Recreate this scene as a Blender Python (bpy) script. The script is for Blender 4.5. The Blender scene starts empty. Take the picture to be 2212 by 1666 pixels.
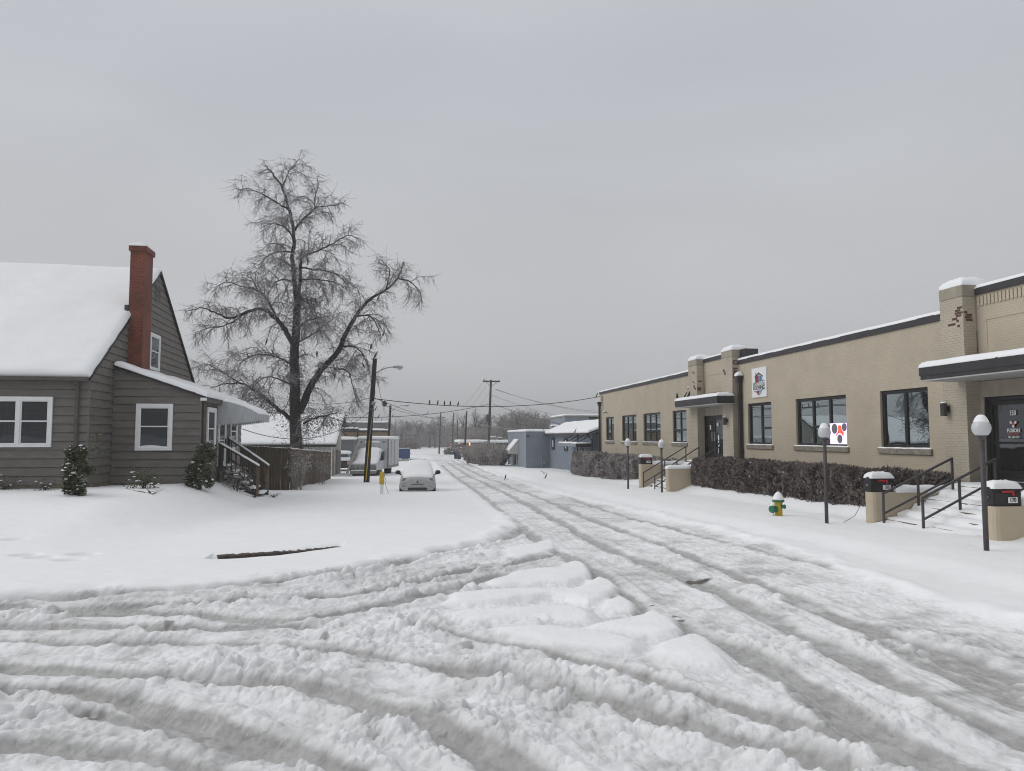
import bpy, bmesh, math, random
import numpy as np
from mathutils import Vector, Matrix
S = bpy.context.scene
COL = S.collection
R = math.radians
# ---------------------------------------------------------------- camera (world Y runs along the street)
F_, CX, CY = 1600., 1106., 833.
YAW = math.atan((CX - 886) / F_)
PITCH = math.atan((942 - CY) / F_)
CAMZ = 1.7
cam_d = bpy.data.cameras.new('camera'); cam = bpy.data.objects.new('camera', cam_d); COL.objects.link(cam)
cam.location = (0, 0, CAMZ)
cam.rotation_euler = (R(90) + PITCH, 0, -YAW)
cam_d.sensor_width = 36; cam_d.sensor_fit = 'HORIZONTAL'; cam_d.lens = 36 * F_ / 2212
cam_d.clip_start = .1; cam_d.clip_end = 3000
S.camera = cam
# ---------------------------------------------------------------- light: overcast sky + weak broad sun
SUN_EL, SUN_AZ = R(33), R(-75)
W = bpy.data.worlds.new('World'); S.world = W; W.use_nodes = True
nt = W.node_tree; nt.nodes.clear()
def N(nt, t, **kw):
    n = nt.nodes.new(t)
    for k, v in kw.items():
        if k.startswith('i_'):
            key = k[2:]
            key = int(key) if key.isdigit() else key.replace('_', ' ')
            n.inputs[key].default_value = v
        else: setattr(n, k, v)
    return n
def L(nt, a, b): nt.links.new(a, b)
def ramp(nt, fac, stops, interp='LINEAR'):
    n = nt.nodes.new('ShaderNodeValToRGB'); n.color_ramp.interpolation = interp
    cr = n.color_ramp
    while len(cr.elements) < len(stops): cr.elements.new(0.5)
    for e, (p, c) in zip(cr.elements, stops):
        e.position = p; e.color = (*c, 1) if len(c) == 3 else c
    if fac is not None: nt.links.new(fac, n.inputs[0])
    return n
tc = N(nt, 'ShaderNodeTexCoord'); sep = N(nt, 'ShaderNodeSeparateXYZ'); L(nt, tc.outputs['Generated'], sep.inputs[0])
base = ramp(nt, sep.outputs['Z'], [(0, (.475, .479, .493)), (.08, (.51, .516, .535)), (.27, (.53, .544, .572)), (.46, (.535, .559, .608)), (.62, (.62, .635, .665)), (.8, (.78, .79, .815)), (1, (.82, .83, .85))])
mp = N(nt, 'ShaderNodeMapping'); mp.inputs['Scale'].default_value = (1, 1, 3.2); L(nt, tc.outputs['Generated'], mp.inputs[0])
cl = N(nt, 'ShaderNodeTexNoise', i_Scale=1.6, i_Detail=3.0, i_Roughness=.45, i_Distortion=.4); L(nt, mp.outputs[0], cl.inputs['Vector'])
clr = ramp(nt, cl.outputs[0], [(.3, (.93, .93, .935)), (.7, (1.06, 1.06, 1.055))])
mul = N(nt, 'ShaderNodeMixRGB', blend_type='MULTIPLY', i_Fac=1.0); L(nt, base.outputs[0], mul.inputs[1]); L(nt, clr.outputs[0], mul.inputs[2])
sky = N(nt, 'ShaderNodeTexSky'); sky.sky_type = 'NISHITA'; sky.sun_disc = False; sky.sun_elevation = SUN_EL; sky.sun_rotation = SUN_AZ
hs = N(nt, 'ShaderNodeHueSaturation', i_Saturation=.06, i_Value=.1); L(nt, sky.outputs[0], hs.inputs['Color'])
mx = N(nt, 'ShaderNodeMixRGB', i_Fac=.06); L(nt, mul.outputs[0], mx.inputs[1]); L(nt, hs.outputs[0], mx.inputs[2])
bg = N(nt, 'ShaderNodeBackground'); L(nt, mx.outputs[0], bg.inputs[0]); bg.inputs[1].default_value = 1.0
out = N(nt, 'ShaderNodeOutputWorld'); L(nt, bg.outputs[0], out.inputs[0])
sd = bpy.data.lights.new('sun', 'SUN'); sd.energy = 1.2; sd.angle = R(45); sd.color = (1, .985, .96)
so = bpy.data.objects.new('sun', sd); COL.objects.link(so)
_sv = Vector((math.sin(SUN_AZ) * math.cos(SUN_EL), math.cos(SUN_AZ) * math.cos(SUN_EL), math.sin(SUN_EL)))
so.rotation_euler = _sv.to_track_quat('Z', 'Y').to_euler()
S.view_settings.view_transform = 'Standard'; S.view_settings.look = 'None'
S.view_settings.exposure = 0.0; S.view_settings.gamma = 1
S.render.engine = 'CYCLES'
try:
    S.cycles.use_denoising = True; S.cycles.filter_width = 1.05; S.cycles.adaptive_threshold = .005; S.cycles.max_bounces = 6; S.cycles.transparent_max_bounces = 12
except Exception: pass
# ---------------------------------------------------------------- measuring: pixel of the 2212 wide photograph -> point
_cp, _sp = math.cos(PITCH), math.sin(PITCH)
FWv = np.array([math.sin(YAW) * _cp, math.cos(YAW) * _cp, _sp])
RTv = np.array([math.cos(YAW), -math.sin(YAW), 0.])
UPv = np.cross(RTv, FWv)
CAMV = np.array([0, 0, CAMZ])
def ray(x, y): return FWv + RTv * (x - CX) / F_ - UPv * (y - CY) / F_
def pX(X, x, y): r = ray(x, y); return CAMV + r * (X / r[0])
def pY(Y, x, y): r = ray(x, y); return CAMV + r * (Y / r[1])
def pD(d, x, y): return CAMV + ray(x, y) * d
_GY = np.array([-60, -20, 0, 10, 20, 33, 56, 73, 88, 119, 205, 300, 420, 900.])
_GZ = np.array([.5, .3, 0, -.25, -.55, -.8, -1.3, -1.5, -1.62, -1.95, -3.3, -2.55, -1.7, -1.0])
def gz(y): return np.interp(y, _GY, _GZ)
def sm(a, b, x):
    t = np.clip((np.asarray(x, float) - a) / (b - a), 0, 1); return t * t * (3 - 2 * t)
def gh(x, y):
    """snow surface without the small relief"""
    x = np.asarray(x, float); y = np.asarray(y, float)
    z = gz(y)
    z = z + .77 * sm(-5.0, -7.6, x) * sm(13, 23, y) * (1 - sm(31, 37, y))
    z = z + .34 * sm(11.3, 12.4, x) * sm(6, 12, y) * (1 - sm(36, 46, y))
    z = z + .10 * sm(7.4, 8.3, x) * (1 - sm(60, 80, y)) - .04 * sm(9, 11, x)
    return z
def G(x, y):
    """pixel on the snow -> point"""
    r = ray(x, y); t = 5.
    for _ in range(160):
        p = CAMV + r * t
        t = .65 * t + .35 * ((float(gh(p[0], p[1])) - CAMZ) / r[2])
    return CAMV + r * t
# ---------------------------------------------------------------- materials
def mat(name, col, rough=.7, metal=0., var=0., vscale=3., col2=None, bump=0., bscale=30., bdist=.02, spec=.5, stretch=None, detail=4., coat=0.):
    m = bpy.data.materials.new(name); m.use_nodes = True
    nt = m.node_tree; b = nt.nodes['Principled BSDF']
    b.inputs['Base Color'].default_value = (*col, 1); b.inputs['Roughness'].default_value = rough
    b.inputs['Metallic'].default_value = metal
    b.inputs['Specular IOR Level'].default_value = spec
    if coat: b.inputs['Coat Weight'].default_value = coat; b.inputs['Coat Roughness'].default_value = .1
    tc = N(nt, 'ShaderNodeTexCoord'); vec = tc.outputs['Object']
    if stretch:
        mp = N(nt, 'ShaderNodeMapping'); mp.inputs['Scale'].default_value = stretch; L(nt, vec, mp.inputs[0]); vec = mp.outputs[0]
    if var or col2:
        n = N(nt, 'ShaderNodeTexNoise', i_Scale=vscale, i_Detail=detail, i_Roughness=.6); L(nt, vec, n.inputs['Vector'])
        c2 = col2 or tuple(c * (1 + var) for c in col)
        c1 = col if col2 else tuple(c * (1 - var) for c in col)
        r = ramp(nt, n.outputs[0], [(.32, c1), (.68, c2)]); L(nt, r.outputs[0], b.inputs['Base Color'])
    if bump:
        n2 = N(nt, 'ShaderNodeTexNoise', i_Scale=bscale, i_Detail=3.0); L(nt, vec, n2.inputs['Vector'])
        bp = N(nt, 'ShaderNodeBump', i_Strength=bump, i_Distance=bdist); L(nt, n2.outputs[0], bp.inputs['Height']); L(nt, bp.outputs[0], b.inputs['Normal'])
    return m
def brick_mat(name, c1, c2, mortar, axis='y', bw=.2, bh=.068, ms=.008, bump=.5, stain=.12, stain_col=None):
    """brick laid in real size; axis = horizontal axis of the wall"""
    m = mat(name, c1, .8); nt = m.node_tree; b = nt.nodes['Principled BSDF']
    tc = N(nt, 'ShaderNodeTexCoord'); sp = N(nt, 'ShaderNodeSeparateXYZ'); L(nt, tc.outputs['Object'], sp.inputs[0])
    if axis == 'xy':
        ad = N(nt, 'ShaderNodeMath', operation='ADD'); L(nt, sp.outputs['X'], ad.inputs[0]); L(nt, sp.outputs['Y'], ad.inputs[1]); h = ad.outputs[0]
    else: h = sp.outputs[axis.upper()]
    cb = N(nt, 'ShaderNodeCombineXYZ'); L(nt, h, cb.inputs[0]); L(nt, sp.outputs['Z'], cb.inputs[1])
    br = N(nt, 'ShaderNodeTexBrick', i_Scale=1.0); br.inputs['Brick Width'].default_value = bw; br.inputs['Row Height'].default_value = bh
    br.inputs['Mortar Size'].default_value = ms; br.inputs['Mortar Smooth'].default_value = .3; br.inputs['Bias'].default_value = -.2
    br.inputs['Color1'].default_value = (*c1, 1); br.inputs['Color2'].default_value = (*c2, 1); br.inputs['Mortar'].default_value = (*mortar, 1)
    L(nt, cb.outputs[0], br.inputs['Vector'])
    ns = N(nt, 'ShaderNodeTexNoise', i_Scale=.9, i_Detail=6.0, i_Roughness=.65); L(nt, tc.outputs['Object'], ns.inputs['Vector'])
    lo = stain_col or (1 - stain, 1 - stain, 1 - stain)
    r = ramp(nt, ns.outputs[0], [(.3, lo), (.62, (1.03, 1.03, 1.03))])
    mu = N(nt, 'ShaderNodeMixRGB', blend_type='MULTIPLY', i_Fac=1.0); L(nt, br.outputs['Color'], mu.inputs[1]); L(nt, r.outputs[0], mu.inputs[2])
    L(nt, mu.outputs[0], b.inputs['Base Color'])
    bp = N(nt, 'ShaderNodeBump', i_Strength=bump, i_Distance=.012, invert=True); L(nt, br.outputs['Fac'], bp.inputs['Height'])
    n2 = N(nt, 'ShaderNodeTexNoise', i_Scale=14.0, i_Detail=4.0); L(nt, tc.outputs['Object'], n2.inputs['Vector'])
    b2 = N(nt, 'ShaderNodeBump', i_Strength=.25, i_Distance=.012); L(nt, n2.outputs[0], b2.inputs['Height']); L(nt, bp.outputs[0], b2.inputs['Normal'])
    L(nt, b2.outputs[0], b.inputs['Normal'])
    return m
def glass_mat(name, tint=(.02, .022, .025), refl=.35, rough=.02, clear=.0, rcol=(.9, .95, 1)):
    """window glass: mirror share over a dark room, `clear` lets the room behind show"""
    m = bpy.data.materials.new(name); m.use_nodes = True; nt = m.node_tree; nt.nodes.clear()
    o = N(nt, 'ShaderNodeOutputMaterial')
    d = N(nt, 'ShaderNodeBsdfDiffuse'); d.inputs[0].default_value = (*tint, 1)
    t = N(nt, 'ShaderNodeBsdfTransparent'); t.inputs[0].default_value = (.75, .78, .78, 1)
    a = N(nt, 'ShaderNodeMixShader', i_Fac=clear); L(nt, d.outputs[0], a.inputs[1]); L(nt, t.outputs[0], a.inputs[2])
    g = N(nt, 'ShaderNodeBsdfGlossy', i_Roughness=rough); g.inputs[0].default_value = (*rcol, 1)
    tc = N(nt, 'ShaderNodeTexCoord'); n = N(nt, 'ShaderNodeTexNoise', i_Scale=.9, i_Detail=1.0); L(nt, tc.outputs['Object'], n.inputs['Vector'])
    bp = N(nt, 'ShaderNodeBump', i_Strength=.08, i_Distance=.05); L(nt, n.outputs[0], bp.inputs['Height']); L(nt, bp.outputs[0], g.inputs['Normal'])
    fr = N(nt, 'ShaderNodeLayerWeight', i_Blend=.35)
    ma = N(nt, 'ShaderNodeMath', operation='MULTIPLY_ADD', use_clamp=True); L(nt, fr.outputs['Fresnel'], ma.inputs[0]); ma.inputs[1].default_value = .7; ma.inputs[2].default_value = refl
    mx = N(nt, 'ShaderNodeMixShader'); L(nt, ma.outputs[0], mx.inputs[0]); L(nt, a.outputs[0], mx.inputs[1]); L(nt, g.outputs[0], mx.inputs[2])
    L(nt, mx.outputs[0], o.inputs[0]); return m
def emit_mat(name, col, s):
    m = mat(name, col); b = m.node_tree.nodes['Principled BSDF']
    b.inputs['Emission Color'].default_value = (*col, 1); b.inputs['Emission Strength'].default_value = s; return m
# ---------------------------------------------------------------- mesh building
ORG = {}          # origin of each root, in world
class MB:
    def __init__(s): s.v = []; s.f = []
    def add(s, vs, fs):
        o = len(s.v); s.v += [tuple(map(float, p)) for p in vs]; s.f += [tuple(i + o for i in f) for f in fs]; return s
    def box(s, x0, x1, y0, y1, z0, z1):
        return s.add([(x0, y0, z0), (x1, y0, z0), (x1, y1, z0), (x0, y1, z0), (x0, y0, z1), (x1, y0, z1), (x1, y1, z1), (x0, y1, z1)],
                     [(0, 3, 2, 1), (4, 5, 6, 7), (0, 1, 5, 4), (1, 2, 6, 5), (2, 3, 7, 6), (3, 0, 4, 7)])
    def beam(s, a, b, w, h, up=(0, 0, 1)):
        """square bar from a to b"""
        a = Vector(a); b = Vector(b); d = (b - a).normalized(); u = Vector(up)
        if abs(d.dot(u)) > .97: u = Vector((0, 1, 0))
        x = d.cross(u).normalized(); y = x.cross(d)
        vs = []
        for p in (a, b):
            for sx, sy in ((-1, -1), (1, -1), (1, 1), (-1, 1)): vs.append(p + x * sx * w / 2 + y * sy * h / 2)
        return s.add(vs, [(3, 2, 1, 0), (4, 5, 6, 7), (0, 1, 5, 4), (1, 2, 6, 5), (2, 3, 7, 6), (3, 0, 4, 7)])
    def tube(s, pts, r, n=8, cap=True):
        pts = [Vector(p) for p in pts]; k = len(pts)
        rs = r if isinstance(r, (list, tuple)) else [r] * k
        vs = []; px = None
        for i, p in enumerate(pts):
            d = (pts[min(i + 1, k - 1)] - pts[max(i - 1, 0)]).normalized()
            if px is None:
                u = Vector((0, 0, 1)) if abs(d.z) < .9 else Vector((1, 0, 0)); px = d.cross(u).normalized()
            px = (px - d * px.dot(d)).normalized(); py = d.cross(px)
            for j in range(n):
                a = 2 * math.pi * j / n; vs.append(p + (px * math.cos(a) + py * math.sin(a)) * rs[i])
        fs = []
        for i in range(k - 1):
            for j in range(n): fs.append((i * n + j, i * n + (j + 1) % n, (i + 1) * n + (j + 1) % n, (i + 1) * n + j))
        if cap: fs += [tuple(range(n - 1, -1, -1)), tuple(range((k - 1) * n, k * n))]
        return s.add(vs, fs)
    def lathe(s, c, prof, n=20):
        """prof: [(r, z)] bottom to top about vertical axis at c"""
        vs = []
        for r, z in prof:
            for j in range(n):
                a = 2 * math.pi * j / n; vs.append((c[0] + r * math.cos(a), c[1] + r * math.sin(a), c[2] + z))
        k = len(prof); fs = []
        for i in range(k - 1):
            for j in range(n): fs.append((i * n + j, i * n + (j + 1) % n, (i + 1) * n + (j + 1) % n, (i + 1) * n + j))
        fs += [tuple(range(n - 1, -1, -1)), tuple(range((k - 1) * n, k * n))]
        return s.add(vs, fs)
    def prism(s, poly, ax, a, b):
        """2D polygon extruded along axis ax ('x': poly is (y,z); 'y': (x,z); 'z': (x,y)) from a to b"""
        n = len(poly)
        def P(p, t): return {'x': (t, p[0], p[1]), 'y': (p[0], t, p[1]), 'z': (p[0], p[1], t)}[ax]
        return s.add([P(p, a) for p in poly] + [P(p, b) for p in poly],
                     [tuple(range(n)), tuple(range(2 * n - 1, n - 1, -1))] + [((i + 1) % n, i, n + i, n + (i + 1) % n) for i in range(n)])
    def loft(s, rings, cap=True):
        n = len(rings[0]); fs = []
        for i in range(len(rings) - 1):
            for j in range(n): fs.append((i * n + j, i * n + (j + 1) % n, (i + 1) * n + (j + 1) % n, (i + 1) * n + j))
        if cap: fs += [tuple(range(n - 1, -1, -1)), tuple(range((len(rings) - 1) * n, len(rings) * n))]
        return s.add([p for r in rings for p in r], fs)
    def frame(s, ax, t0, t1, u0, u1, z0, z1, w, wb=None):
        """four bars round a rectangle in the plane across ax, butted end to end"""
        wb = wb or w
        f = (lambda a, b, c, d: s.box(t0, t1, a, b, c, d)) if ax == 'x' else (lambda a, b, c, d: s.box(a, b, t0, t1, c, d))
        f(u0, u0 + w, z0, z1); f(u1 - w, u1, z0, z1); f(u0 + w, u1 - w, z1 - w, z1); f(u0 + w, u1 - w, z0, z0 + wb); return s
    def build(s, name, m, parent=None, smooth=False, bevel=0., sub=0, local=False, xf=None):
        me = bpy.data.meshes.new(name)
        vs = s.v
        if xf is not None: vs = [tuple(xf @ Vector(p)) for p in vs]
        if parent is not None and not local:
            ox, oy, oz = ORG.get(parent.name, (0, 0, 0)); vs = [(p[0] - ox, p[1] - oy, p[2] - oz) for p in vs]
        me.from_pydata(vs, [], s.f)
        bm = bmesh.new(); bm.from_mesh(me); bmesh.ops.recalc_face_normals(bm, faces=bm.faces); bm.to_mesh(me); bm.free()
        me.materials.append(m)
        if smooth: me.polygons.foreach_set('use_smooth', [True] * len(me.polygons))
        o = bpy.data.objects.new(name, me); COL.objects.link(o)
        if parent is not None:
            o.parent = parent; ORG[o.name] = ORG.get(parent.name, (0, 0, 0))
        else: ORG[o.name] = (0, 0, 0)
        if bevel:
            b = o.modifiers.new('b', 'BEVEL'); b.width = bevel; b.segments = 2; b.limit_method = 'ANGLE'
        if sub:
            b = o.modifiers.new('s', 'SUBSURF'); b.levels = sub; b.render_levels = sub
        return o
def tag(o, label=None, cat=None, group=None, kind=None):
    if label: o['label'] = label
    if cat: o['category'] = cat
    if group: o['group'] = group
    if kind: o['kind'] = kind
    return o
def root(name, loc, label, cat, group=None, rz=0.):
    o = bpy.data.objects.new(name, None); COL.objects.link(o); o.location = loc; o.rotation_euler = (0, 0, rz); o.empty_display_size = .2
    ORG[o.name] = tuple(map(float, loc)); tag(o, label, cat, group); return o
def copy_tree(o, parent=None):
    c = o.copy(); COL.objects.link(c); c.parent = parent
    for ch in list(o.children): copy_tree(ch, c)
    return c
def np_mesh(name, V, Fq, m, parent=None, smooth=False):
    """vertices (n,3), faces (m,k) as arrays"""
    me = bpy.data.meshes.new(name); V = np.asarray(V, np.float32); Fq = np.asarray(Fq, np.int32)
    if parent is not None: V = V - np.array(ORG.get(parent.name, (0, 0, 0)), np.float32)
    nf, k = Fq.shape
    me.vertices.add(len(V)); me.vertices.foreach_set('co', V.ravel())
    me.loops.add(nf * k); me.loops.foreach_set('vertex_index', Fq.ravel())
    me.polygons.add(nf); me.polygons.foreach_set('loop_start', np.arange(0, nf * k, k, dtype=np.int32))
    try: me.polygons.foreach_set('loop_total', np.full(nf, k, np.int32))
    except Exception: pass
    if smooth: me.polygons.foreach_set('use_smooth', np.ones(nf, bool))
    me.update(calc_edges=True); me.validate(clean_customdata=False)
    me.materials.append(m)
    o = bpy.data.objects.new(name, me); COL.objects.link(o)
    if parent is not None: o.parent = parent
    ORG[o.name] = ORG.get(parent.name, (0, 0, 0)) if parent is not None else (0, 0, 0)
    return o
def twig_arrays(P0, P1, R0, R1, n=3):
    """tapered prisms for many segments at once"""
    P0 = np.asarray(P0, float); P1 = np.asarray(P1, float); R0 = np.asarray(R0, float)[:, None]; R1 = np.asarray(R1, float)[:, None]
    d = P1 - P0; d /= np.linalg.norm(d, axis=1, keepdims=True) + 1e-9
    ref = np.where(np.abs(d[:, 2:3]) < .9, np.array([[0, 0, 1.]]), np.array([[1., 0, 0]]))
    a = np.cross(d, ref); a /= np.linalg.norm(a, axis=1, keepdims=True) + 1e-9; b = np.cross(d, a)
    m = len(P0); V = np.zeros((m, 2 * n, 3))
    for j in range(n):
        t = 2 * math.pi * j / n; o = a * math.cos(t) + b * math.sin(t)
        V[:, j] = P0 + o * R0; V[:, n + j] = P1 + o * R1
    base = (np.arange(m) * 2 * n)[:, None]
    Fq = np.concatenate([base + np.array([[j, (j + 1) % n, n + (j + 1) % n, n + j]]) for j in range(n)], 1).reshape(-1, 4)
    return V.reshape(-1, 3), Fq
def leaf_arrays(C, D, Nn, ln, wd):
    """flat pointed leaves: centres, directions, normals, length, width"""
    C = np.asarray(C); D = D / (np.linalg.norm(D, axis=1, keepdims=True) + 1e-9)
    s = np.cross(D, Nn); s /= np.linalg.norm(s, axis=1, keepdims=True) + 1e-9
    ln = np.asarray(ln)[:, None]; wd = np.asarray(wd)[:, None]
    V = np.stack([C - D * ln * .5, C + s * wd * .5, C + D * ln * .5, C - s * wd * .5], 1)
    m = len(C); Fq = (np.arange(m) * 4)[:, None] + np.array([[0, 1, 2, 3]])
    return V.reshape(-1, 3), Fq
M = {}
SNOWC = (.84, .85, .865)
M['snow'] = mat('snow_soft', SNOWC, .55, var=.02, vscale=2, bump=.35, bscale=9, bdist=.03, spec=.3)
M['white'] = mat('white_paint', (.74, .75, .75), .45, var=.04, vscale=5)
M['black'] = mat('black_paint', (.012, .012, .013), .4)
M['iron'] = mat('dark_iron', (.04, .036, .038), .55, var=.25, vscale=20)
M['brown_metal'] = mat('dark_brown_metal', (.028, .022, .022), .45, var=.2, vscale=6)
M['dark_wood'] = mat('dark_wet_wood', (.035, .028, .024), .7, var=.45, vscale=6, stretch=(1, 1, .2), bump=.3)
M['bark'] = mat('wet_bark', (.026, .022, .022), .75, var=.5, vscale=7, bump=.8, bscale=14, bdist=.05)
M['twig'] = mat('icy_twigs', (.075, .068, .069), .35, col2=(.27, .258, .26), vscale=3.2, spec=.9)
def snow_cap(mb, name, parent, **k): return mb.build(name, M['snow'], parent, smooth=True, **k)
# ================================================================ GROUND: snow, slush and ruts in one sheet
def _hash(ix, iy, seed):
    h = (ix.astype(np.int64) * 374761393 + iy.astype(np.int64) * 668265263 + seed * 1442695041) & 0x7fffffff
    h = ((h ^ (h >> 13)) * 1274126177) & 0x7fffffff
    return ((h ^ (h >> 16)) & 0xffff) / 65535.
def vnoise(x, y, seed):
    ix = np.floor(x); iy = np.floor(y); fx = x - ix; fy = y - iy
    fx = fx * fx * (3 - 2 * fx); fy = fy * fy * (3 - 2 * fy); ix = ix.astype(np.int64); iy = iy.astype(np.int64)
    a = _hash(ix, iy, seed); b = _hash(ix + 1, iy, seed); c = _hash(ix, iy + 1, seed); d = _hash(ix + 1, iy + 1, seed)
    return (a + (b - a) * fx) * (1 - fy) + (c + (d - c) * fx) * fy - .5
def clumps(x, y, cell, seed):
    """rounded lumps of uneven height, one per cell"""
    x = x / cell; y = y / cell; ix = np.floor(x).astype(np.int64); iy = np.floor(y).astype(np.int64)
    best = np.zeros_like(x)
    for dx in (-1, 0, 1):
        for dy in (-1, 0, 1):
            cx = ix + dx; cy = iy + dy
            px = cx + .1 + .8 * _hash(cx, cy, seed); py = cy + .1 + .8 * _hash(cx, cy, seed + 7)
            rr = .35 + .5 * _hash(cx, cy, seed + 13); hh = .15 + .85 * _hash(cx, cy, seed + 29) ** 2
            d2 = ((x - px) ** 2 + (y - py) ** 2) / (rr * rr)
            best = np.maximum(best, hh * np.sqrt(np.clip(1 - d2, 0, 1)))
    return best
def seg_dist(x, y, P):
    """distance to a polyline and signed side"""
    best = np.full(x.shape, 1e9)
    for (ax, ay), (bx, by) in zip(P[:-1], P[1:]):
        vx, vy = bx - ax, by - ay; t = np.clip(((x - ax) * vx + (y - ay) * vy) / (vx * vx + vy * vy + 1e-9), 0, 1)
        d = np.hypot(x - ax - t * vx, y - ay - t * vy); best = np.minimum(best, d)
    return best
def inside(x, y, P):
    r = np.zeros(x.shape, bool); n = len(P)
    for i in range(n):
        ax, ay = P[i]; bx, by = P[(i + 1) % n]
        c = ((ay > y) != (by > y)) & (x < (bx - ax) * (y - ay) / (by - ay + 1e-12) + ax); r ^= c
    return r
def gp(pts): return [tuple(G(*p)[:2]) for p in pts]
def smooth_poly(P, k=6):
    P = [np.array(p) for p in P]; P = [2 * P[0] - P[1]] + P + [2 * P[-1] - P[-2]]; o = []
    for i in range(1, len(P) - 2):
        for j in range(k):
            t = j / k; a, b, c, d = P[i - 1], P[i], P[i + 1], P[i + 2]
            o.append(.5 * ((2 * b) + (c - a) * t + (2 * a - 5 * b + 4 * c - d) * t * t + (3 * b - a - 3 * c + d) * t ** 3))
    return o + [P[-2]]
# driven area outline
edgeL = gp([(930, 988), (952, 1012), (1000, 1048), (1060, 1095), (1092, 1113), (1108, 1128), (1098, 1143), (1075, 1156), (1020, 1172), (900, 1195), (700, 1232), (500, 1254), (300, 1268), (0, 1283)])
edgeR = gp([(985, 990), (1090, 1030), (1190, 1062), (1290, 1085), (1420, 1112), (1600, 1155), (1720, 1188), (1850, 1232), (1990, 1285), (2212, 1335)])
AREA = edgeL + [(-40, edgeL[-1][1] + 1.0), (-40, -30), (edgeR[-1][0] + 2, -30)] + edgeR[::-1] + [(11, 205), (4.5, 205)]
RUTS = [  # (points, half width, depth)
    ([(955, 1003), (1012, 1048), (1078, 1098), (1135, 1142), (1185, 1180), (1240, 1205), (1310, 1250), (1400, 1325), (1500, 1365), (1640, 1425), (1760, 1500), (1900, 1590), (2050, 1666)], .17, .08),
    ([(965, 997), (1060, 1048), (1180, 1108), (1290, 1168), (1400, 1212), (1500, 1247), (1640, 1312), (1800, 1392), (2000, 1490), (2212, 1585)], .19, .075),
    ([(975, 995), (1100, 1048), (1250, 1108), (1400, 1160), (1560, 1222), (1750, 1298), (1950, 1372), (2212, 1455)], .17, .06),
    ([(988, 993), (1130, 1043), (1290, 1093), (1500, 1150), (1700, 1198), (1830, 1228)], .16, .06),
    ([(1130, 1140), (1080, 1162), (950, 1190), (850, 1214), (720, 1240), (560, 1257), (300, 1276), (0, 1291)], .17, .12),
    ([(1190, 1195), (1050, 1222), (920, 1250), (820, 1270), (700, 1285), (450, 1297), (200, 1306), (0, 1304)], .14, .09),
    ([(1080, 1240), (900, 1288), (760, 1312), (620, 1332), (380, 1322), (150, 1318), (0, 1326)], .15, .08),
    ([(0, 1345), (200, 1348), (420, 1350), (600, 1345), (700, 1352)], .12, .08),
    ([(0, 1375), (250, 1380), (425, 1380), (700, 1398), (850, 1420), (1000, 1448), (1110, 1462), (1306, 1512), (1506, 1562), (1656, 1597), (1800, 1640)], .13, .085),
    ([(900, 1345), (1000, 1368), (1106, 1382), (1231, 1415), (1331, 1445), (1456, 1482), (1606, 1522), (1756, 1567), (1906, 1622), (2056, 1670)], .12, .09),
    ([(0, 1433), (250, 1446), (375, 1450), (500, 1463), (650, 1478), (800, 1513), (925, 1560), (1000, 1600), (1100, 1640), (1200, 1690)], .14, .10),
    ([(0, 1480), (125, 1485), (250, 1508), (375, 1533), (450, 1560), (550, 1596), (700, 1640), (800, 1690)], .13, .11),
    ([(0, 1560), (150, 1528), (350, 1562), (420, 1575)], .08, .06),
    ([(1390, 1310), (1480, 1352), (1606, 1400), (1736, 1465), (1906, 1562), (2050, 1640), (2100, 1690)], .16, .07),
    ([(1700, 1290), (1850, 1350), (2050, 1440), (2212, 1510)], .13, .05),
    ([(1990, 1400), (2100, 1440), (2212, 1480)], .12, .05),
    ([(0, 1600), (200, 1610), (420, 1640), (560, 1690)], .1, .07),
]
SLABS = [(gp(q), h) for q, h in (
    ([(1090, 1241), (1180, 1228), (1243, 1213), (1282, 1228), (1276, 1250), (1215, 1262), (1100, 1268), (1050, 1260)], .085),
    ([(955, 1290), (1090, 1272), (1225, 1270), (1285, 1248), (1335, 1260), (1330, 1290), (1270, 1310), (1190, 1292), (1080, 1306), (985, 1306)], .09),
    ([(1330, 1278), (1378, 1300), (1385, 1318), (1335, 1320), (1285, 1310)], .075),
    ([(940, 1326), (1100, 1311), (1220, 1306), (1288, 1325), (1268, 1345), (1150, 1336), (1030, 1346)], .06),
    ([(1240, 1350), (1330, 1340), (1400, 1322), (1460, 1336), (1495, 1364), (1430, 1378), (1330, 1366)], .08),
    ([(1040, 1356), (1180, 1346), (1330, 1364), (1398, 1386), (1380, 1411), (1260, 1404), (1130, 1376)], .07),
    ([(1400, 1394), (1500, 1372), (1560, 1400), (1590, 1438), (1500, 1440), (1410, 1420)], .075),
    ([(1085, 1186), (1150, 1172), (1190, 1163), (1210, 1178), (1180, 1194), (1110, 1206)], .05))]
PRINTS = gp([(55, 1197), (90, 1202), (180, 1195), (150, 1208), (30, 1166)])
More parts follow.
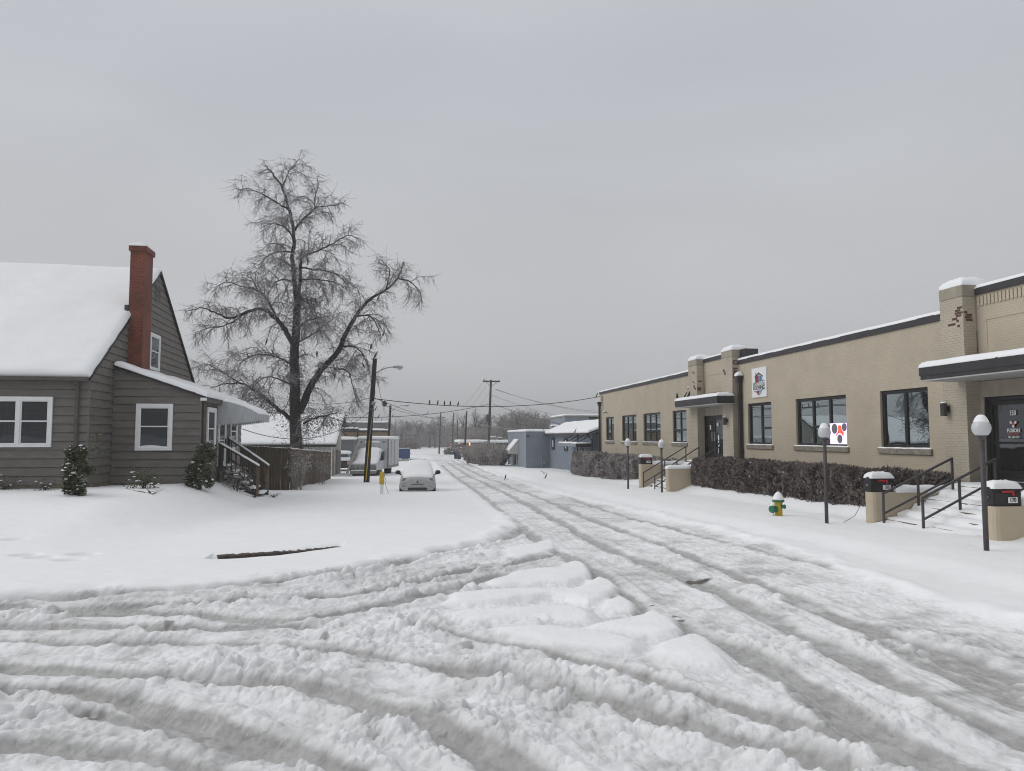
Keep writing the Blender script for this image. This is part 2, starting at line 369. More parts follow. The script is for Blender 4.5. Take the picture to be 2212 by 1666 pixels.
def build_ground():
    ang = np.concatenate([np.linspace(-180, -50, 100, endpoint=False), np.linspace(-50, 50, 1300), np.linspace(50, 180, 100)[1:-1]])
    ang = np.radians(ang) + YAW
    rad = [0.4]
    while rad[-1] < 2.6: rad.append(rad[-1] + .15)
    while rad[-1] < 22: rad.append(rad[-1] * 1.0025)
    while rad[-1] < 95: rad.append(rad[-1] * 1.0045)
    while rad[-1] < 215: rad.append(rad[-1] * 1.008)
    while rad[-1] < 2200: rad.append(rad[-1] * 1.035)
    rad = np.array(rad)
    A, Rr = np.meshgrid(ang, rad)
    x = (Rr * np.sin(A)).ravel(); y = (Rr * np.cos(A)).ravel(); r = Rr.ravel()
    core = (np.abs((A - YAW).ravel()) < R(50.5)); sp = np.where(core, r * .0030, r * .06)
    z = gh(x, y).copy()
    near = (r < 215) & core
    xn, yn, sn = x[near], y[near], sp[near]
    fade = lambda wl: np.clip((wl / sn - 2.2) / 2.5, 0, 1)
    warp = .22 * vnoise(xn / .55, yn / .55, 3) + .10 * vnoise(xn / .19, yn / .19, 4)
    ins = inside(xn, yn, AREA)
    de = seg_dist(xn, yn, edgeL + [(-40, edgeL[-1][1] + 1.0)]); de = np.minimum(de, seg_dist(xn, yn, edgeR + [(edgeR[-1][0] + 2, -30)]))
    sd = np.maximum(np.where(ins, de, -de), 4.5 - np.abs(yn - 201 + .1 * xn)) + warp * 1.1
    ch = sm(-.05, .32, sd)
    hs = .085 * vnoise(xn / 2.6, yn / 1.9, 11) + .03 * vnoise(xn / .9, yn / .7, 12) + .017 * vnoise(xn / .33, yn / .28, 13) * fade(.33)
    hs += .006 * vnoise(xn / .12, yn / .12, 14) * fade(.12)
    bank = .07 * np.exp(-((sd + .12) / .22) ** 2) * (.5 + vnoise(xn / .4, yn / .4, 15))
    rut = np.zeros_like(xn); berm = np.zeros_like(xn); streak = np.zeros_like(xn)
    for i, (P, w, dp) in enumerate(RUTS):
        w = w * (.78 if i in (0, 1, 2, 3, 13, 14, 15) else .9); Q_ = smooth_poly(gp(P), 5); qx = [q[0] for q in Q_]; qy = [q[1] for q in Q_]
        k = np.where((xn > min(qx) - 1.6) & (xn < max(qx) + 1.6) & (yn > min(qy) - 1.6) & (yn < max(qy) + 1.6))[0]
        xk, yk, wk = xn[k], yn[k], warp[k]
        d = seg_dist(xk, yk, Q_); dw = np.abs(d + wk * .5)
        var = .55 + .9 * (vnoise(xk / .9, yk / .9, 40 + i) + .5)
        rut[k] = np.maximum(rut[k], np.exp(-(dw / w) ** 4) * dp * .58 * np.clip(var, 0, 1.25))
        berm[k] = np.maximum(berm[k], np.exp(-((dw - 1.9 * w) / (.75 * w)) ** 2) * dp * .45 * np.clip(var * .8, 0, 1.2))
        streak[k] = np.maximum(streak[k], np.exp(-(d / .9) ** 2) * (.5 + .5 * np.sin(d * 2 * math.pi / .17 + 5 * vnoise(xk / 1.5, yk / 1.5, 60))))
    ca = np.where(ch > .002)[0]; xc, yc, wc, sc = xn[ca], yn[ca], warp[ca], sn[ca]; fadec = lambda wl: np.clip((wl / sc - 2.2) / 2.5, 0, 1)
    lc = np.zeros_like(xc); patch = np.clip(.62 + 1.3 * vnoise(xc / .8, yc / .8, 24), .15, 1.2)
    for cell, a, s in ((.30, .026, 70), (.15, .030, 71), (.085, .022, 72), (.048, .014, 73), (.027, .008, 76)):
        lc += a * clumps(xc + wc * .45 + .02 * vnoise(xc / .07, yc / .07, s + 100), yc - wc * .35 + .02 * vnoise(xc / .07, yc / .07, s + 200), cell, s) * np.clip((cell / sc - 1.6) / 2.2, 0, 1)
    lc += .022 * np.abs(vnoise(xc / .11, yc / .11, 77)) * fadec(.11) + .013 * vnoise(xc / .05, yc / .05, 74) * fadec(.05) + .007 * vnoise(xc / .024, yc / .024, 75) * fadec(.024)
    lumps = np.zeros_like(xn); lumps[ca] = lc * patch
    rgt = sm(-.8, 1.6, xn - np.interp(yn, [3, 6, 10, 20, 40, 100], [2.6, 2.2, 1.6, 1.3, 1.9, 3.6]))
    amp = .7 + .6 * np.clip(berm / .04, 0, 1) + .35 * np.clip(vnoise(xn / 1.3, yn / 1.3, 21) * 2, 0, 1)
    far_k = np.clip((r[near] - 12) / 25, 0, 1)
    hc = -.05 + .025 * vnoise(xn / 1.4, yn / 1.4, 22) + .035 * vnoise(xn / .5, yn / .5, 23) + (.05 * vnoise(xn / .28, yn / .7, 25) + .07 * vnoise(xn / .45, yn / 3.0, 26)) * far_k + lumps * amp * (1 - .55 * np.clip(rut / .036, 0, 1)) * (2.0 - .75 * rgt) + berm * (.8 - .35 * rgt) - rut * (1 - .3 * rgt) - .014 * streak
    # undisturbed slabs of snow left between the tracks
    mo = np.zeros_like(xn)
    for Pm, hm in SLABS:
        Pm = smooth_poly([Pm[-1]] + Pm + Pm[:1], 4)[4:]
        qx = [q[0] for q in Pm]; qy = [q[1] for q in Pm]
        k_ = np.where((xn > min(qx) - .6) & (xn < max(qx) + .6) & (yn > min(qy) - .6) & (yn < max(qy) + .6))[0]
        xk, yk = xn[k_], yn[k_]
        dm = seg_dist(xk, yk, Pm + Pm[:1]); dm = np.where(inside(xk, yk, Pm), dm, -dm) + warp[k_] * .42 + .05 * vnoise(xk / .16, yk / .16, 29)
        k = sm(-.07, .15, dm); top = .78 * hm * (1 - .6 * np.exp(-np.clip(dm, 0, 9) / .14)) + hs[k_] * .6 + .03 * vnoise(xk / .4, yk / .4, 28) + .12 * lumps[k_]
        hc[k_] = hc[k_] * (1 - k) + k * top; mo[k_] = np.maximum(mo[k_], k)
    hn = (hs + bank) * (1 - ch) + hc * ch
    # footprints, the exposed kerb, hollows round posts
    for fx, fy in PRINTS: hn -= .17 * np.exp(-(((xn - fx) / .22) ** 2 + ((yn - fy) / .15) ** 2) ** 2)
    dk = seg_dist(xn, yn, KERB); kk = np.exp(-((yn - np.interp(xn, [p[0] for p in KERB], [p[1] for p in KERB]) + .16) / .2) ** 2) * ((xn > KERB[0][0] - .1) & (xn < KERB[-1][0] + .1))
    hn -= .11 * kk
    for hx, hy in HOLES: hn -= .05 * np.exp(-((xn - hx) ** 2 + (yn - hy) ** 2) / .05)
    z[near] = z[near] + hn * (1 - sm(150, 210, r[near]))
    far = (~near) & (r > 80); z[far] += .12 * vnoise(x[far] / 9, y[far] / 9, 5) * np.clip((r[far] - 90) / 60, 0, 1)
    # wetness: grey slush where wheels pressed the snow, plus recess darkening painted between lumps
    sl = np.zeros(len(x)); s0 = np.clip(rut / .025, 0, 1.5) * (.60 + 1.0 * (vnoise(xn / .45, yn / .45, 31) + .5)) + .45 * streak * (.5 + vnoise(xn / .3, yn / .3, 32))
    n3 = vnoise(xn / 1.8, yn / 1.8, 33) + .8 * vnoise(xn / .5, yn / .5, 38) + .7 * vnoise(xn / .2, yn / .2, 34)
    along = vnoise((xn + yn * .12) / .35, yn / 4.0, 39)          # smeared along the street
    right = sm(-.8, 1.6, xn - np.interp(yn, [3, 6, 10, 20, 40, 100, 200], [2.6, 2.2, 1.6, 1.3, 1.9, 3.6, 5.]))
    s0 = s0 * (1 - .35 * right) + right * np.clip(.17 + .68 * n3 + .20 * along + .35 * vnoise(xn / .10, yn / .10, 83) * fade(.10), 0, .8) + (1 - right) * np.clip(.15 + .65 * n3, 0, .55)
    lowl = np.clip(1.0 - lumps * amp / .065, 0, 1); hol = np.clip((vnoise(xn / .13, yn / .13, 81) + .6 * vnoise(xn / .06, yn / .06, 82) * fade(.06)) * fade(.13) * 1.6, 0, 1)
    s0 = np.clip((s0 * (.25 + .75 * lowl) + .55 * hol * lowl) * (1 - mo), 0, 1) * np.clip(ch * 1.2 - .2, 0, 1)
    sl[near] = s0
    # dirt clods and bare patches
    di = np.zeros(len(x)); dd = np.zeros_like(xn)
    for px, py, rr, a in ((1408, 1300, .04, .9), (1465, 1325, .06, .8), (1010, 1390, .08, .5), (1045, 1384, .06, .45), (1470, 1335, .05, .8), (1525, 1252, .0, 0), (180, 1530, .06, .45), (215, 1535, .06, .5), (430, 1560, .08, .4), (700, 1385, .07, .5), (730, 1400, .08, .45), (365, 1345, .07, .6)):
        q = G(px, py); rr = max(rr, .01); dd = np.maximum(dd, a * sm(.55, .2, ((xn - q[0]) ** 2 + (yn - q[1]) ** 2) ** .5 / rr / 2 + .5 * vnoise(xn / .06, yn / .06, 36)))
    q = G(1502, 1245); dd = np.maximum(dd, 1.0 * sm(.9, .5, np.hypot((xn - q[0]) / .36, (yn - q[1]) / .15) + .6 * vnoise(xn / .1, yn / .1, 37)))
    q = G(1752, 1470); dd = np.maximum(dd, .0)
    di[near] = dd
    V = np.stack([x, y, z], 1); na = len(ang); nr = len(rad)
    i = np.arange(nr - 1)[:, None]; j = np.arange(na)[None, :]; j2 = (j + 1) % na
    Fq = np.stack([i * na + j, i * na + j2, (i + 1) * na + j2, (i + 1) * na + j], -1).reshape(-1, 4)
    m = mat('snow_and_slush', SNOWC, .6, spec=.35); nt = m.node_tree; b = nt.nodes['Principled BSDF']
    at = N(nt, 'ShaderNodeAttribute', attribute_name='slush'); ad = N(nt, 'ShaderNodeAttribute', attribute_name='dirt')
    tc = N(nt, 'ShaderNodeTexCoord')
    n1 = N(nt, 'ShaderNodeTexNoise', i_Scale=5.0, i_Detail=6.0, i_Roughness=.7); L(nt, tc.outputs['Object'], n1.inputs['Vector'])
    r1 = ramp(nt, n1.outputs[0], [(.3, (.84, .85, .862)), (.7, (.89, .897, .905))])
    r2 = ramp(nt, n1.outputs[0], [(.3, (.31, .305, .297)), (.75, (.57, .568, .56))])
    mx = N(nt, 'ShaderNodeMixRGB'); L(nt, at.outputs['Fac'], mx.inputs[0]); L(nt, r1.outputs[0], mx.inputs[1]); L(nt, r2.outputs[0], mx.inputs[2])
    m2 = N(nt, 'ShaderNodeMixRGB'); L(nt, ad.outputs['Fac'], m2.inputs[0]); L(nt, mx.outputs[0], m2.inputs[1]); m2.inputs[2].default_value = (.07, .055, .045, 1)
    L(nt, m2.outputs[0], b.inputs['Base Color'])
    rr = N(nt, 'ShaderNodeMapRange'); L(nt, at.outputs['Fac'], rr.inputs[0]); rr.inputs[3].default_value = .62; rr.inputs[4].default_value = .28; L(nt, rr.outputs[0], b.inputs['Roughness'])
    n2 = N(nt, 'ShaderNodeTexNoise', i_Scale=38.0, i_Detail=5.0, i_Roughness=.7); L(nt, tc.outputs['Object'], n2.inputs['Vector'])
    ac = N(nt, 'ShaderNodeAttribute', attribute_name='churn')
    ba = N(nt, 'ShaderNodeMath', operation='MULTIPLY_ADD'); L(nt, ac.outputs['Fac'], ba.inputs[0]); ba.inputs[1].default_value = .4; ba.inputs[2].default_value = .25
    bp = N(nt, 'ShaderNodeBump', i_Distance=.02); L(nt, ba.outputs[0], bp.inputs['Strength']); L(nt, n2.outputs[0], bp.inputs['Height'])
    n4 = N(nt, 'ShaderNodeTexVoronoi', i_Scale=17.0); n4.feature = 'SMOOTH_F1'; L(nt, tc.outputs['Object'], n4.inputs['Vector'])
    b4 = N(nt, 'ShaderNodeBump', i_Distance=.05, invert=True); vs4 = N(nt, 'ShaderNodeMath', operation='MULTIPLY'); L(nt, ac.outputs['Fac'], vs4.inputs[0]); vs4.inputs[1].default_value = .42; L(nt, vs4.outputs[0], b4.inputs['Strength']); L(nt, n4.outputs['Distance'], b4.inputs['Height']); L(nt, bp.outputs[0], b4.inputs['Normal']); L(nt, b4.outputs[0], b.inputs['Normal'])
    o = np_mesh('ground', V, Fq, m, smooth=True)
    chv = np.zeros(len(x)); chv[near] = ch * (1 - .65 * mo)
    for nm, arr in (('slush', sl), ('dirt', di), ('churn', chv)):
        a = o.data.attributes.new(nm, 'FLOAT', 'POINT'); a.data.foreach_set('value', arr.astype(np.float32))
    tag(o, 'snow covered street, crossing and lawns with slushy wheel ruts', kind='structure')
KERB = gp([(470, 1196), (560, 1190), (650, 1184), (733, 1176)])
HOLES = [(10.17, 12.06), (10.51, 17.74), (10.98, 31.53), (10.46, 34.91), (10.15, 19.64), (-1.18, 32.37), (-2.59, 46.24)]
build_ground()
kb = MB()
kp = smooth_poly(KERB, 14)
rng = random.Random(5)
for a, b in zip(kp[:-1], kp[1:]):
    z = float(gh(a[0], a[1])) + rng.uniform(-.012, .004)
    kb.beam((a[0], a[1], z - .118), (b[0], b[1], z - .118), .20, .17)
tag(kb.build('kerb_stone', mat('dirty_kerb', (.035, .028, .025), .85, col2=(.10, .08, .068), vscale=14, bump=.8, bscale=25), bevel=.01), 'dark brown strip of bare kerb stone showing through the lawn snow', 'kerb')
# ================================================================ helpers for buildings
def clipz(poly, lo, hi):
    def cut(P, k, keep_above):
        o = []
        for i in range(len(P)):
            a, b = P[i], P[(i + 1) % len(P)]
            ia = (a[1] >= k) == keep_above or a[1] == k; ib = (b[1] >= k) == keep_above or b[1] == k
            if ia: o.append(a)
            if ia != ib:
                t = (k - a[1]) / (b[1] - a[1]); o.append((a[0] + (b[0] - a[0]) * t, k))
        return o
    P = cut(poly, lo, True)
    return cut(P, hi, False) if len(P) > 2 else []
def siding(mb, ax, t, out, poly, z0, z1, e=.265, lip=.038):
    """lapped boards on the wall plane; out = +1/-1 side that faces outdoors"""
    z = z0
    def P(h, zz, off): return (t + out * off, h, zz) if ax == 'x' else (h, t + out * off, zz)
    while z < z1:
        c = clipz(poly, z, min(z + e - .011, z1)); zc = z; z += e
        if len(c) < 3: continue
        n = len(c); outer = [P(h, zz, .004 + lip * (1 - (zz - zc) / e)) for h, zz in c]; inner = [P(h, zz, -.05) for h, zz in c]
        mb.add(outer + inner, [tuple(range(n)), tuple(range(2 * n - 1, n - 1, -1))] + [(i, (i + 1) % n, n + (i + 1) % n, n + i) for i in range(n)])
    return mb
def snow_slab(mb, A, B, C, D, th, nx=20, ny=8, seed=0, rough=.25, hang=0.):
    """snow lying on the quad A-B-C-D: rounded edges, uneven thickness"""
    rg = np.random.RandomState(seed)
    A, B, C, D = (np.array(p, float) for p in (A, B, C, D)); nrm = np.cross(B - A, D - A); nrm /= np.linalg.norm(nrm)
    if nrm[2] < 0: nrm = -nrm
    lu = np.linalg.norm(B - A); lv = np.linalg.norm(D - A)
    def knots(n, ln):
        e = min(th / ln, .25); return np.concatenate([[0, e * .12, e * .4, e], np.linspace(e, 1 - e, max(n, 3))[1:-1], [1 - e, 1 - e * .4, 1 - e * .12, 1]])
    us, vs = knots(nx, lu), knots(ny, lv); nU, nV = len(us), len(vs)
    coarse = rg.rand(12, 12)
    top = []
    for j, v in enumerate(vs):
        for i, u in enumerate(us):
            p = (A * (1 - u) + B * u) * (1 - v) + (D * (1 - u) + C * u) * v
            d = min(min(u, 1 - u) * lu, min(v, 1 - v) * lv)
            k = math.sqrt(max(0, 1 - (1 - min(d / th, 1)) ** 2))
            fu, fv = u * 10.9, v * 10.9; a, b = int(fu), int(fv); fu -= a; fv -= b
            nz = (coarse[a, b] * (1 - fu) + coarse[a + 1, b] * fu) * (1 - fv) + (coarse[a, b + 1] * (1 - fu) + coarse[a + 1, b + 1] * fu) * fv
            hh = th * k * (1 + rough * (nz - .5)) + (.002 if k < .1 else 0)
            q = p + nrm * hh
            if d == 0: q = q + np.array([rg.uniform(-.012, .012), rg.uniform(-.012, .012), 0])
            top.append(tuple(q))
    o = len(mb.v); fs = []
    for j in range(nV - 1):
        for i in range(nU - 1): fs.append((j * nU + i, j * nU + i + 1, (j + 1) * nU + i + 1, (j + 1) * nU + i))
    n0 = nU * nV
    ring = [i for i in range(nU)] + [j * nU + nU - 1 for j in range(1, nV)] + [(nV - 1) * nU + i for i in range(nU - 2, -1, -1)] + [j * nU for j in range(nV - 2, 0, -1)]
    low = [tuple(np.array(top[i]) - nrm * (.02 + hang)) for i in ring]
    k = len(ring); fs += [(ring[i], n0 + i, n0 + (i + 1) % k, ring[(i + 1) % k]) for i in range(k)]
    fs.append(tuple(n0 + i for i in range(k)))
    return mb.add(top + low, fs)
def sash_window(parent, ax, t, out, u0, u1, z0, z1, loc=False, frame_m=None, fw=.09, rail=True, curtain=False, snow=False, glass=None, divs=1):
    """double hung window: outer casing, sashes, panes; proud of the wall plane t"""
    frame_m = frame_m or M['white']; glass = glass or M['house_glass']
    def S_(a, b): return (min(t + out * a, t + out * b), max(t + out * a, t + out * b))
    f = MB(); a, b = S_(.0, .06); f.frame(ax, a, b, u0, u1, z0, z1, fw, fw * .8)
    a, b = S_(.055, .085); 
    fr = f.build('window', frame_m, parent, local=loc, bevel=.006)
    w = (u1 - u0 - 2 * fw) / divs; s = MB(); g = MB(); zm = (z0 + z1) / 2
    for k in range(divs):
        a0 = u0 + fw + k * w; a1 = a0 + w
        if divs > 1 and k: 
            c0, c1 = S_(0, .058); (s.box(c0, c1, a0 - .05, a0 + .05, z0 + fw * .8, z1 - fw) if ax == 'x' else s.box(a0 - .05, a0 + .05, c0, c1, z0 + fw * .8, z1 - fw))
        lo = a0 + (.05 if k else 0); hi = a1 - (.05 if k < divs - 1 else 0)
        c0, c1 = S_(.005, .035); s.frame(ax, c0, c1, lo, hi, zm + .001, z1 - fw, .04)
        c0, c1 = S_(.003, .022); s.frame(ax, c0, c1, lo, hi, z0 + fw * .8, zm + .04 if rail else zm, .04)
        g0, g1 = S_(.028, .030)
        (g.box(g0, g1, lo + .03, hi - .03, z0 + fw * .8 + .03, z1 - fw - .03) if ax == 'x' else g.box(lo + .03, hi - .03, g0, g1, z0 + fw * .8 + .03, z1 - fw - .03)) if False else None
        g0, g1 = S_(.012, .015)
        def pane(za, zb, o0, o1): (g.box(o0, o1, lo + .04, hi - .04, za, zb) if ax == 'x' else g.box(lo + .04, hi - .04, o0, o1, za, zb))
        pane(z0 + fw * .8 + .04, zm, *S_(.012, .015)); pane(zm + .041, z1 - fw - .04, *S_(.020, .023))
    k_ = MB(); c0, c1 = S_(.0005, .0025); (k_.box(c0, c1, u0 + .03, u1 - .03, z0 + .03, z1 - .03) if ax == 'x' else k_.box(u0 + .03, u1 - .03, c0, c1, z0 + .03, z1 - .03)); k_.build('dark_backing', M['room'], fr, local=True if loc else False)  # near-black sheet behind the panes stands in for the unlit room
    s.build('sash', frame_m, fr, local=True if loc else False)
    g.build('pane', glass, fr, local=True if loc else False)
    if curtain:
        c = MB(); rg = random.Random(int(u0 * 100))
        for k in range(divs):
            a0 = u0 + fw + k * w + .05; a1 = a0 + w - .1; x = a0
            while x < a1:
                ww = rg.uniform(.05, .13)
                if rg.random() < .55:
                    d0, d1 = S_(.024 + .004, .0255 + .004) if False else S_(.006, .009)
                    (c.box(d0, d1, x, min(x + ww * .6, a1), z0 + .15, z1 - .14) if ax == 'x' else c.box(x, min(x + ww * .6, a1), d0, d1, z0 + .15, z1 - .14))
                x += ww
        if c.v: c.build('curtain', M['curtain'], fr, local=True if loc else False)
    if snow:
        q = MB(); c0 = u0 + fw; c1 = u1 - fw; n = 9; pts = []
        for i in range(n + 1):
            uu = c0 + (c1 - c0) * i / n; pts.append((uu, z0 + fw * .8 + .01 + .075 * math.sin(math.pi * min(1, .18 + .8 * i / n)) ** 1.2))
        poly = [(c0, z0 + fw * .8)] + pts + [(c1, z0 + fw * .8)]
        q.prism(poly, ax, *S_(.017, .055)); q.build('sill_snow', M['snow'], fr, local=True if loc else False)
    return fr
M['house_glass'] = glass_mat('house_window_glass', tint=(.012, .012, .014), refl=.02, clear=.6)
M['room'] = mat('room_darkness', (.012, .012, .013), .9)
M['curtain'] = mat('grey_curtain', (.14, .135, .14), .9, var=.3, vscale=9, stretch=(1, 1, .1))
M['siding'] = mat('grey_brown_siding', (.142, .131, .118), .62, var=.18, vscale=2.2, stretch=(1, 1, 3), bump=.25, bscale=26, bdist=.006)
M['black_trim'] = mat('black_trim', (.014, .013, .014), .5)
M['gutter'] = mat('brown_gutter', (.075, .062, .056), .5, var=.2, vscale=5)
M['chim'] = brick_mat('chimney_brick', (.25, .072, .040), (.17, .05, .03), (.085, .036, .028), 'xy', .21, .075, .01, .7, stain=.5)
M['concrete'] = mat('foundation', (.16, .13, .10), .9, var=.3, vscale=4, bump=.4)
M['shingle'] = mat('dark_shingle', (.03, .03, .032), .9)
M['alu'] = mat('grey_awning_metal', (.46, .475, .49), .55, metal=.15, var=.12, vscale=8, stretch=(1, 1, .15))
# ================================================================ HOUSE
TH = R(2.0); HO = pD(23., 195, 803); HO[2] = 0
house = root('house', HO, 'grey clapboard house with steep snowy roof and red brick chimney', 'house', rz=TH); ORG[house.name] = (0, 0, 0)
def hl(u, v, z=0):
    return (HO[0] + u * math.cos(TH) - v * math.sin(TH), HO[1] + u * math.sin(TH) + v * math.cos(TH), z)
RZ = 8.35; RV = 6.67; SL = (RZ - 3.69) / RV
w = MB()
siding(w, 'y', 0, -1, [(-9.5, .22), (0, .22), (0, 3.66), (-9.5, 3.66)], .22, 3.66)
siding(w, 'x', 0, 1, [(0, .22), (2 * RV, .22), (2 * RV, 3.66), (RV, RZ - .05), (0, 3.66)], .22, RZ)
w.box(-.035, .03, -.03, .035, .1, 3.6)
w.box(-9.5, -.055, .055, 2 * RV - .05, .0, 3.5)
w.prism([(.08, 3.5), (2 * RV - .08, 3.5), (RV, RZ - .2)], 'x', -9.4, -.056)
w.build('wall', M['siding'], house, local=True)
fd = MB(); fd.box(-9.5, -.01, -.015, .2, -.6, .215); fd.box(-.2, .02, .21, 13, -1.2, .215); fd.build('foundation', M['concrete'], house, local=True)
rf = MB()
OV = .26; th = .12
rf.prism([(-OV, 3.69 - SL * OV - th), (-OV, 3.69 - SL * OV), (RV, RZ), (2 * RV + OV, 3.69 - SL * OV), (2 * RV + OV, 3.69 - SL * OV - th), (RV, RZ - th)], 'x', -9.9, .10)
roof = rf.build('roof', M['black_trim'], house, local=True)
sn = MB(); n_ = .004
snow_slab(sn, (-9.9, -OV - .02, 3.69 - SL * OV + n_), (.09, -OV - .02, 3.69 - SL * OV + n_), (.09, RV, RZ + n_), (-9.9, RV, RZ + n_), .17, 60, 34, 3, .35)
snow_slab(sn, (.07, RV + .02, RZ - .01), (.07, 2 * RV + OV, 3.69 - SL * OV + n_), (-9.9, 2 * RV + OV, 3.69 - SL * OV + n_), (-9.9, RV + .02, RZ - .01), .10, 14, 14, 4, .3)
snow_cap(sn, 'snow_cover', roof, local=True)
gt = MB(); gt.box(-9.9, .08, -OV - .14, -OV - .03, 3.38, 3.50); gt.tube([(-.30, -OV - .08, 3.4), (-.30, -.12, 3.22), (-.30, -.10, .25)], .055, 8); gt.build('gutter', M['gutter'], house, local=True)
sash_window(house, 'y', -.03, -1, -2.9, -1.0, 1.36, 2.9, loc=True, fw=.11, curtain=True, divs=2)
sash_window(house, 'x', .03, 1, 5.62, 6.9, 4.28, 5.72, loc=True, fw=.11)
vt = MB(); vt.frame('x', .02, .05, 6.2, 6.82, 7.05, 7.75, .05); vt.build('gable_vent', M['siding'], house, local=True)
vs_ = MB(); vs_.box(.024, .03, 6.25, 6.77, 7.1, 7.7)
ve = vs_.build('vent_backing', M['black'], house, local=True)
sl = MB()
for k in range(8): sl.beam((.04, 6.25, 7.135 + k * .075), (.04, 6.77, 7.135 + k * .075), .03, .025)
sl.build('louvre', M['siding'], house, local=True)
ch = MB(); ch.box(.0, .50, 3.25, 4.15, 3.4, 8.31); chim = ch.build('chimney', M['chim'], house, local=True)
cc = MB(); cc.box(-.05, .56, 3.19, 4.21, 8.31, 8.50); cc.build('chimney_cap', M['chim'], chim, local=True, bevel=.01)
cs = MB(); snow_slab(cs, (-.04, 3.2, 8.502), (.55, 3.2, 8.502), (.55, 4.2, 8.502), (-.04, 4.2, 8.502), .13, 8, 8, 5); snow_cap(cs, 'snow_cap', chim, local=True)
fl = MB(); fl.box(-.12, -.002, 3.2, 3.3, 5.95, 6.35); fl.build('flashing', M['iron'], chim, local=True)
# lean-to wing
BV, BU, BE = 2.0, 2.82, 9.3
wg = MB()
siding(wg, 'y', BV, -1, [(.03, .12), (BU, .12), (BU, 3.06), (.03, 4.0)], .12, 4.0)
siding(wg, 'x', BU, 1, [(BV, .12), (BE, .12), (BE, 3.02), (BV, 3.02)], .12, 3.02)
wg.box(.05, BU - .055, BV + .055, BE - .05, -.2, 3.0); wg.box(BU - .03, BU + .03, BV - .03, BV + .03, .0, 3.02)
wg.prism([(.05, 2.99), (BU - .05, 2.99), (.05, 3.9)], 'y', BV + .057, BE - .06)
wg.build('wing_wall', M['siding'], house, local=True)
f2 = MB(); f2.box(.03, BU - .01, BV - .012, BV + .2, -1.0, .115); f2.box(BU - .2, BU + .012, BV + .21, BE, -1.2, .115); f2.build('wing_foundation', M['concrete'], house, local=True)
r2 = MB(); r2.prism([(.03, 4.02), (.03, 4.10), (BU + .22, 3.045), (BU + .22, 2.965)], 'y', BV - .16, BE + .15); wr = r2.build('wing_roof', M['black_trim'], house, local=True)
s2 = MB(); snow_slab(s2, (.04, BV - .17, 4.106), (BU + .24, BV - .17, 3.048), (BU + .24, BE + .15, 3.048), (.04, BE + .15, 4.106), .15, 24, 40, 8, .5); snow_cap(s2, 'snow_cover', wr, local=True)
g2 = MB(); g2.box(BU + .10, BU + .21, BV - .1, 4.35, 2.86, 2.96); g2.tube([(BU + .09, BV + .10, 2.86), (BU + .09, BV + .10, .1)], .06, 8); g2.build('wing_gutter', M['gutter'], house, local=True)
ge = MB(); ge.box(BU + .02, BU + .22, BV - .19, BV - .165, 2.90, 3.0); ge.build('gutter_end', M['white'], house, local=True)
sash_window(house, 'y', BV - .03, -1, .77, 1.94, 1.21, 2.79, loc=True, fw=.12, snow=True)
M['lace'] = mat('lace_curtain', (.42, .45, .47), .9, var=.35, vscale=25)
wl = sash_window(house, 'x', BU + .03, 1, 2.72, 4.06, 1.16, 2.72, loc=True, fw=.13)
lc = MB(); lc.box(BU + .048, BU + .050, 2.9, 3.7, 2.0, 2.56); lc.build('curtain', M['lace'], wl, local=True)
sash_window(house, 'x', BU + .03, 1, 6.75, 8.15, 1.1, 2.65, loc=True, fw=.11)
dr = MB(); dr.frame('x', BU + .01, BU + .07, 4.62, 5.98, .55, 2.75, .11, .05); door = dr.build('storm_door', M['white'], house, local=True)
d2 = MB(); d2.frame('x', BU + .03, BU + .06, 4.731, 5.869, .602, 2.638, .12); d2.box(BU + .03, BU + .058, 4.852, 5.748, 1.5, 1.56); d2.build('door_leaf', M['white'], door, local=True)
d3 = MB(); d3.box(BU + .035, BU + .04, 4.852, 5.748, .723, 1.499); d3.box(BU + .035, BU + .04, 4.852, 5.748, 1.561, 2.517); d3.build('door_glass', M['house_glass'], door, local=True)
d4 = MB(); d4.box(BU + .06, BU + .10, 5.78, 5.82, 1.35, 1.6); d4.build('handle', M['black'], door, local=True)
# awning over the side door
aw = MB(); AV0, AV1 = 4.42, 6.95
arc = [(BU + .03 + 1.5 * t, 3.0 - .10 * t - .38 * t * t) for t in [i / 10 for i in range(11)]]
for (a, b) in zip(arc[:-1], arc[1:]): aw.prism([a, b, (b[0], b[1] - .02), (a[0], a[1] - .02)], 'y', AV0, AV1)
awn = aw.build('awning', M['alu'], house, local=True)
ap = MB()
for vv in (AV0 - .012, AV1 + .012):
    n = 17
    for k in range(n):
        u0 = BU + .04 + 1.49 * k / n; u1 = BU + .04 + 1.49 * (k + 1) / n - .006
        zt = np.interp((u0 + u1) / 2, [p[0] for p in arc], [p[1] for p in arc]) - .01; zb = 2.08 + .20 * (k / n)
        off = .010 if k % 2 else 0
        s_ = -1 if vv < 5 else 1
        ap.prism([(u0, zt), (u1, zt), (u1, zb + .03), ((u0 + u1) / 2, zb - .02), (u0, zb + .03)], 'y', vv + s_ * off, vv + s_ * (off + .008))
k = 0; v_ = AV0
while v_ < AV1 - .05:
    off = .012 if k % 2 else 0
    ap.prism([(v_, 2.52), (v_ + .095, 2.52), (v_ + .095, 2.31), (v_ + .05, 2.25), (v_, 2.31)], 'x', BU + 1.535 + off, BU + 1.545 + off); v_ += .1; k += 1
ap.build('valance', M['alu'], awn, local=True)
asn = MB()
for i in range(0, 10):
    pass
ringsA = []
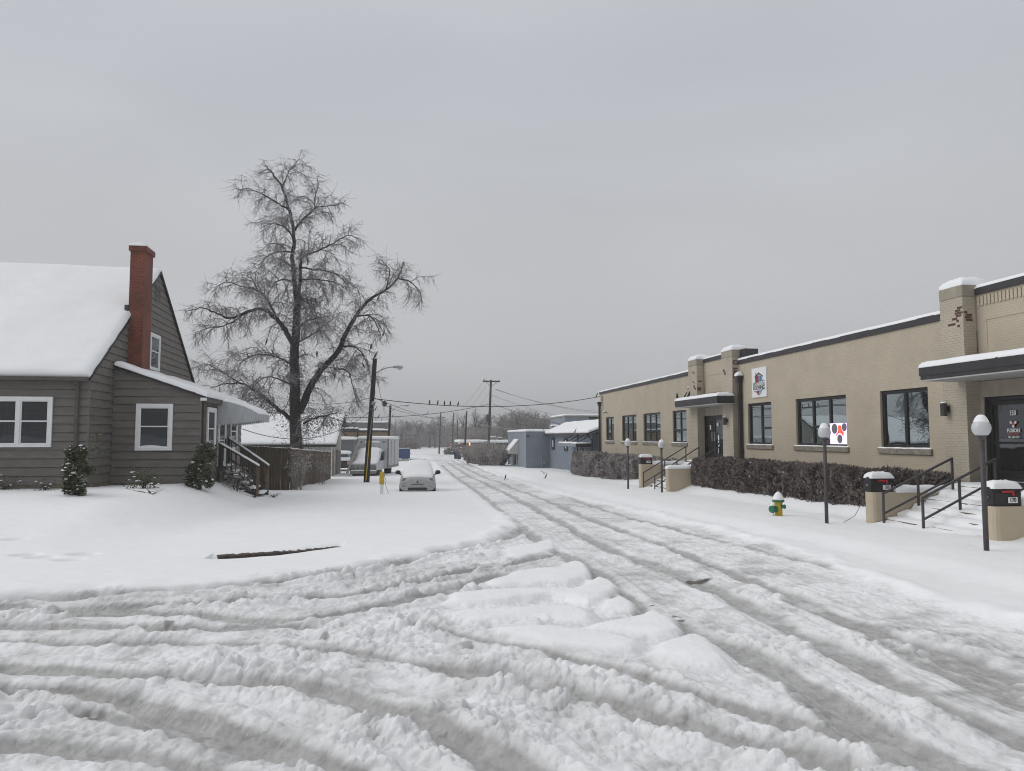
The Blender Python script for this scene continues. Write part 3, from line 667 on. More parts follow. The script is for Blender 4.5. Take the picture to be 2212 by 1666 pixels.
for j, vv in enumerate(np.linspace(AV0 - .02, AV1 + .02, 9)):
    e = min(j, 8 - j); t = .13 * (.35 if e == 0 else 1)
    ringsA.append([(u - .0, vv, z + .003) for u, z in arc] + [(arc[-1][0] + .03, vv, arc[-1][1] + .02)] + [(u + .015, vv, z + t * (.55 if q < 1 else 1) + .012 * math.sin(5 * vv + 3 * u)) for q, (u, z) in enumerate(arc[::-1])])
asn.loft(ringsA); snow_cap(asn, 'snow_cover', awn, local=True)
# wooden steps to the side door
st = root('porch_stairs', hl(2.9, 5.4, .6), 'dark wooden porch stairs with snowy handrails below the awning', 'stairs', rz=TH)
def stl(p): return (p[0] - 2.9, p[1] - 5.4, p[2] - .6)
xs = Matrix.Translation((-2.9, -5.4, -.6))
tr = MB(); ts = MB()
tr.box(2.86, 3.15, 4.62, 6.2, .50, .56); snow_slab(ts, (2.87, 4.63, .562), (3.15, 4.63, .562), (3.15, 6.19, .562), (2.87, 6.19, .562), .05, 5, 8, 2)
for k in range(5):
    u0 = 3.12 + .26 * k; z0 = .32 - .205 * k
    tr.box(u0, u0 + .30, 4.66, 6.16, z0 - .045, z0); snow_slab(ts, (u0 + .01, 4.67, z0 + .002), (u0 + .3, 4.67, z0 + .002), (u0 + .3, 6.15, z0 + .002), (u0 + .01, 6.15, z0 + .002), .07, 5, 8, k)
tr.build('tread', M['dark_wood'], st, local=True, xf=xs); ts.build('tread_snow', M['snow'], st, local=True, xf=xs, smooth=True)
M['post_wood'] = mat('weathered_post', (.13, .095, .06), .8, var=.4, vscale=8, stretch=(1, 1, .2))
for vv, zt0, zt1, ue in ((4.62, 1.42, .55, 4.32), (6.2, 1.62, .50, 4.45)):
    s1 = MB(); s1.beam((2.95, vv, .36), (ue, vv, -.62), .05, .26); s1.build('stringer', M['dark_wood'], st, local=True, xf=xs)
    h = MB(); h.beam((2.88, vv, zt0), (ue + .04, vv, zt1), .09, .05); h.beam((2.92, vv, zt0 - .78), (ue, vv, zt1 - .72), .05, .07)
    for k in range(8):
        t = (k + .7) / 8.6; u = 2.92 + (ue - 2.92) * t; zz = zt0 + (zt1 - zt0) * t; h.box(u - .02, u + .02, vv - .018, vv + .018, zz - .78, zz - .04)
    hr = h.build('handrail', M['dark_wood'], st, local=True, xf=xs)
    hs_ = MB(); sx = np.array([2.95, vv, zt0]); ex = np.array([ue + .05, vv, zt1])
    snow_slab(hs_, (2.95, vv - .045, zt0 + .012), (ue + .05, vv - .045, zt1 + .027), (ue + .05, vv + .045, zt1 + .027), (2.95, vv + .045, zt0 + .012), .055, 16, 3, 7); hs_.build('rail_snow', M['snow'], hr, local=True, xf=xs, smooth=True)
    p = MB(); p.box(ue - .045, ue + .045, vv - .046, vv + .046, -.95, zt1 - .03); p.build('newel_post', M['post_wood'], st, local=True, xf=xs)
    p = MB(); p.box(2.90, 3.0, vv - .05, vv + .05, -.4, zt0 - .03); p.build('newel_post', M['dark_wood'], st, local=True, xf=xs)
# ================================================================ shrubs
M['evergreen'] = mat('evergreen_leaf', (.030, .045, .018), .5, col2=(.085, .085, .035), vscale=9)
M['frost_leaf'] = mat('frosted_leaf', (.20, .185, .16), .7, col2=(.42, .41, .40), vscale=12)
M['brown_leaf'] = mat('brown_leaf', (.07, .05, .035), .7, col2=(.16, .13, .11), vscale=12)
def cloud_pts(rg, n, h, r, top_taper=.75, lean=0., nclump=44):
    cz = rg.uniform(.06, .97, nclump); ca = rg.uniform(0, 2 * math.pi, nclump); prof = r * (.78 + .3 * np.sin(np.pi * np.clip(cz * 1.05, 0, 1))) * (1 - (1 - top_taper) * cz ** 3)
    cr = prof * np.sqrt(rg.uniform(.15, 1, nclump)); C = np.stack([cr * np.cos(ca) + lean * cz ** 2, cr * np.sin(ca), cz * h], 1)
    i = rg.randint(0, nclump, n); off = rg.normal(size=(n, 3)); off /= np.linalg.norm(off, axis=1, keepdims=True); off *= (rg.uniform(0, 1, (n, 1)) ** .33) * r * .46
    P = C[i] + off; P[:, 2] = np.abs(P[:, 2]); return P
def leaf_shrub(name, label, cat, base, h, r, n, m, leaf=.085, lean=0., snow=60, seed=1, group=None, stems=7, taper=.75, extra=None):
    rg = np.random.RandomState(seed); rt = root(name, base, label, cat, group)
    P = cloud_pts(rg, n, h, r, taper, lean)
    if extra is not None:
        for (ax, ay, az), k, rr in extra:
            Q = rg.normal(size=(k, 3)) * rr + np.array([ax, ay, az]); P = np.concatenate([P, Q])
    n = len(P); D = rg.normal(size=(n, 3)); D[:, 2] = np.abs(D[:, 2]) * .5; Nn = rg.normal(size=(n, 3)); Nn[:, 2] += .8
    V, Fq = leaf_arrays(P + np.array(base), D, Nn, leaf * rg.uniform(.6, 1.3, n), leaf * .55 * rg.uniform(.7, 1.2, n))
    np_mesh('foliage', V, Fq, m, rt)
    P0, P1, R0, R1 = [], [], [], []
    for k in range(stems):
        a = rg.uniform(0, 6.28); q = np.array([.15 * r * math.cos(a), .15 * r * math.sin(a), -.1]); d = np.array([math.cos(a) * r * .8, math.sin(a) * r * .8, h * rg.uniform(.6, .95)])
        for j in range(4):
            t = (j + 1) / 4; e = d * t * np.array([t, t, 1]) + rg.normal(size=3) * .03; P0.append(q + base); P1.append(e + base); R0.append(.018 * (1.2 - t)); R1.append(.018 * (1.0 - t * .8)); q = e
    V, Fq = twig_arrays(P0, P1, R0, R1, 4); np_mesh('stem', V, Fq, M['bark'], rt)
    if snow:
        j = rg.randint(0, n, snow); Ps = P[j] + np.array([0, 0, .015]); s_ = rg.uniform(.5, 1.2, snow) * leaf * 1.0
        V = []; Fq = []
        mb = MB()
        for p, s in zip(Ps, s_):
            mb.lathe((p[0] + base[0], p[1] + base[1], p[2] + base[2]), [(s * .7, 0), (s * .62, s * .22), (s * .25, s * .4)], 6)
        tag(mb.build('snow_dusting', M['snow'], rt, smooth=True), kind='stuff')
    return rt
b = G(165, 1070); leaf_shrub('evergreen_shrub', 'upright evergreen shrub with a stray top sprig below the downspout', 'shrub', (b[0], b[1], b[2] - .05), 1.32, .28, 3800, M['evergreen'], .085, .03, 46, 4, taper=.95, extra=[((.38, 0, 1.5), 50, .07), ((.5, 0, 1.6), 30, .05), ((.55, 0, 1.25), 36, .06)])
b = hl(3.05, 1.2); b = (b[0], b[1], float(gh(b[0], b[1])) - .28); leaf_shrub('evergreen_shrub', 'dense evergreen shrub dusted with snow beside the porch stairs', 'shrub', b, 1.78, .38, 5600, M['evergreen'], .085, .12, 66, 7, taper=.8)
b = G(308, 1056); leaf_shrub('small_shrub', 'low sprawling evergreen shrub under the lean-to window', 'shrub', (b[0], b[1], b[2] - .03), .5, .42, 420, M['evergreen'], .08, 0, 14, 9)
b = G(508, 1060); leaf_shrub('small_shrub', 'rounded frosty shrub in front of the porch stairs', 'shrub', (b[0], b[1], b[2] - .03), .85, .55, 900, M['frost_leaf'], .06, 0, 14, 10)
b = G(12, 1056); leaf_shrub('small_shrub', 'dry brown bush against the house wall at the left picture edge', 'shrub', (b[0], b[1], b[2] - .03), .32, .38, 320, M['brown_leaf'], .06, 0, 10, 11)
b = G(100, 1057); leaf_shrub('small_shrub', 'dry brown bush under the paired front window', 'shrub', (b[0], b[1], b[2] - .03), .24, .32, 220, M['brown_leaf'], .06, 0, 8, 12)
M['frost_stem'] = mat('frosted_stem', (.16, .14, .13), .6, col2=(.42, .40, .39), vscale=3)
def bare_shrub(name, label, base, h, r, seed, n=26, frost=260, group=None, tr=.011, lf=1.0):
    rg = np.random.RandomState(seed); rt = root(name, base, label, 'shrub', group); P0, P1, R0, R1, T = [], [], [], [], []
    for k in range(n):
        a = rg.uniform(0, 6.28); rr = r * rg.uniform(.2, 1); q = np.array([rr * .3 * math.cos(a), rr * .3 * math.sin(a), -.05]); hh = h * rg.uniform(.55, 1)
        for j in range(5):
            t = (j + 1) / 5; e = np.array([rr * math.cos(a) * (.3 + .7 * t), rr * math.sin(a) * (.3 + .7 * t), hh * t]) + rg.normal(size=3) * .05
            P0.append(q); P1.append(e); R0.append(tr * (1.3 - t)); R1.append(tr * (1.1 - t)); q = e
            if j > 1:
                for _ in range(2):
                    d = rg.normal(size=3) * .16; d[2] = abs(d[2]); P0.append(e); P1.append(e + d); R0.append(tr * .5); R1.append(tr * .3); T.append(e + d)
    V, Fq = twig_arrays(np.array(P0) + base, np.array(P1) + base, R0, R1, 3); np_mesh('stem', V, Fq, M['frost_stem'] if lf < 2 else M['twig'], rt)
    if frost:
        T = np.array(T); i = rg.randint(0, len(T), frost); P = T[i] + rg.normal(size=(frost, 3)) * .05 * lf; D = rg.normal(size=(frost, 3)); Nn = rg.normal(size=(frost, 3))
        V, Fq = leaf_arrays(P + base, D, Nn, rg.uniform(.05, .09, frost) * lf, rg.uniform(.03, .05, frost) * lf); tag(np_mesh('foliage', V, Fq, M['frost_leaf'], rt), kind='stuff')
    return rt
b = G(645, 1058); bare_shrub('bare_shrub', 'leggy bare shrub with frosted leaves in front of the board fence', b, 1.65, .75, 21, 26, 520, lf=1.4)
b = G(695, 1045); bare_shrub('bare_shrub', 'smaller icy twig shrub at the right half of the board fence', b, 1.5, .6, 22, 16, 240, lf=1.4)
for (px, py), sd in zip(((548, 1075), (590, 1075), (325, 1068)), (31, 32, 33)):
    b = G(px, py); rg = np.random.RandomState(sd); n = 16; P0 = np.tile(np.array(b), (n, 1)) + rg.normal(size=(n, 3)) * .03; P1 = P0 + rg.normal(size=(n, 3)) * np.array([.2, .1, .05]) + np.array([0, 0, .12])
    V, Fq = twig_arrays(P0, P1, [.012] * n, [.003] * n, 3); o = np_mesh('grass_tuft', V, Fq, M['brown_leaf'])
    tag(o, {31: 'drooping dry grass tuft at the foot of the porch stairs', 32: 'flattened dry weed on the snow right of the porch stairs', 33: 'thin dry stalks in front of the low evergreen shrub'}[sd], 'grass')
# ================================================================ board fence
fence = root('board_fence', (-5.7, 37, -.9), 'weathered brown board fence turning a corner behind the porch stairs', 'fence')
M['fence_dark'] = mat('mossy_boards', (.034, .027, .019), .85, col2=(.095, .074, .048), vscale=5, stretch=(3, 3, .35), bump=.4)
M['fence_grey'] = mat('grey_boards', (.055, .039, .028), .85, col2=(.145, .108, .08), vscale=5, stretch=(3, 3, .3), bump=.4)
def boards(name, a, b, za, zb, ta, tb, m, seed):
    rg = random.Random(seed); f = MB(); a = np.array(a); b = np.array(b); Lh = np.linalg.norm(b - a); d = (b - a) / Lh; nrm = np.array([d[1], -d[0]]); k = int(Lh / .145); fsn = MB()
    for i in range(k):
        t = i / k; p = a + d * Lh * t; q = p + d * .139; z0 = za + (zb - za) * t; z1 = ta + (tb - ta) * t + rg.uniform(-.03, .03); o = nrm * rg.uniform(-.006, .006)
        p = p + o; q = q + o; c = .03; vs = []
        for s in (0, .02):
            e = nrm * s
            for (w, z) in ((p, z0), (q, z0), (q, z1 - c), (q - d * c, z1), (p + d * c, z1), (p, z1 - c)): vs.append((w[0] + e[0], w[1] + e[1], z))
        f.add(vs, [(0, 1, 2, 3, 4, 5), (11, 10, 9, 8, 7, 6)] + [((j + 1) % 6, j, 6 + j, 6 + (j + 1) % 6) for j in range(6)])
        if rg.random() < .8:
            e = nrm * .01; m_ = (p + q) / 2 + e; fsn.lathe((m_[0], m_[1], z1 - .002), [(.05, 0), (.045, .012), (.02, .022)], 6)
    o = f.build(name, m, fence); tag(fsn.build('board_snow', M['snow'], o, smooth=True), kind='stuff')
    ps = MB()
    return o
boards('fence_panel', (-11.5, 37.6), (-5.7, 37.0), -.75, -1.0, 1.42, 1.10, M['fence_dark'], 1)
boards('fence_panel', (-5.7, 37.0), (-5.32, 51.7), -1.1, -1.4, 1.09, .62, M['fence_grey'], 2)
# ================================================================ GARAGE behind the fence
M['old_white'] = mat('old_white_paint', (.46, .46, .44), .7, var=.12, vscale=3)
M['cream_siding'] = mat('cream_siding', (.47, .45, .36), .6, var=.06, vscale=3)
M['tan_panel'] = mat('tan_panel', (.33, .26, .17), .7)
M['oxblood'] = mat('oxblood_door', (.055, .018, .016), .5, var=.2)
gar = root('garage', (-8, 57, -1.4), 'white garage with broad snowy roof and brown door behind the board fence', 'garage')
g = MB(); g.box(-17, -5.86, 56.9, 65.3, -1.6, 1.0); g.build('wall', M['old_white'], gar)
g = MB(); siding(g, 'x', -5.86, 1, [(56.9, 1.0), (65.3, 1.0), (65.3, 2.45), (63.2, 3.25), (56.9, 1.15)], 1.0, 3.3, .16, .015); g.prism([(56.95, .9), (65.2, .9), (65.2, 2.4), (63.2, 3.2), (56.95, 1.1)], 'x', -16.9, -5.87); g.build('gable', M['cream_siding'], gar)
g = MB(); g.prism([(56.2, .96), (56.2, 1.08), (63.2, 3.42), (65.7, 2.55), (65.7, 2.43), (63.2, 3.30)], 'x', -17.2, -5.39); gr = g.build('roof', M['black_trim'], gar)
g = MB(); snow_slab(g, (-17.2, 56.18, 1.084), (-5.40, 56.18, 1.084), (-5.40, 63.2, 3.424), (-17.2, 63.2, 3.424), .15, 30, 16, 12); snow_slab(g, (-5.4, 63.22, 3.41), (-5.4, 65.7, 2.554), (-17.2, 65.7, 2.554), (-17.2, 63.22, 3.41), .1, 6, 20, 13); snow_cap(g, 'snow_cover', gr)
g = MB(); g.box(-17.2, -5.41, 56.08, 56.19, .90, 1.05); g.build('gutter', M['black_trim'], gar)
for a_, b_ in ((56.92, 57.35), (59.2, 59.6)): g = MB(); g.box(-5.845, -5.79, a_, b_, -1.5, .95); g.build('corner_board', M['white'], gar)
g = MB(); g.box(-5.845, -5.81, 57.36, 59.19, -1.5, .6); g.build('side_panel', M['tan_panel'], gar)
g = MB(); g.box(-5.845, -5.80, 60.1, 62.3, -1.5, .55); g.box(-5.845, -5.80, 62.9, 64.2, -1.5, .4); g.build('door', M['oxblood'], gar)
g = MB(); g.frame('x', -5.845, -5.78, 59.95, 62.45, -1.5, .7, .13, .01); g.frame('x', -5.845, -5.78, 62.75, 64.35, -1.5, .55, .13, .01); g.build('door_trim', M['old_white'], gar)
# ================================================================ BIG TREE with ivy
TP = lambda u, v: (379.5 + .436 * u, 303.6 + .436 * v)
TD = 45.4
LIMBS = [  # (points in the tree's crop, r0, r1, depth swing)
    ([(600, 1560), (592, 1400), (590, 1200), (588, 1050), (598, 920), (600, 800)], .43, .21, 0),
    ([(600, 800), (580, 620), (585, 450), (562, 345), (530, 240), (480, 165), (440, 125)], .19, .03, 1.0),
    ([(598, 880), (612, 760), (620, 600), (628, 545)], .17, .06, -.8),
    ([(622, 590), (640, 575), (700, 548), (780, 510), (850, 470), (905, 485)], .07, .015, -2.5),
    ([(588, 445), (640, 382), (700, 332), (765, 325), (830, 310)], .08, .015, 2.0),
    ([(690, 340), (690, 280), (700, 240)], .05, .012, 1.0),
    ([(560, 345), (500, 308), (430, 265), (360, 240), (305, 245)], .07, .012, -1.8),
    ([(530, 235), (555, 165), (600, 105), (620, 75)], .05, .01, .6),
    ([(582, 1015), (545, 940), (490, 875), (430, 835), (360, 848), (270, 882), (205, 855), (130, 830), (60, 845)], .20, .02, -3.0),
    ([(360, 848), (280, 900), (210, 925), (150, 932), (95, 970)], .08, .012, 2.5),
    ([(500, 885), (455, 790), (405, 742), (340, 728), (250, 702), (180, 750)], .11, .012, 2.8),
    ([(405, 742), (380, 690), (330, 665)], .05, .01, 0),
    ([(612, 1350), (660, 1240), (718, 1140), (800, 1052), (850, 945), (900, 860), (960, 790), (1040, 740), (1100, 682), (1130, 600)], .30, .03, 2.5),
    ([(1100, 682), (1160, 700), (1205, 745), (1222, 800)], .06, .012, 1.0),
    ([(1040, 740), (1060, 640), (1010, 610)], .05, .012, -1.5),
    ([(895, 870), (955, 868), (1000, 920), (1020, 985)], .07, .012, -2.2),
    ([(835, 1020), (900, 1030), (945, 1100), (972, 1210)], .08, .012, 2.2),
    ([(785, 1130), (850, 1142), (878, 1220), (905, 1320)], .07, .012, -2.0),
    ([(580, 1390), (515, 1335), (440, 1272), (380, 1232), (320, 1203), (240, 1207), (180, 1228)], .17, .02, -2.0),
    ([(445, 1275), (385, 1280), (345, 1302)], .08, .012, 1.0),
    ([(320, 1203), (230, 1150), (150, 1110), (90, 1130)], .06, .01, 2.0),
    ([(635, 1400), (700, 1372), (760, 1362), (810, 1340)], .10, .015, -2.0),
    ([(625, 630), (700, 640), (770, 652), (832, 692), (868, 745)], .07, .012, 2.0),
    ([(620, 690), (690, 688), (785, 702), (850, 740)], .06, .012, -2.4),
    ([(580, 552), (520, 552), (460, 572), (405, 622)], .07, .012, 2.2),
    ([(600, 782), (650, 802), (695, 860), (720, 960)], .07, .012, -2.0),
    ([(585, 700), (530, 690), (480, 720), (440, 800)], .07, .012, -2.2),
    ([(590, 1120), (520, 1080), (420, 1060), (320, 1090), (250, 1060)], .08, .012, 2.6),
    ([(600, 1000), (680, 960), (760, 900), (820, 850)], .08, .012, 3.0),
    ([(590, 950), (640, 900), (700, 880), (760, 870)], .06, .012, -3.0),
    ([(585, 480), (540, 430), (480, 410), (420, 440)], .06, .012, -2.6),
    ([(590, 1220), (500, 1180), (430, 1180), (330, 1270)], .07, .012, -3.0),
]
def make_tree(limbs3, seed, sec_sp=.30, sec_len=(.8, 2.3), twigs=2, tr=.0125, skip=.12, droop=.12):
    rg = np.random.RandomState(seed); P0, P1, R0, R1 = [], [], [], []
    def seg(a, b, r0, r1): P0.append(a); P1.append(b); R0.append(r0); R1.append(r1)
    def unit(v): return v / (np.linalg.norm(v) + 1e-9)
    for li, (pts, r0, r1) in enumerate(limbs3):
        pts = [np.array(p) for p in smooth_poly(pts, 5)]; ln = sum(np.linalg.norm(b - a) for a, b in zip(pts[:-1], pts[1:])); acc = 0; nxt = ln * (skip if li else .45)
        for a, b in zip(pts[:-1], pts[1:]):
            d = np.linalg.norm(b - a); dirn = unit(b - a)
            while acc + d > nxt:
                t = (nxt - acc) / d; p = a + (b - a) * t; f = nxt / ln; nxt += sec_sp * rg.uniform(.6, 1.4)
                v = unit(rg.normal(size=3)); v = unit(v - dirn * v.dot(dirn) * .8 + dirn * .45 + np.array([0, 0, .30])); L_ = rg.uniform(*sec_len) * (1.1 - .75 * f)
                k = max(3, int(L_ / .2)); q = p; rr0 = min(.034, (r0 + (r1 - r0) * f) * .5 + .012)
                for s in range(k):
                    u = s / k; up = .10 if u > .72 else -droop * (1.2 if u > .2 else .2)
                    v = unit(v + np.array([0, 0, up]) + rg.normal(size=3) * .16); e = q + v * L_ / k
                    seg(q, e, rr0 * (1 - u * .65), rr0 * (1 - (u + 1 / k) * .65))
                    for _ in range(twigs if s else 1):
                        w_ = unit(rg.normal(size=3)); w_ = unit(w_ - v * w_.dot(v) * .6 + v * .5 + np.array([0, 0, -.25])); tl = rg.uniform(.3, .95); h = q + (e - q) * rg.rand()
                        for m_ in range(3):
                            w_ = unit(w_ + np.array([0, 0, (-.42, -.12, .34)[m_]]) + rg.normal(size=3) * .18); h2 = h + w_ * tl / 3; seg(h, h2, tr * (1 - m_ * .2), tr * (.8 - m_ * .2))
                            if rg.rand() < .75:
                                x_ = unit(w_ * .6 + rg.normal(size=3) * .8 + np.array([0, 0, .2])); seg(h2, h2 + x_ * rg.uniform(.06, .2), tr * .8, tr * .5)
                            h = h2
                    q = e
            acc += d
    return P0, P1, R0, R1
rgT = np.random.RandomState(2); limbs3 = []
for pts, r0, r1, sw in LIMBS:
    n = len(pts); q = []
    for i, (u, v) in enumerate(pts):
        x, y = TP(u, v); q.append(pD(TD + sw * (i / (n - 1)) ** .8, x, y))
    limbs3.append((q, r0 * (.95 if not limbs3 else .86), r1))
big = root('bare_tree', (limbs3[0][0][0][0], limbs3[0][0][0][1], -1.15), 'tall leafless ice coated tree with ivied trunk rising behind the board fence', 'tree')
tm = MB()
for i, (q, r0, r1) in enumerate(limbs3):
    pts = smooth_poly(q, 5); k = len(pts)
    if i == 0: pts = [np.array([pts[0][0], pts[0][1], -1.5])] + pts; k += 1
    rs = [r0 + (r1 - r0) * (j / (k - 1)) ** .8 for j in range(k)]
    if i == 0: rs[0] = .62; rs[1] = .46
    pts = [p + rgT.normal(size=3) * .02 for p in pts]; tm.tube(pts, rs, 9)
tm.build('trunk', M['bark'], big, smooth=True)
A_ = make_tree(limbs3, 4, sec_sp=.21, sec_len=(.8, 2.3), twigs=4, tr=.0105, droop=.18); V, Fq = twig_arrays(*A_); np_mesh('crown', V, Fq, M['twig'], big)
M['ivy'] = mat('ivy_leaf', (.012, .014, .010), .5, col2=(.045, .042, .032), vscale=6)
n = 6500; C = []
for k in range(n):
    i = rgT.choice([0, 0, 0, 12, 18, 21, 25]); q = smooth_poly(limbs3[i][0], 4); t = rgT.rand() * {0: .62, 12: .5, 18: .6, 21: 1, 25: .6}[i]; p = q[int(t * (len(q) - 1))]
    low = p[2] < 3.2; s = .62 if low else .30; C.append(p + rgT.normal(size=3) * np.array([s, s, .45]) + (np.array([.25, 0, -.25]) if low else 0))
C = np.array(C); C[:, 2] = np.maximum(C[:, 2], .35); V, Fq = leaf_arrays(C, rgT.normal(size=(n, 3)) + [0, 0, -.8], rgT.normal(size=(n, 3)), rgT.uniform(.05, .11, n), rgT.uniform(.04, .08, n)); np_mesh('ivy', V, Fq, M['ivy'], big)
# ================================================================ poles
M['pole'] = mat('creosote_pole', (.030, .021, .018), .8, var=.45, vscale=9, stretch=(2, 2, .15), bump=.5)
M['pole_grey'] = mat('grey_brown_pole', (.055, .045, .040), .85, var=.4, vscale=9, stretch=(2, 2, .15))
M['lamp_metal'] = mat('galvanised_arm', (.36, .38, .39), .45, metal=.4, var=.1)
M['lamp_lens'] = mat('lamp_lens', (.55, .58, .60), .15)
M['yellow'] = mat('yellow_plastic', (.50, .34, .025), .45, var=.2, vscale=8)
M['insul'] = mat('insulator', (.10, .09, .085), .4)
def cobra(parent, base, dx, dz, head=.62, dy=-.1):
    a = MB(); pts = []
    for i in range(9):
        t = i / 8; pts.append((base[0] + dx * t, base[1] + dy * t, base[2] + dz * (1 - (1 - t) ** 2)))
    a.tube(pts, .035, 8); o = a.build('lamp_arm', M['lamp_metal'], parent, smooth=True)
    e = pts[-1]; h = MB(); rings = []
    for t, w, z0, z1 in ((0, .05, -.04, .05), (.15, .10, -.06, .09), (.5, .15, -.08, .12), (.85, .13, -.07, .09), (1, .05, -.03, .03)):
        x = e[0] + head * t; rings.append([(x, e[1] + w * math.cos(k * math.pi / 4), e[2] + (z0 + z1) / 2 + (z1 - z0) / 2 * math.sin(k * math.pi / 4)) for k in range(8)])
    h.loft(rings); hd = h.build('lamp_head', M['lamp_metal'], parent, smooth=True)
    l = MB(); l.lathe((e[0] + head * .68, e[1], e[2] - .16), [(.02, -.02), (.09, 0), (.115, .05), (.10, .10)], 10); l.build('lens', M['lamp_lens'], hd, smooth=True)
    s = MB(); snow_slab(s, (e[0] + .06, e[1] - .09, e[2] + .06), (e[0] + head * .9, e[1] - .09, e[2] + .06), (e[0] + head * .9, e[1] + .09, e[2] + .06), (e[0] + .06, e[1] + .09, e[2] + .06), .08, 6, 4, 3); snow_cap(s, 'snow_cap', hd)
def poleobj(name, label, base, top, r0, r1, m, group=None, cat='utility pole'):
    rt = root(name, base, label, cat, group); p = MB(); b = np.array(base); t = np.array(top)
    p.tube([b + (t - b) * k - (np.array([0, 0, .4]) if k == 0 else 0) for k in (0, .25, .5, .75, 1)], [r0 + (r1 - r0) * k for k in (0, .25, .5, .75, 1)], 10); p.build('pole', m, rt, smooth=True); return rt
B1 = G(791, 1041); T1 = pD(45.5, 810, 775)
p1 = poleobj('utility_pole', 'leaning dark wooden pole with arched street lamp and yellow guard strip', B1, T1, .19, .135, M['pole'])
q = pD(45.4, 816, 806); cobra(p1, (q[0] - .1, q[1], q[2]), 1.02, .36)
y = MB(); a_, b_ = pD(45.0, 797.6, 950), pD(45.0, 790.5, 1040); y.beam(a_, b_, .06, .05); y.build('guard_strip', M['yellow'], p1)
y = MB(); a_, b_ = pD(45.15, 811, 845), pD(45.0, 797.8, 949); y.tube([a_, b_], .016, 6); y.build('conduit', M['lamp_metal'], p1)
y = MB(); c_ = pD(45.1, 805, 871); y.box(c_[0] - .06, c_[0] + .06, c_[1] - .02, c_[1] + .03, c_[2] - .11, c_[2] + .11); y.build('tag_plate', M['lamp_metal'], p1)
y = MB(); q = pD(45.4, 818, 803); e = pD(45.4, 831, 793); y.tube([q, (e[0], q[1], e[2] + .05), (e[0] + .03, q[1], e[2] - .28)], .012, 5); y.build('wire_bracket', M['iron'], p1)
B2 = pD(86., 836.6, 1010); B2[2] = float(gh(B2[0], B2[1])); T2 = pD(86., 843.5, 876)
p2 = poleobj('utility_pole', 'thinner dark pole with floodlight and street lamp behind the box truck', B2, T2, .17, .13, M['pole'])
q = pD(85.8, 845, 890); cobra(p2, q, 1.35, .75, .7)
y = MB(); a_ = pD(85.8, 842, 879); b_ = pD(85.8, 831, 877); y.tube([a_, b_], .03, 6); c_ = pD(85.7, 830.5, 872.5); y.loft([[(c_[0] + s * .32 * math.cos(k * .785), c_[1] + t * .25, c_[2] + s * .36 * math.sin(k * .785)) for k in range(8)] for t, s in ((-1, 1.0), (0, .8), (1, .35))]); y.build('floodlight', M['black'], p2)
# T pole with crossarm
B3 = pD(105., 1054.5, 986); B3[2] = float(gh(B3[0], B3[1])); T3 = pD(105., 1060.5, 821)
p3 = poleobj('utility_pole', 'tall pole with a double crossarm and braces above the bushes', B3, T3, .21, .15, M['pole_grey'])
y = MB(); a_ = pD(104.8, 1043.3, 824); b_ = pD(104.8, 1080, 824.2)
for dy in (-.2, .2): y.beam((a_[0], a_[1] + dy, a_[2]), (b_[0], b_[1] + dy, b_[2]), .10, .17)
y.build('crossarm', M['pole_grey'], p3)
c_ = pD(104.8, 1060.3, 835)
for sx in (1050, 1074): e = pD(104.8, sx, 826); y = MB(); y.beam((e[0], e[1] - .28, e[2]), (c_[0], c_[1] - .22, c_[2]), .05, .05); y.build('brace', M['iron'], p3)
for px, py in ((1044, 822.5), (1050.5, 822.3), (1077, 822.6), (1059, 838), (1060.5, 842)): e = pD(104.6, px, py); y = MB(); y.lathe(e, [(.05, -.16), (.075, -.05), (.05, .05), (.03, .1)], 6); y.build('insulator', M['insul'], p3)
y = MB(); c_ = pD(104.5, 1053.5, 900); y.lathe((c_[0], c_[1], c_[2] - .5), [(.16, -.3), (.22, -.2), (.22, .6), (.16, .75)], 8); y.tube([(c_[0], c_[1], c_[2] + .3), pD(104.6, 1058, 890)], .03, 5); y.build('transformer', M['iron'], p3)
# far poles
p4 = poleobj('utility_pole', 'far slim pole with a crossarm in front of the woods left of the stop sign', G(948.5, 980.5), pD(205., 952.2, 891), .24, .19, M['pole_grey'])
y = MB(); a_ = pD(204.5, 942.5, 901); b_ = pD(204.5, 961.5, 902); y.beam(a_, b_, .2, .2); c_ = pD(204.5, 951.5, 908)
for s in (945, 958.5): e = pD(204.5, s, 902.5); y.beam(e, c_, .09, .09)
y.build('crossarm', M['pole_grey'], p4)
p5 = poleobj('utility_pole', 'far dark pole with small bracket directly right of the stop sign', pD(212., 975, 981), pD(212., 980.5, 892), .23, .18, M['pole_grey'])
for py, w in ((919.5, 6), (901, 3.5), (941, 5.5)): a_ = pD(211.5, 978.5 - w, py); b_ = pD(211.5, 978.5 + w * .8, py); y = MB(); y.beam(a_, b_, .14, .14); y.build('bracket', M['pole_grey'], p5)
p6 = poleobj('utility_pole', 'far short pole carrying a street lamp above the dark bushes', pD(200., 988, 983), pD(200., 988, 906.5), .2, .16, M['pole_grey'])
y = MB(); a_ = pD(199.5, 984.5, 904.5); b_ = pD(199.5, 996.5, 904.5); y.beam(a_, b_, .35, .22); y.build('lamp_head', M['lamp_metal'], p6)
p7 = poleobj('utility_pole', 'dark leaning pole at the left end of the tan bush row', G(1003, 995.5), pD(106., 1008.2, 888.5), .15, .10, M['pole'])
for py, w in ((927, 3.5), (909, 2)): a_ = pD(105.7, 1006.5 - w, py); b_ = pD(105.7, 1006.5 + w, py); y = MB(); y.beam(a_, b_, .08, .08); y.build('bracket', M['pole_grey'], p7)
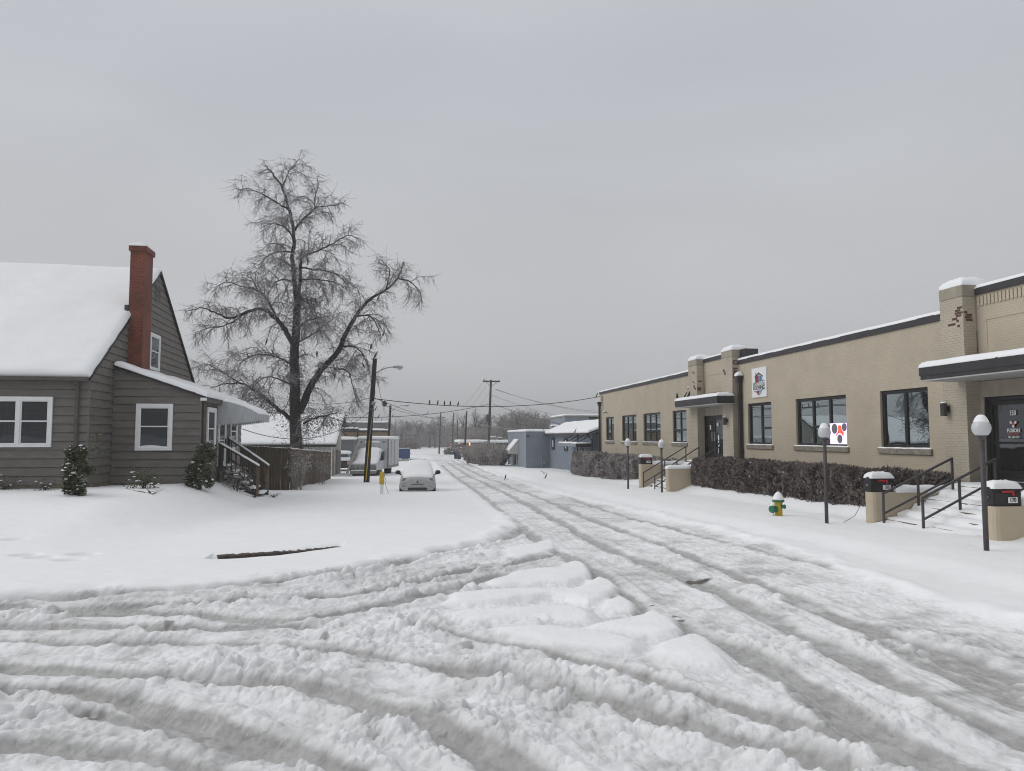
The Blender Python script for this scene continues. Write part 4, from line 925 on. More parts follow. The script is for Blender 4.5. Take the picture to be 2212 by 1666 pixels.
# ================================================================ small parked car under snow
M['silver'] = mat('frosted_silver_paint', (.36, .37, .36), .45, metal=.15, var=.14, vscale=7, bump=.3, bscale=40, bdist=.004)
M['rubber'] = mat('tyre_rubber', (.012, .012, .012), .85)
M['frost_lamp'] = mat('frosted_lamp', (.17, .17, .16), .3, var=.4, vscale=18)
M['chrome_'] = mat('dull_chrome', (.55, .56, .57), .25, metal=.8)
def half(pts): return [(x, z) for x, z in pts] + [(-x, z) for x, z in pts[-2:0:-1]]
def stations(mb, st): return mb.loft([[(x, y, z) for x, z in half(p)] for y, p in st])
fl_, fr_ = G(862, 1065), G(941, 1063)
FX = (fl_[0] + fr_[0]) / 2; FY = 34.0; FZ = float(gh(FX, FY)) - .22
car = root('parked_car', (FX, FY, FZ), 'small rounded silver hatchback buried in snow at the left kerb', 'car', rz=R(-1.5)); ORG[car.name] = (0, 0, 0)
b = MB(); stations(b, [(.02, [(0, .26), (.45, .26), (.63, .34), (.67, .50), (.62, .66), (.36, .74), (0, .76)]),
    (.10, [(0, .21), (.55, .21), (.75, .30), (.79, .52), (.74, .74), (.42, .84), (0, .86)]),
    (.45, [(0, .2), (.6, .2), (.81, .3), (.83, .58), (.80, .82), (.46, .92), (0, .94)]),
    (.95, [(0, .2), (.6, .2), (.81, .3), (.83, .64), (.81, .90), (.46, .99), (0, 1.0)]),
    (1.5, [(0, .2), (.6, .2), (.80, .3), (.82, .66), (.80, .94), (.46, .99), (0, 1.0)]),
    (3.0, [(0, .2), (.6, .2), (.80, .3), (.82, .68), (.79, .97), (.46, 1.0), (0, 1.0)]),
    (3.45, [(0, .3), (.5, .3), (.70, .4), (.74, .7), (.70, .95), (.4, 1.0), (0, 1.0)])]); b.build('body', M['silver'], car, smooth=True, sub=2, local=True)
b = MB(); stations(b, [(1.0, [(0, .9), (.6, .9), (.74, .92), (.72, .97), (.3, 1.0), (0, 1.0)]), (1.75, [(0, .9), (.6, .9), (.77, .95), (.58, 1.40), (.3, 1.46), (0, 1.47)]), (2.3, [(0, .9), (.6, .9), (.78, .95), (.58, 1.46), (.3, 1.50), (0, 1.51)]), (3.05, [(0, .9), (.6, .9), (.77, .95), (.55, 1.41), (.3, 1.46), (0, 1.47)]), (3.42, [(0, .9), (.5, .9), (.70, .95), (.5, 1.10), (.3, 1.12), (0, 1.12)])]); b.build('cabin', M['black'], car, smooth=True, sub=2, local=True)
b = MB(); stations(b, [(.20, [(0, .74), (.46, .74), (.58, .76), (.54, .86), (.3, .92), (0, .93)]), (.42, [(0, .8), (.5, .8), (.70, .82), (.67, .95), (.36, 1.03), (0, 1.04)]), (.95, [(0, .85), (.55, .85), (.76, .90), (.72, 1.06), (.36, 1.13), (0, 1.14)]), (1.3, [(0, .85), (.55, .85), (.74, .96), (.68, 1.26), (.36, 1.36), (0, 1.37)]), (1.75, [(0, .9), (.5, .9), (.66, 1.1), (.63, 1.49), (.34, 1.58), (0, 1.59)]), (2.3, [(0, .9), (.5, .9), (.62, 1.2), (.61, 1.53), (.32, 1.62), (0, 1.63)]), (3.1, [(0, .9), (.5, .9), (.6, 1.2), (.58, 1.48), (.32, 1.57), (0, 1.58)]), (3.5, [(0, .9), (.4, .9), (.55, 1.0), (.5, 1.15), (.3, 1.2), (0, 1.2)])]); b.build('snow_cover', M['snow'], car, smooth=True, sub=2, local=True)
def disc(c, r, d=.03, n=16, ax='y'):
    m = MB()
    ring = lambda t, s: [(c[0] + r * s * math.cos(2 * math.pi * k / n), c[1] + t, c[2] + r * s * math.sin(2 * math.pi * k / n)) for k in range(n)]
    m.loft([ring(d, 1.0), ring(0, 1.0), ring(-.4 * d, .75), ring(-.6 * d, .3)]); return m
for s in (-1, 1):
    disc((s * .60, .13, .72), .115, .06).build('headlight', M['frost_lamp'], car, smooth=True, local=True)
    disc((s * .63, .09, .53), .06, .06).build('turn_signal', M['frost_lamp'], car, smooth=True, local=True)
    f = disc((s * .45, .03, .355), .062, .05).build('fog_lamp', M['chrome_'], car, smooth=True, local=True)
    f = disc((s * .45, -.005, .355), .025, .01).build('lamp_core', M['black'], f, smooth=True, local=True)
    m = MB(); m.lathe((s * .93, 1.22, 1.03), [(.03, -.08), (.11, -.06), (.13, .02), (.10, .09), (.03, .11)], 10); m.beam((s * .78, 1.25, .93), (s * .9, 1.22, 1.0), .05, .06); m.build('side_mirror', M['black'], car, smooth=True, local=True)
    for yy in (.62, 2.95):
        w = MB()
        ring = lambda x, r: [(x, yy + r * math.cos(k * .393), .29 + r * math.sin(k * .393)) for k in range(16)]
        x0, x1 = s * .62, s * .825; w.loft([ring(x0, .27), ring(x0 + s * .03, .30), ring(x1 - s * .03, .30), ring(x1, .26)]); w.build('wheel', M['rubber'], car, smooth=True, local=True)
b = MB(); b.prism([(-.42, .31), (.42, .31), (.40, .405), (-.40, .405)], 'y', -.012, .06); b.build('lower_grille', M['black'], car, local=True)
b = MB(); b.box(-.27, .27, .005, .05, .545, .572); b.build('plate_slot', M['black'], car, local=True)
for x in (-.70, .30): b = MB(); b.box(x, x + .40, .035, .12, .462, .474); b.build('bumper_seam', M['iron'], car, local=True)
bd = disc((0, .035, .655), .05, .04).build('badge', M['iron'], car, smooth=True, local=True)
for x in (-.32, .06): b = MB(); b.box(x, x + .26, .03, .09, .650, .664); b.build('nose_trim', M['chrome_'], car, local=True)
b = MB(); b.box(-.72, .72, .12, .6, .12, .235); b.build('underside', M['black'], car, local=True)
# ================================================================ box truck
M['truck_white'] = mat('grimy_white_panel', (.50, .51, .52), .5, var=.18, vscale=3.5, stretch=(2, 2, .4), detail=6)
M['truck_grey'] = mat('grey_bumper', (.21, .21, .20), .45, metal=.3, var=.3, vscale=10)
tl = pY(57.6, 757, 1026); trr = pY(57.6, 813, 1026); TX = (tl[0] + trr[0]) / 2
trk = root('box_truck', (TX, 57.6, float(gh(TX, 57.6)) - .12), 'old white box truck with egg crate grille, cab and hood deep in snow', 'truck', rz=R(-10)); ORG[trk.name] = (0, 0, 0)
b = MB(); b.prism([(.05, .5), (.0, .98), (.02, 1.03), (1.15, 1.2), (1.75, 1.95), (2.1, 2.08), (3.2, 2.08), (3.2, .5)], 'x', -.98, .98); b.build('cab', M['truck_white'], trk, bevel=.06, local=True)
b = MB(); stations(b, [(.05, [(0, .98), (.7, .98), (.93, .99), (.92, 1.03), (.5, 1.06), (0, 1.07)]), (.3, [(0, 1.0), (.7, 1.0), (.96, 1.02), (.95, 1.12), (.5, 1.17), (0, 1.18)]), (1.1, [(0, 1.1), (.7, 1.1), (.96, 1.12), (.94, 1.30), (.5, 1.36), (0, 1.37)]), (1.7, [(0, 1.5), (.7, 1.5), (.94, 1.6), (.86, 2.0), (.5, 2.08), (0, 2.09)]), (2.1, [(0, 1.9), (.7, 1.9), (.93, 2.0), (.84, 2.18), (.5, 2.25), (0, 2.26)]), (2.95, [(0, 1.9), (.7, 1.9), (.92, 2.0), (.84, 2.18), (.5, 2.25), (0, 2.26)])]); b.build('snow_cover', M['snow'], trk, smooth=True, sub=1, local=True)
b = MB(); b.box(-.97, .97, -.02, .045, .56, .97); b.build('front_panel', M['truck_grey'], trk, bevel=.03, local=True)
g = MB(); g.box(-.62, .62, -.035, -.021, .60, .93); gb = g.build('grille', M['black'], trk, local=True)
g = MB()
for k in range(13): x = -.62 + 1.24 * k / 12; g.box(x - .013, x + .013, -.06, -.036, .60, .93)
for k in range(4):
    z = .61 + .31 * k / 3
    for j in range(12): x0 = -.62 + 1.24 * j / 12 + .0135; g.box(x0, x0 + 1.24 / 12 - .027, -.056, -.036, z - .013, z + .013)
g.build('grille_bars', M['chrome_'], gb, local=True)
for s in (-1, 1):
    disc((s * .80, -.03, .77), .12, .04).build('headlight', M['frost_lamp'], trk, smooth=True, local=True)
    for yy in (.75,):
        w = MB(); ring = lambda x, r: [(x, yy + r * math.cos(k * .393), .38 + r * math.sin(k * .393)) for k in range(16)]
        w.loft([ring(s * .72, .36), ring(s * .75, .40), ring(s * .94, .40), ring(s * .97, .35)]); w.build('wheel', M['rubber'], trk, smooth=True, local=True)
    w = MB(); ring = lambda x, r: [(x, 5.2 + r * math.cos(k * .393), .38 + r * math.sin(k * .393)) for k in range(16)]
    w.loft([ring(s * .55, .36), ring(s * .6, .40), ring(s * 1.0, .40), ring(s * 1.03, .35)]); w.build('wheel', M['rubber'], trk, smooth=True, local=True)
    m = MB(); m.beam((s * .99, 1.5, 1.25), (s * 1.16, 1.42, 1.42), .03, .03); m.box(s * 1.16 - .04, s * 1.16 + .04, 1.40, 1.44, 1.28, 1.62); m.build('side_mirror', M['iron'], trk, local=True)
b = MB(); b.box(-1.0, 1.0, -.14, -.0, .26, .50); bmp = b.build('bumper', M['truck_grey'], trk, bevel=.03, local=True)
b = MB(); snow_slab(b, (-.98, -.13, .502), (.98, -.13, .502), (.98, -.03, .502), (-.98, -.03, .502), .06, 14, 3, 3); snow_cap(b, 'bumper_snow', bmp, local=True)
b = MB(); b.box(-.8, .8, .1, 2.9, .12, .5); b.build('chassis', M['black'], trk, local=True)
b = MB(); b.prism([(1.25, 1.2), (1.75, 1.82), (2.2, 1.92), (2.9, 1.92), (2.9, 1.25)], 'x', .981, .99); b.prism([(1.25, 1.2), (1.75, 1.82), (2.2, 1.92), (2.9, 1.92), (2.9, 1.25)], 'x', -.99, -.981); b.build('side_window', M['house_glass'], trk, local=True)
b = MB(); b.box(-1.25, 1.28, 3.0, 7.4, .55, 2.92); bx = b.build('cargo_box', M['truck_white'], trk, bevel=.03, local=True)
b = MB(); b.box(-.62, .55, 2.90, 2.995, 2.0, 2.62); b.build('cab_vent', M['truck_white'], bx, bevel=.02, local=True)
b = MB()
for x in (-1.22, 1.25): b.box(x - .05, x + .05, 2.965, 2.998, .6, 2.9)
b.box(1.282, 1.31, 3.2, 7.2, .62, .78); b.box(1.282, 1.30, 4.0, 4.1, .8, 2.8); b.box(1.282, 1.30, 5.3, 5.4, .8, 2.8); b.build('corner_trim', M['truck_grey'], bx, local=True)
for x in (-1.05, .82): b = MB(); b.box(x, x + .2, 2.97, 2.998, 2.62, 2.70); b.build('marker_lamp', M['black'], bx, local=True)
b = MB(); snow_slab(b, (-1.28, 2.95, 2.925), (1.31, 2.95, 2.925), (1.31, 7.42, 2.925), (-1.28, 7.42, 2.925), .20, 14, 20, 6); snow_slab(b, (-.62, 2.86, 2.625), (.6, 2.86, 2.625), (.6, 3.0, 2.625), (-.62, 3.0, 2.625), .15, 8, 3, 7); snow_cap(b, 'box_snow', bx, local=True)
b = MB(); b.beam(pY(57.2, 750, 1022), pY(60.1, 778, 948), .20, .05); lp = b.build('plank', mat('grey_plank', (.30, .29, .27), .8, var=.2, vscale=6), None); tag(lp, 'long grey plank leaning against the front of the box truck', 'plank')
# dark car half hidden behind the garage
dc = root('dark_car', (-6.15, 68.5, float(gh(-6, 68.5)) - .1), 'dark vehicle with a tan tail lamp and snowy roof glimpsed between garage and truck', 'car'); ORG[dc.name] = (0, 0, 0)
b = MB(); stations(b, [(0, [(0, .35), (.7, .35), (.86, .5), (.88, .85), (.8, 1.0), (.4, 1.04), (0, 1.04)]), (.6, [(0, .3), (.75, .3), (.9, .5), (.92, .9), (.85, 1.08), (.4, 1.1), (0, 1.1)]), (3.6, [(0, .3), (.75, .3), (.9, .5), (.92, .9), (.85, 1.08), (.4, 1.1), (0, 1.1)]), (4.5, [(0, .35), (.7, .35), (.86, .5), (.88, .75), (.8, .9), (.4, .95), (0, .95)])]); b.build('body', mat('dark_car_paint', (.03, .03, .035), .35, coat=.4), dc, smooth=True, sub=1, local=True)
b = MB(); stations(b, [(.2, [(0, 1.0), (.6, 1.0), (.82, 1.03), (.6, 1.5), (.3, 1.55), (0, 1.55)]), (1.0, [(0, 1.0), (.6, 1.0), (.82, 1.03), (.65, 1.68), (.3, 1.72), (0, 1.72)]), (2.8, [(0, 1.0), (.6, 1.0), (.82, 1.03), (.65, 1.66), (.3, 1.7), (0, 1.7)]), (3.5, [(0, 1.0), (.6, 1.0), (.8, 1.03), (.6, 1.1), (.3, 1.12), (0, 1.12)])]); b.build('cabin', mat('blue_grey_glass', (.08, .11, .13), .2), dc, smooth=True, sub=1, local=True)
b = MB(); snow_slab(b, (-.72, .1, 1.62), (.72, .1, 1.62), (.72, 3.0, 1.66), (-.72, 3.0, 1.66), .22, 8, 10, 3); snow_slab(b, (-.8, -.02, 1.03), (.8, -.02, 1.03), (.8, .35, 1.3), (-.8, .35, 1.3), .12, 8, 4, 3); snow_cap(b, 'snow_cover', dc, local=True)
b = MB(); b.box(.55, .88, -.03, .1, .68, .95); b.build('tail_lamp', mat('tan_lamp', (.42, .30, .25), .4), dc, local=True)
for s in (-1, 1):
    w = MB(); ring = lambda x, r: [(x, .9 + r * math.cos(k * .393), .33 + r * math.sin(k * .393)) for k in range(16)]
    w.loft([ring(s * .68, .3), ring(s * .72, .34), ring(s * .9, .34), ring(s * .93, .3)]); w.build('wheel', M['rubber'], dc, smooth=True, local=True)
# ================================================================ cable marker post
mk = G(824, 1068); mp_ = root('marker_post', mk, 'yellow topped white marker post with a loose wire between pole and car', 'marker post')
m = MB(); h1 = (1068 - 1032) * 33 / 1600; m.beam((mk[0], mk[1], mk[2] - .2), (mk[0] + .02, mk[1], mk[2] + h1 * .98), .14, .10) ; m.build('post', M['white'], mp_, bevel=.01)
m = MB(); zc = mk[2] + .80; m.box(mk[0] - .082, mk[0] + .102, mk[1] - .065, mk[1] + .065, mk[2] + h1 * 1.0, mk[2] + h1 * 1.0 + .0) if False else m.lathe((mk[0] + .01, mk[1], mk[2]), [(.10, .42), (.105, .44), (.105, .82), (.085, .86), (.09, .92), (.03, .98)], 10); m.build('cap_sleeve', M['yellow'], mp_, smooth=False)
m = MB(); m.box(mk[0] - .05, mk[0] + .07, mk[1] - .112, mk[1] - .106, mk[2] + .5, mk[2] + .75); m.build('warning_strip', M['black_trim'], mp_) if False else None
m = MB(); m.tube([(mk[0] + .1, mk[1], mk[2] + .85), (mk[0] + .18, mk[1], mk[2] + .6), (mk[0] + .16, mk[1], mk[2] + .4), (mk[0] + .26, mk[1], mk[2] + .15), (mk[0] + .3, mk[1], mk[2] - .03)], .008, 5); m.build('wire', M['iron'], mp_)
# ================================================================ dumpster, rubble
DB = G(872, 991); DB[2] -= .1
dp = root('dumpster', DB, 'blue metal dumpster with a snowy lid beside the far road', 'dumpster', rz=R(12)); ORG[dp.name] = (0, 0, 0)
M['blue'] = mat('dumpster_blue', (.022, .06, .17), .5, var=.25, vscale=2)
b = MB(); b.prism([(0, .15), (1.6, .15), (1.7, 1.5), (1.0, 1.72), (-.1, 1.72)], 'x', -1.05, 1.05); b.build('body', M['blue'], dp, bevel=.02, local=True)
b = MB(); b.box(-1.14, 1.14, -.16, -.06, 1.64, 1.76); b.box(-.9, -.82, -.05, .0, .2, 1.6); b.box(.82, .9, -.05, .0, .2, 1.6); b.box(.55, .72, -.05, 0, 1.1, 1.5); b.build('rib', M['blue'], dp, local=True)
for x in (1.051, -1.18): b = MB(); b.box(x, x + .129, .3, .9, .85, 1.05); b.build('fork_pocket', M['blue'], dp, local=True)
b = MB(); snow_slab(b, (-1.06, -.1, 1.725), (1.06, -.1, 1.725), (1.06, 1.0, 1.725), (-1.06, 1.0, 1.725), .10, 10, 6, 3); snow_cap(b, 'snow_cap', dp, local=True)
rb = MB(); rgR = random.Random(8)
rp = G(866, 996)
for k in range(70):
    x = rp[0] + rgR.uniform(-3.6, 3.4); y_ = rp[1] + rgR.uniform(-1.5, 1.5); s = rgR.uniform(.12, .38); z = float(gh(x, y_)); n0 = len(rb.v)
    pts = [(x + s * math.cos(a) * rgR.uniform(.6, 1.2), y_ + s * math.sin(a) * rgR.uniform(.6, 1.2)) for a in [i * 1.05 for i in range(6)]]
    rb.prism(pts, 'z', z - .1, z + s * rgR.uniform(.5, 1.1))
tag(rb.build('rubble', mat('snowy_rubble', (.10, .085, .07), .9, col2=(.75, .77, .80), vscale=1.6)), 'broken rubble dusted with snow at the foot of the blue dumpster', 'rubble', kind='stuff')
b_ = G(850, 988); bare_shrub('bare_shrub', 'thin bare brush between the far pole and blue dumpster', (b_[0], b_[1], b_[2]), 2.2, 1.4, 77, 40, 0, tr=.02)
# ================================================================ MAIN TAN BRICK BUILDING  (street face on the plane x = 14.5)
M['tan'] = brick_mat('painted_brick', (.465, .408, .318), (.449, .392, .303), (.405, .35, .265), 'y', .2, .0677, .007, .42, stain=.10)
M['tan_x'] = brick_mat('painted_brick_side', (.465, .408, .318), (.449, .392, .303), (.405, .35, .265), 'x', .2, .0677, .007, .42, stain=.10)
M['red_brick'] = mat('bare_red_brick', (.085, .042, .034), .9, var=.4, vscale=9)
M['stone'] = mat('stone_cap', (.27, .235, .185), .85, col2=(.36, .32, .25), vscale=2.5, stretch=(1, 1, .3), bump=.3)
M['sill'] = mat('stone_sill', (.16, .14, .115), .85, col2=(.30, .27, .23), vscale=6, bump=.4)
M['coping'] = mat('dark_coping', (.030, .027, .030), .5, var=.2)
M['canopy'] = mat('dark_canopy', (.026, .023, .025), .5, var=.3, vscale=3, stretch=(1, 1, .25))
M['soffit'] = mat('grey_soffit', (.42, .42, .41), .7, var=.1)
M['win_frame'] = mat('black_window_frame', (.010, .010, .011), .4)
M['tint'] = glass_mat('tinted_window_glass', (.012, .013, .014), .44, .015, rcol=(.80, .90, .92))
M['door_glass'] = glass_mat('door_glass', (.012, .012, .012), .10, .02)
FXW = 14.5
mb_ = root('brick_building', (14.5, 36, 0), 'long tan painted brick building with black windows and two pillared entrances', 'building')
WINS = [(51.75, 53.9), (46.4, 49.7), (41.75, 44.95), (37.62, 39.72), (28.3, 30.42), (23.1, 26.38), (19.12, 21.28)]
WZ0, WZ1 = 1.33, 3.09
BAYS = [(31.25, 36.5), (12.3, 18.13)]       # raised entrance bays (with their pillars)
PW = 1.12
w = MB(); ys = []
def wall_run(y0, y1, z0, z1):
    """wall with real window openings"""
    wins = sorted(a for a in WINS if a[0] > y0 and a[1] < y1); y = y0
    for a, b in wins:
        w.box(FXW, FXW + .35, y, a, z0, z1); w.box(FXW, FXW + .35, a, b, z0, WZ0); w.box(FXW, FXW + .35, a, b, WZ1, z1); y = b
    w.box(FXW, FXW + .35, y, y1, z0, z1)
wall_run(36.0, 55.6, -1.4, 4.88); wall_run(18.0, 31.8, -1.2, 4.88); w.box(FXW, FXW + .35, 2, 12.8, -1.2, 4.88)
# bays: above the door, beside the door
D1 = (33.12, 35.45); D2 = (13.9, 17.15)
for (a, b), (d0, d1) in zip(BAYS, (D1, D2)):
    o = .10
    i0, i1 = (31.81, 35.99) if a > 20 else (12.81, 17.99)
    w.box(FXW + o, FXW + .35, i0, i1, 3.1, 5.36)
    w.box(FXW + o, FXW + .35, i0, d0 - .38, -1.2, 3.1); w.box(FXW + o, FXW + .35, d1 + .38, i1, -1.2, 3.1)
w.build('wall', M['tan'], mb_)
w = MB(); w.box(FXW + .01, 33, 55.25, 55.6, -1.6, 4.85); w.box(FXW + .352, 33, 2, 2.3, -1.2, 4.85); w.build('side_wall', M['tan_x'], mb_)
w = MB(); w.box(FXW + .36, 33, 2.31, 55.24, 4.35, 4.42); rfm = w.build('roof', M['coping'], mb_)
s = MB(); snow_slab(s, (14.9, 2.4, 4.424), (33, 2.4, 4.424), (33, 55.2, 4.424), (14.9, 55.2, 4.424), .2, 12, 20, 4); snow_cap(s, 'snow_cover', rfm)
w = MB(); w.box(FXW + .36, FXW + 6, 2.4, 55.2, -1.2, -1.1); w.box(FXW + 5, FXW + 5.1, 2.4, 55.2, -1.0, 4.3); w.build('interior_wall', mat('dark_backing', (.05, .05, .05), .9), mb_)
# copings and snow on the parapet
c = MB(); sn = MB()
def coping(y0, y1, z, x0=FXW - .05, x1=FXW + .42, h=.19, k=0):
    c.box(x0, x1, y0, y1, z - .004, z + h); snow_slab(sn, (x0, y0, z + h + .002), (x1, y0, z + h + .002), (x1, y1, z + h + .002), (x0, y1, z + h + .002), .10, 4, max(6, int((y1 - y0) * 1.5)), k)
coping(36.52, 55.65, 4.884, k=1); coping(18.14, 31.24, 4.884, k=2); coping(32.38, 35.36, 5.364, FXW + .04, FXW + .44, .17, 3); coping(12.9, 17.28, 5.364, FXW + .04, FXW + .44, .17, 4); coping(2, 12.2, 4.884, k=5)
cp_ = c.build('coping', M['coping'], mb_); snow_cap(sn, 'coping_snow', cp_)
# pillars
M['pillar'] = brick_mat('painted_pillar_brick', (.46, .41, .33), (.435, .385, .305), (.38, .33, .26), 'xy', .2, .0677, .008, .7, stain=.15)
PILS = [(35.37, 36.5, 5.52), (31.25, 32.37, 5.52), (17.29, 18.13, 5.60), (12.3, 13.14, 5.60)]
rgB = random.Random(12)
for k, (y0, y1, zt) in enumerate(PILS):
    p = MB(); p.box(14.2, 14.56, y0, y1, -1.0, zt - .28); po = p.build('pillar', M['pillar'], mb_)
    q = MB(); q.box(14.185, 14.95, y0 - .012, y1 + .012, zt - .28, zt + .04); q.box(14.562, 14.94, y0, y1, 4.4, zt - .281); q.build('pillar_cap', M['stone'], po, bevel=.03)
    s = MB(); snow_slab(s, (14.18, y0 - .02, zt + .043), (14.96, y0 - .02, zt + .043), (14.96, y1 + .02, zt + .043), (14.18, y1 + .02, zt + .043), .24, 8, 8, k); snow_cap(s, 'pillar_snow', po)
    e = MB(); used = set()
    wz = ((3.35, 4.95), (4.3, 5.1), (4.35, 5.25), (4.4, 5.1))[k]
    for _ in range(9 if k == 0 else 6):
        r0_ = int(rgB.uniform(*wz) / .0677); side = rgB.random() < .40; c0_ = rgB.uniform(.02, .22) + (.55 if k == 1 and not side else 0)
        for q_ in range(rgB.randint(1, 4)):
            t = (r0_ + q_) * .0677; ln = rgB.choice([.09, .19, .19, .28]); c1_ = c0_ + rgB.uniform(-.06, .08) + (.1 if q_ % 2 else 0)
            if (r0_ + q_, side) in used: continue
            used.add((r0_ + q_, side))
            if side: x0 = 14.22 + rgB.uniform(0, .06); e.box(x0, x0 + min(ln, .2), y0 - .0045, y0 - .0005, t + .008, t + .062)
            else: e.box(14.1955, 14.1995, y0 + max(c1_, .01), min(y0 + max(c1_, .01) + ln, y1 - .01), t + .008, t + .062)
    e.build('bare_brick', M['red_brick'], po)
# dark box behind the inner pillar
b = MB(); b.box(14.57, 15.2, 30.75, 31.23, 4.95, 5.55); rt_b = b.build('roof_vent_box', M['coping'], mb_)
# recessed panels in the bays
for y0, y1 in ((32.9, 35.27), (13.5, 17.0)): b = MB(); b.frame('x', FXW + .085, FXW + .102, y0, y1, 3.82, 4.70, .035); b.build('panel_moulding', M['tan'], mb_)
b = MB()
for k in range(34): y = 13.2 + k * .12; b.box(FXW + .07, FXW + .102, y, y + .085, 5.06, 5.30)
b.build('corbel_course', M['tan'], mb_)
# windows
for i, (a, b_) in enumerate(WINS):
    n = 2 if b_ - a < 2.4 else 3
    f = MB(); f.frame('x', FXW + .07, FXW + .16, a + .004, b_ - .004, WZ0 + .004, WZ1 - .004, .11, .10)
    for k in range(1, n):
        yy = a + (b_ - a) * (k / n if n == 3 else (.5 if i != 4 else .47)); f.box(FXW + .075, FXW + .15, yy - .06, yy + .06, WZ0 + .104, WZ1 - .114)
    wn = f.build('window', M['win_frame'], mb_, bevel=.006)
    g = MB(); g.box(FXW + .115, FXW + .120, a + .1, b_ - .1, WZ0 + .09, WZ1 - .1); g.build('pane', M['tint'], wn)
    h = MB()
    if i in (2, 3, 4, 5):
        # hopper rail over part of the opening, as seen in the photograph
        lo = {2: (a + .1, b_ - .1), 3: (a + .1, b_ - .1), 4: (a + .1, a + (b_ - a) * .47), 5: (a + (b_ - a) / 3 + .06, a + (b_ - a) * 2 / 3 - .06)}[i]; h.box(FXW + .08, FXW + .114, lo[0], lo[1], 1.98, 2.08); h.build('hopper_rail', M['win_frame'], wn)
    s = MB(); s.box(FXW - .07, FXW + .069, a - .12, b_ + .12, WZ0 - .17, WZ0 - .002); so_ = s.build('sill', M['sill'], wn, bevel=.01)
    q = MB(); snow_slab(q, (FXW - .06, a - .1, WZ0), (FXW + .06, a - .1, WZ0), (FXW + .06, b_ + .1, WZ0), (FXW - .06, b_ + .1, WZ0), .028, 4, 14, i, 1.4); snow_cap(q, 'sill_snow', so_)
# canopies
for (y0, y1, xc, zt, zb) in ((31.1, 36.35, 13.42, 3.47, 3.13), (9.5, 17.6, 13.15, 3.47, 3.13)):
    c = MB(); c.box(xc, 14.195, y0, y1, zb + .02, zt); 
    cn = c.build('canopy', M['canopy'], mb_, bevel=.01)
    c = MB(); c.box(xc - .02, xc - .001, y0 - .02, y1 + .02, zb + .12, zt + .01); c.box(xc - .02, 14.19, y0 - .03, y0 - .001, zb + .12, zt + .01); c.build('fascia_trim', M['canopy'], cn)
    c = MB(); c.box(xc + .02, 14.6, y0 + .02, y1 - .02, zb - .015, zb + .019); c.build('soffit', M['soffit'], cn)
    s = MB(); snow_slab(s, (xc - .03, y0 - .03, zt + .012), (14.19, y0 - .03, zt + .012), (14.19, y1 + .03, zt + .012), (xc - .03, y1 + .03, zt + .012), .15, 8, 30, 7); snow_cap(s, 'canopy_snow', cn)
# doors
M['travertine'] = mat('stone_surround', (.27, .235, .185), .8, col2=(.38, .34, .27), vscale=3, stretch=(1, 1, .25), bump=.2)
def entrance(d0, d1, leaves, seed):
    s = MB()
    s.box(FXW + .06, FXW + .3, d0 - .379, d1 + .379, 2.69, 3.099)
    s.box(FXW + .06, FXW + .3, d0 - .379, d0 - .002, .5, 2.688); s.box(FXW + .06, FXW + .3, d1 + .002, d1 + .379, .5, 2.688)
    su = s.build('door_surround', M['travertine'], mb_, bevel=.006)
    f = MB(); f.frame('x', FXW + .1, FXW + .2, d0, d1, .60, 2.68, .10, .06)
    wd = (d1 - d0 - .2) / leaves
    dr = f.build('door', M['win_frame'], mb_, bevel=.006)
    for k in range(leaves):
        g = MB(); a = d0 + .1 + wd * k; lf = MB(); lf.frame('x', FXW + .12, FXW + .18, a + .004, a + wd - .004, .665, 2.575, .10, .18); lf.box(FXW + .125, FXW + .175, a + .105, a + wd - .105, 1.5, 1.56); lv = lf.build('door_leaf', M['win_frame'], dr)
        g.box(FXW + .145, FXW + .150, a + .1, a + wd - .1, .84, 2.48); g.build('door_glass', M['door_glass'], lv)
    for k in range(leaves):
        h = MB(); a = d0 + .1 + wd * k; yy = a + (wd - .16 if k == 0 and leaves > 1 else .12); h.box(FXW + .04, FXW + .075, yy, yy + .05, 1.45, 1.9); h.box(FXW + .075, FXW + .12, yy + .01, yy + .04, 1.48, 1.52); h.build('handle', M['lamp_metal'], dr)
    return dr
dr1 = entrance(D1[0], D1[1], 2, 1); dr2 = entrance(D2[0], D2[1], 2, 2)
n_ = MB(); rgN = random.Random(3)
for y, z, a, b in ((34.75, 2.12, .16, .22), (33.88, 2.26, .2, .13), (33.80, 1.62, .13, .26), (33.82, 1.42, .14, .08), (33.80, 1.10, .17, .42), (33.82, 1.28, .14, .06)): n_ = MB(); n_.box(FXW + .112, FXW + .1145, y - a / 2, y + a / 2, z - b / 2, z + b / 2); n_.build('notice', M['white'], dr1)
# text helper: lettering readable from the street side (facing -x)
def text(parent, body, y, z, size, m, x, name='lettering', sx=1.0, align='CENTER', bold=0.0, face='x'):
    cu = bpy.data.curves.new(name, 'FONT'); cu.body = body; cu.size = size; cu.align_x = align; cu.align_y = 'CENTER'; cu.extrude = .002; cu.offset = bold; cu.resolution_u = 3
    t_ = bpy.data.objects.new(name, cu); COL.objects.link(t_); bpy.context.view_layer.update()
    me = bpy.data.meshes.new_from_object(t_.evaluated_get(bpy.context.evaluated_depsgraph_get())); bpy.data.objects.remove(t_)
    me.materials.clear(); me.materials.append(m); me.name = name
    o = bpy.data.objects.new(name, me); COL.objects.link(o)
    o.rotation_euler = (R(90), 0, R(-90)); o.scale = (sx, 1, 1)
    org = ORG.get(parent.name, (0, 0, 0)); o.parent = parent; o.location = (x - org[0], y - org[1], z - org[2]); return o
M['decal'] = mat('white_decal', (.62, .62, .62), .5); M['decal_red'] = mat('orange_decal', (.42, .09, .035), .5)
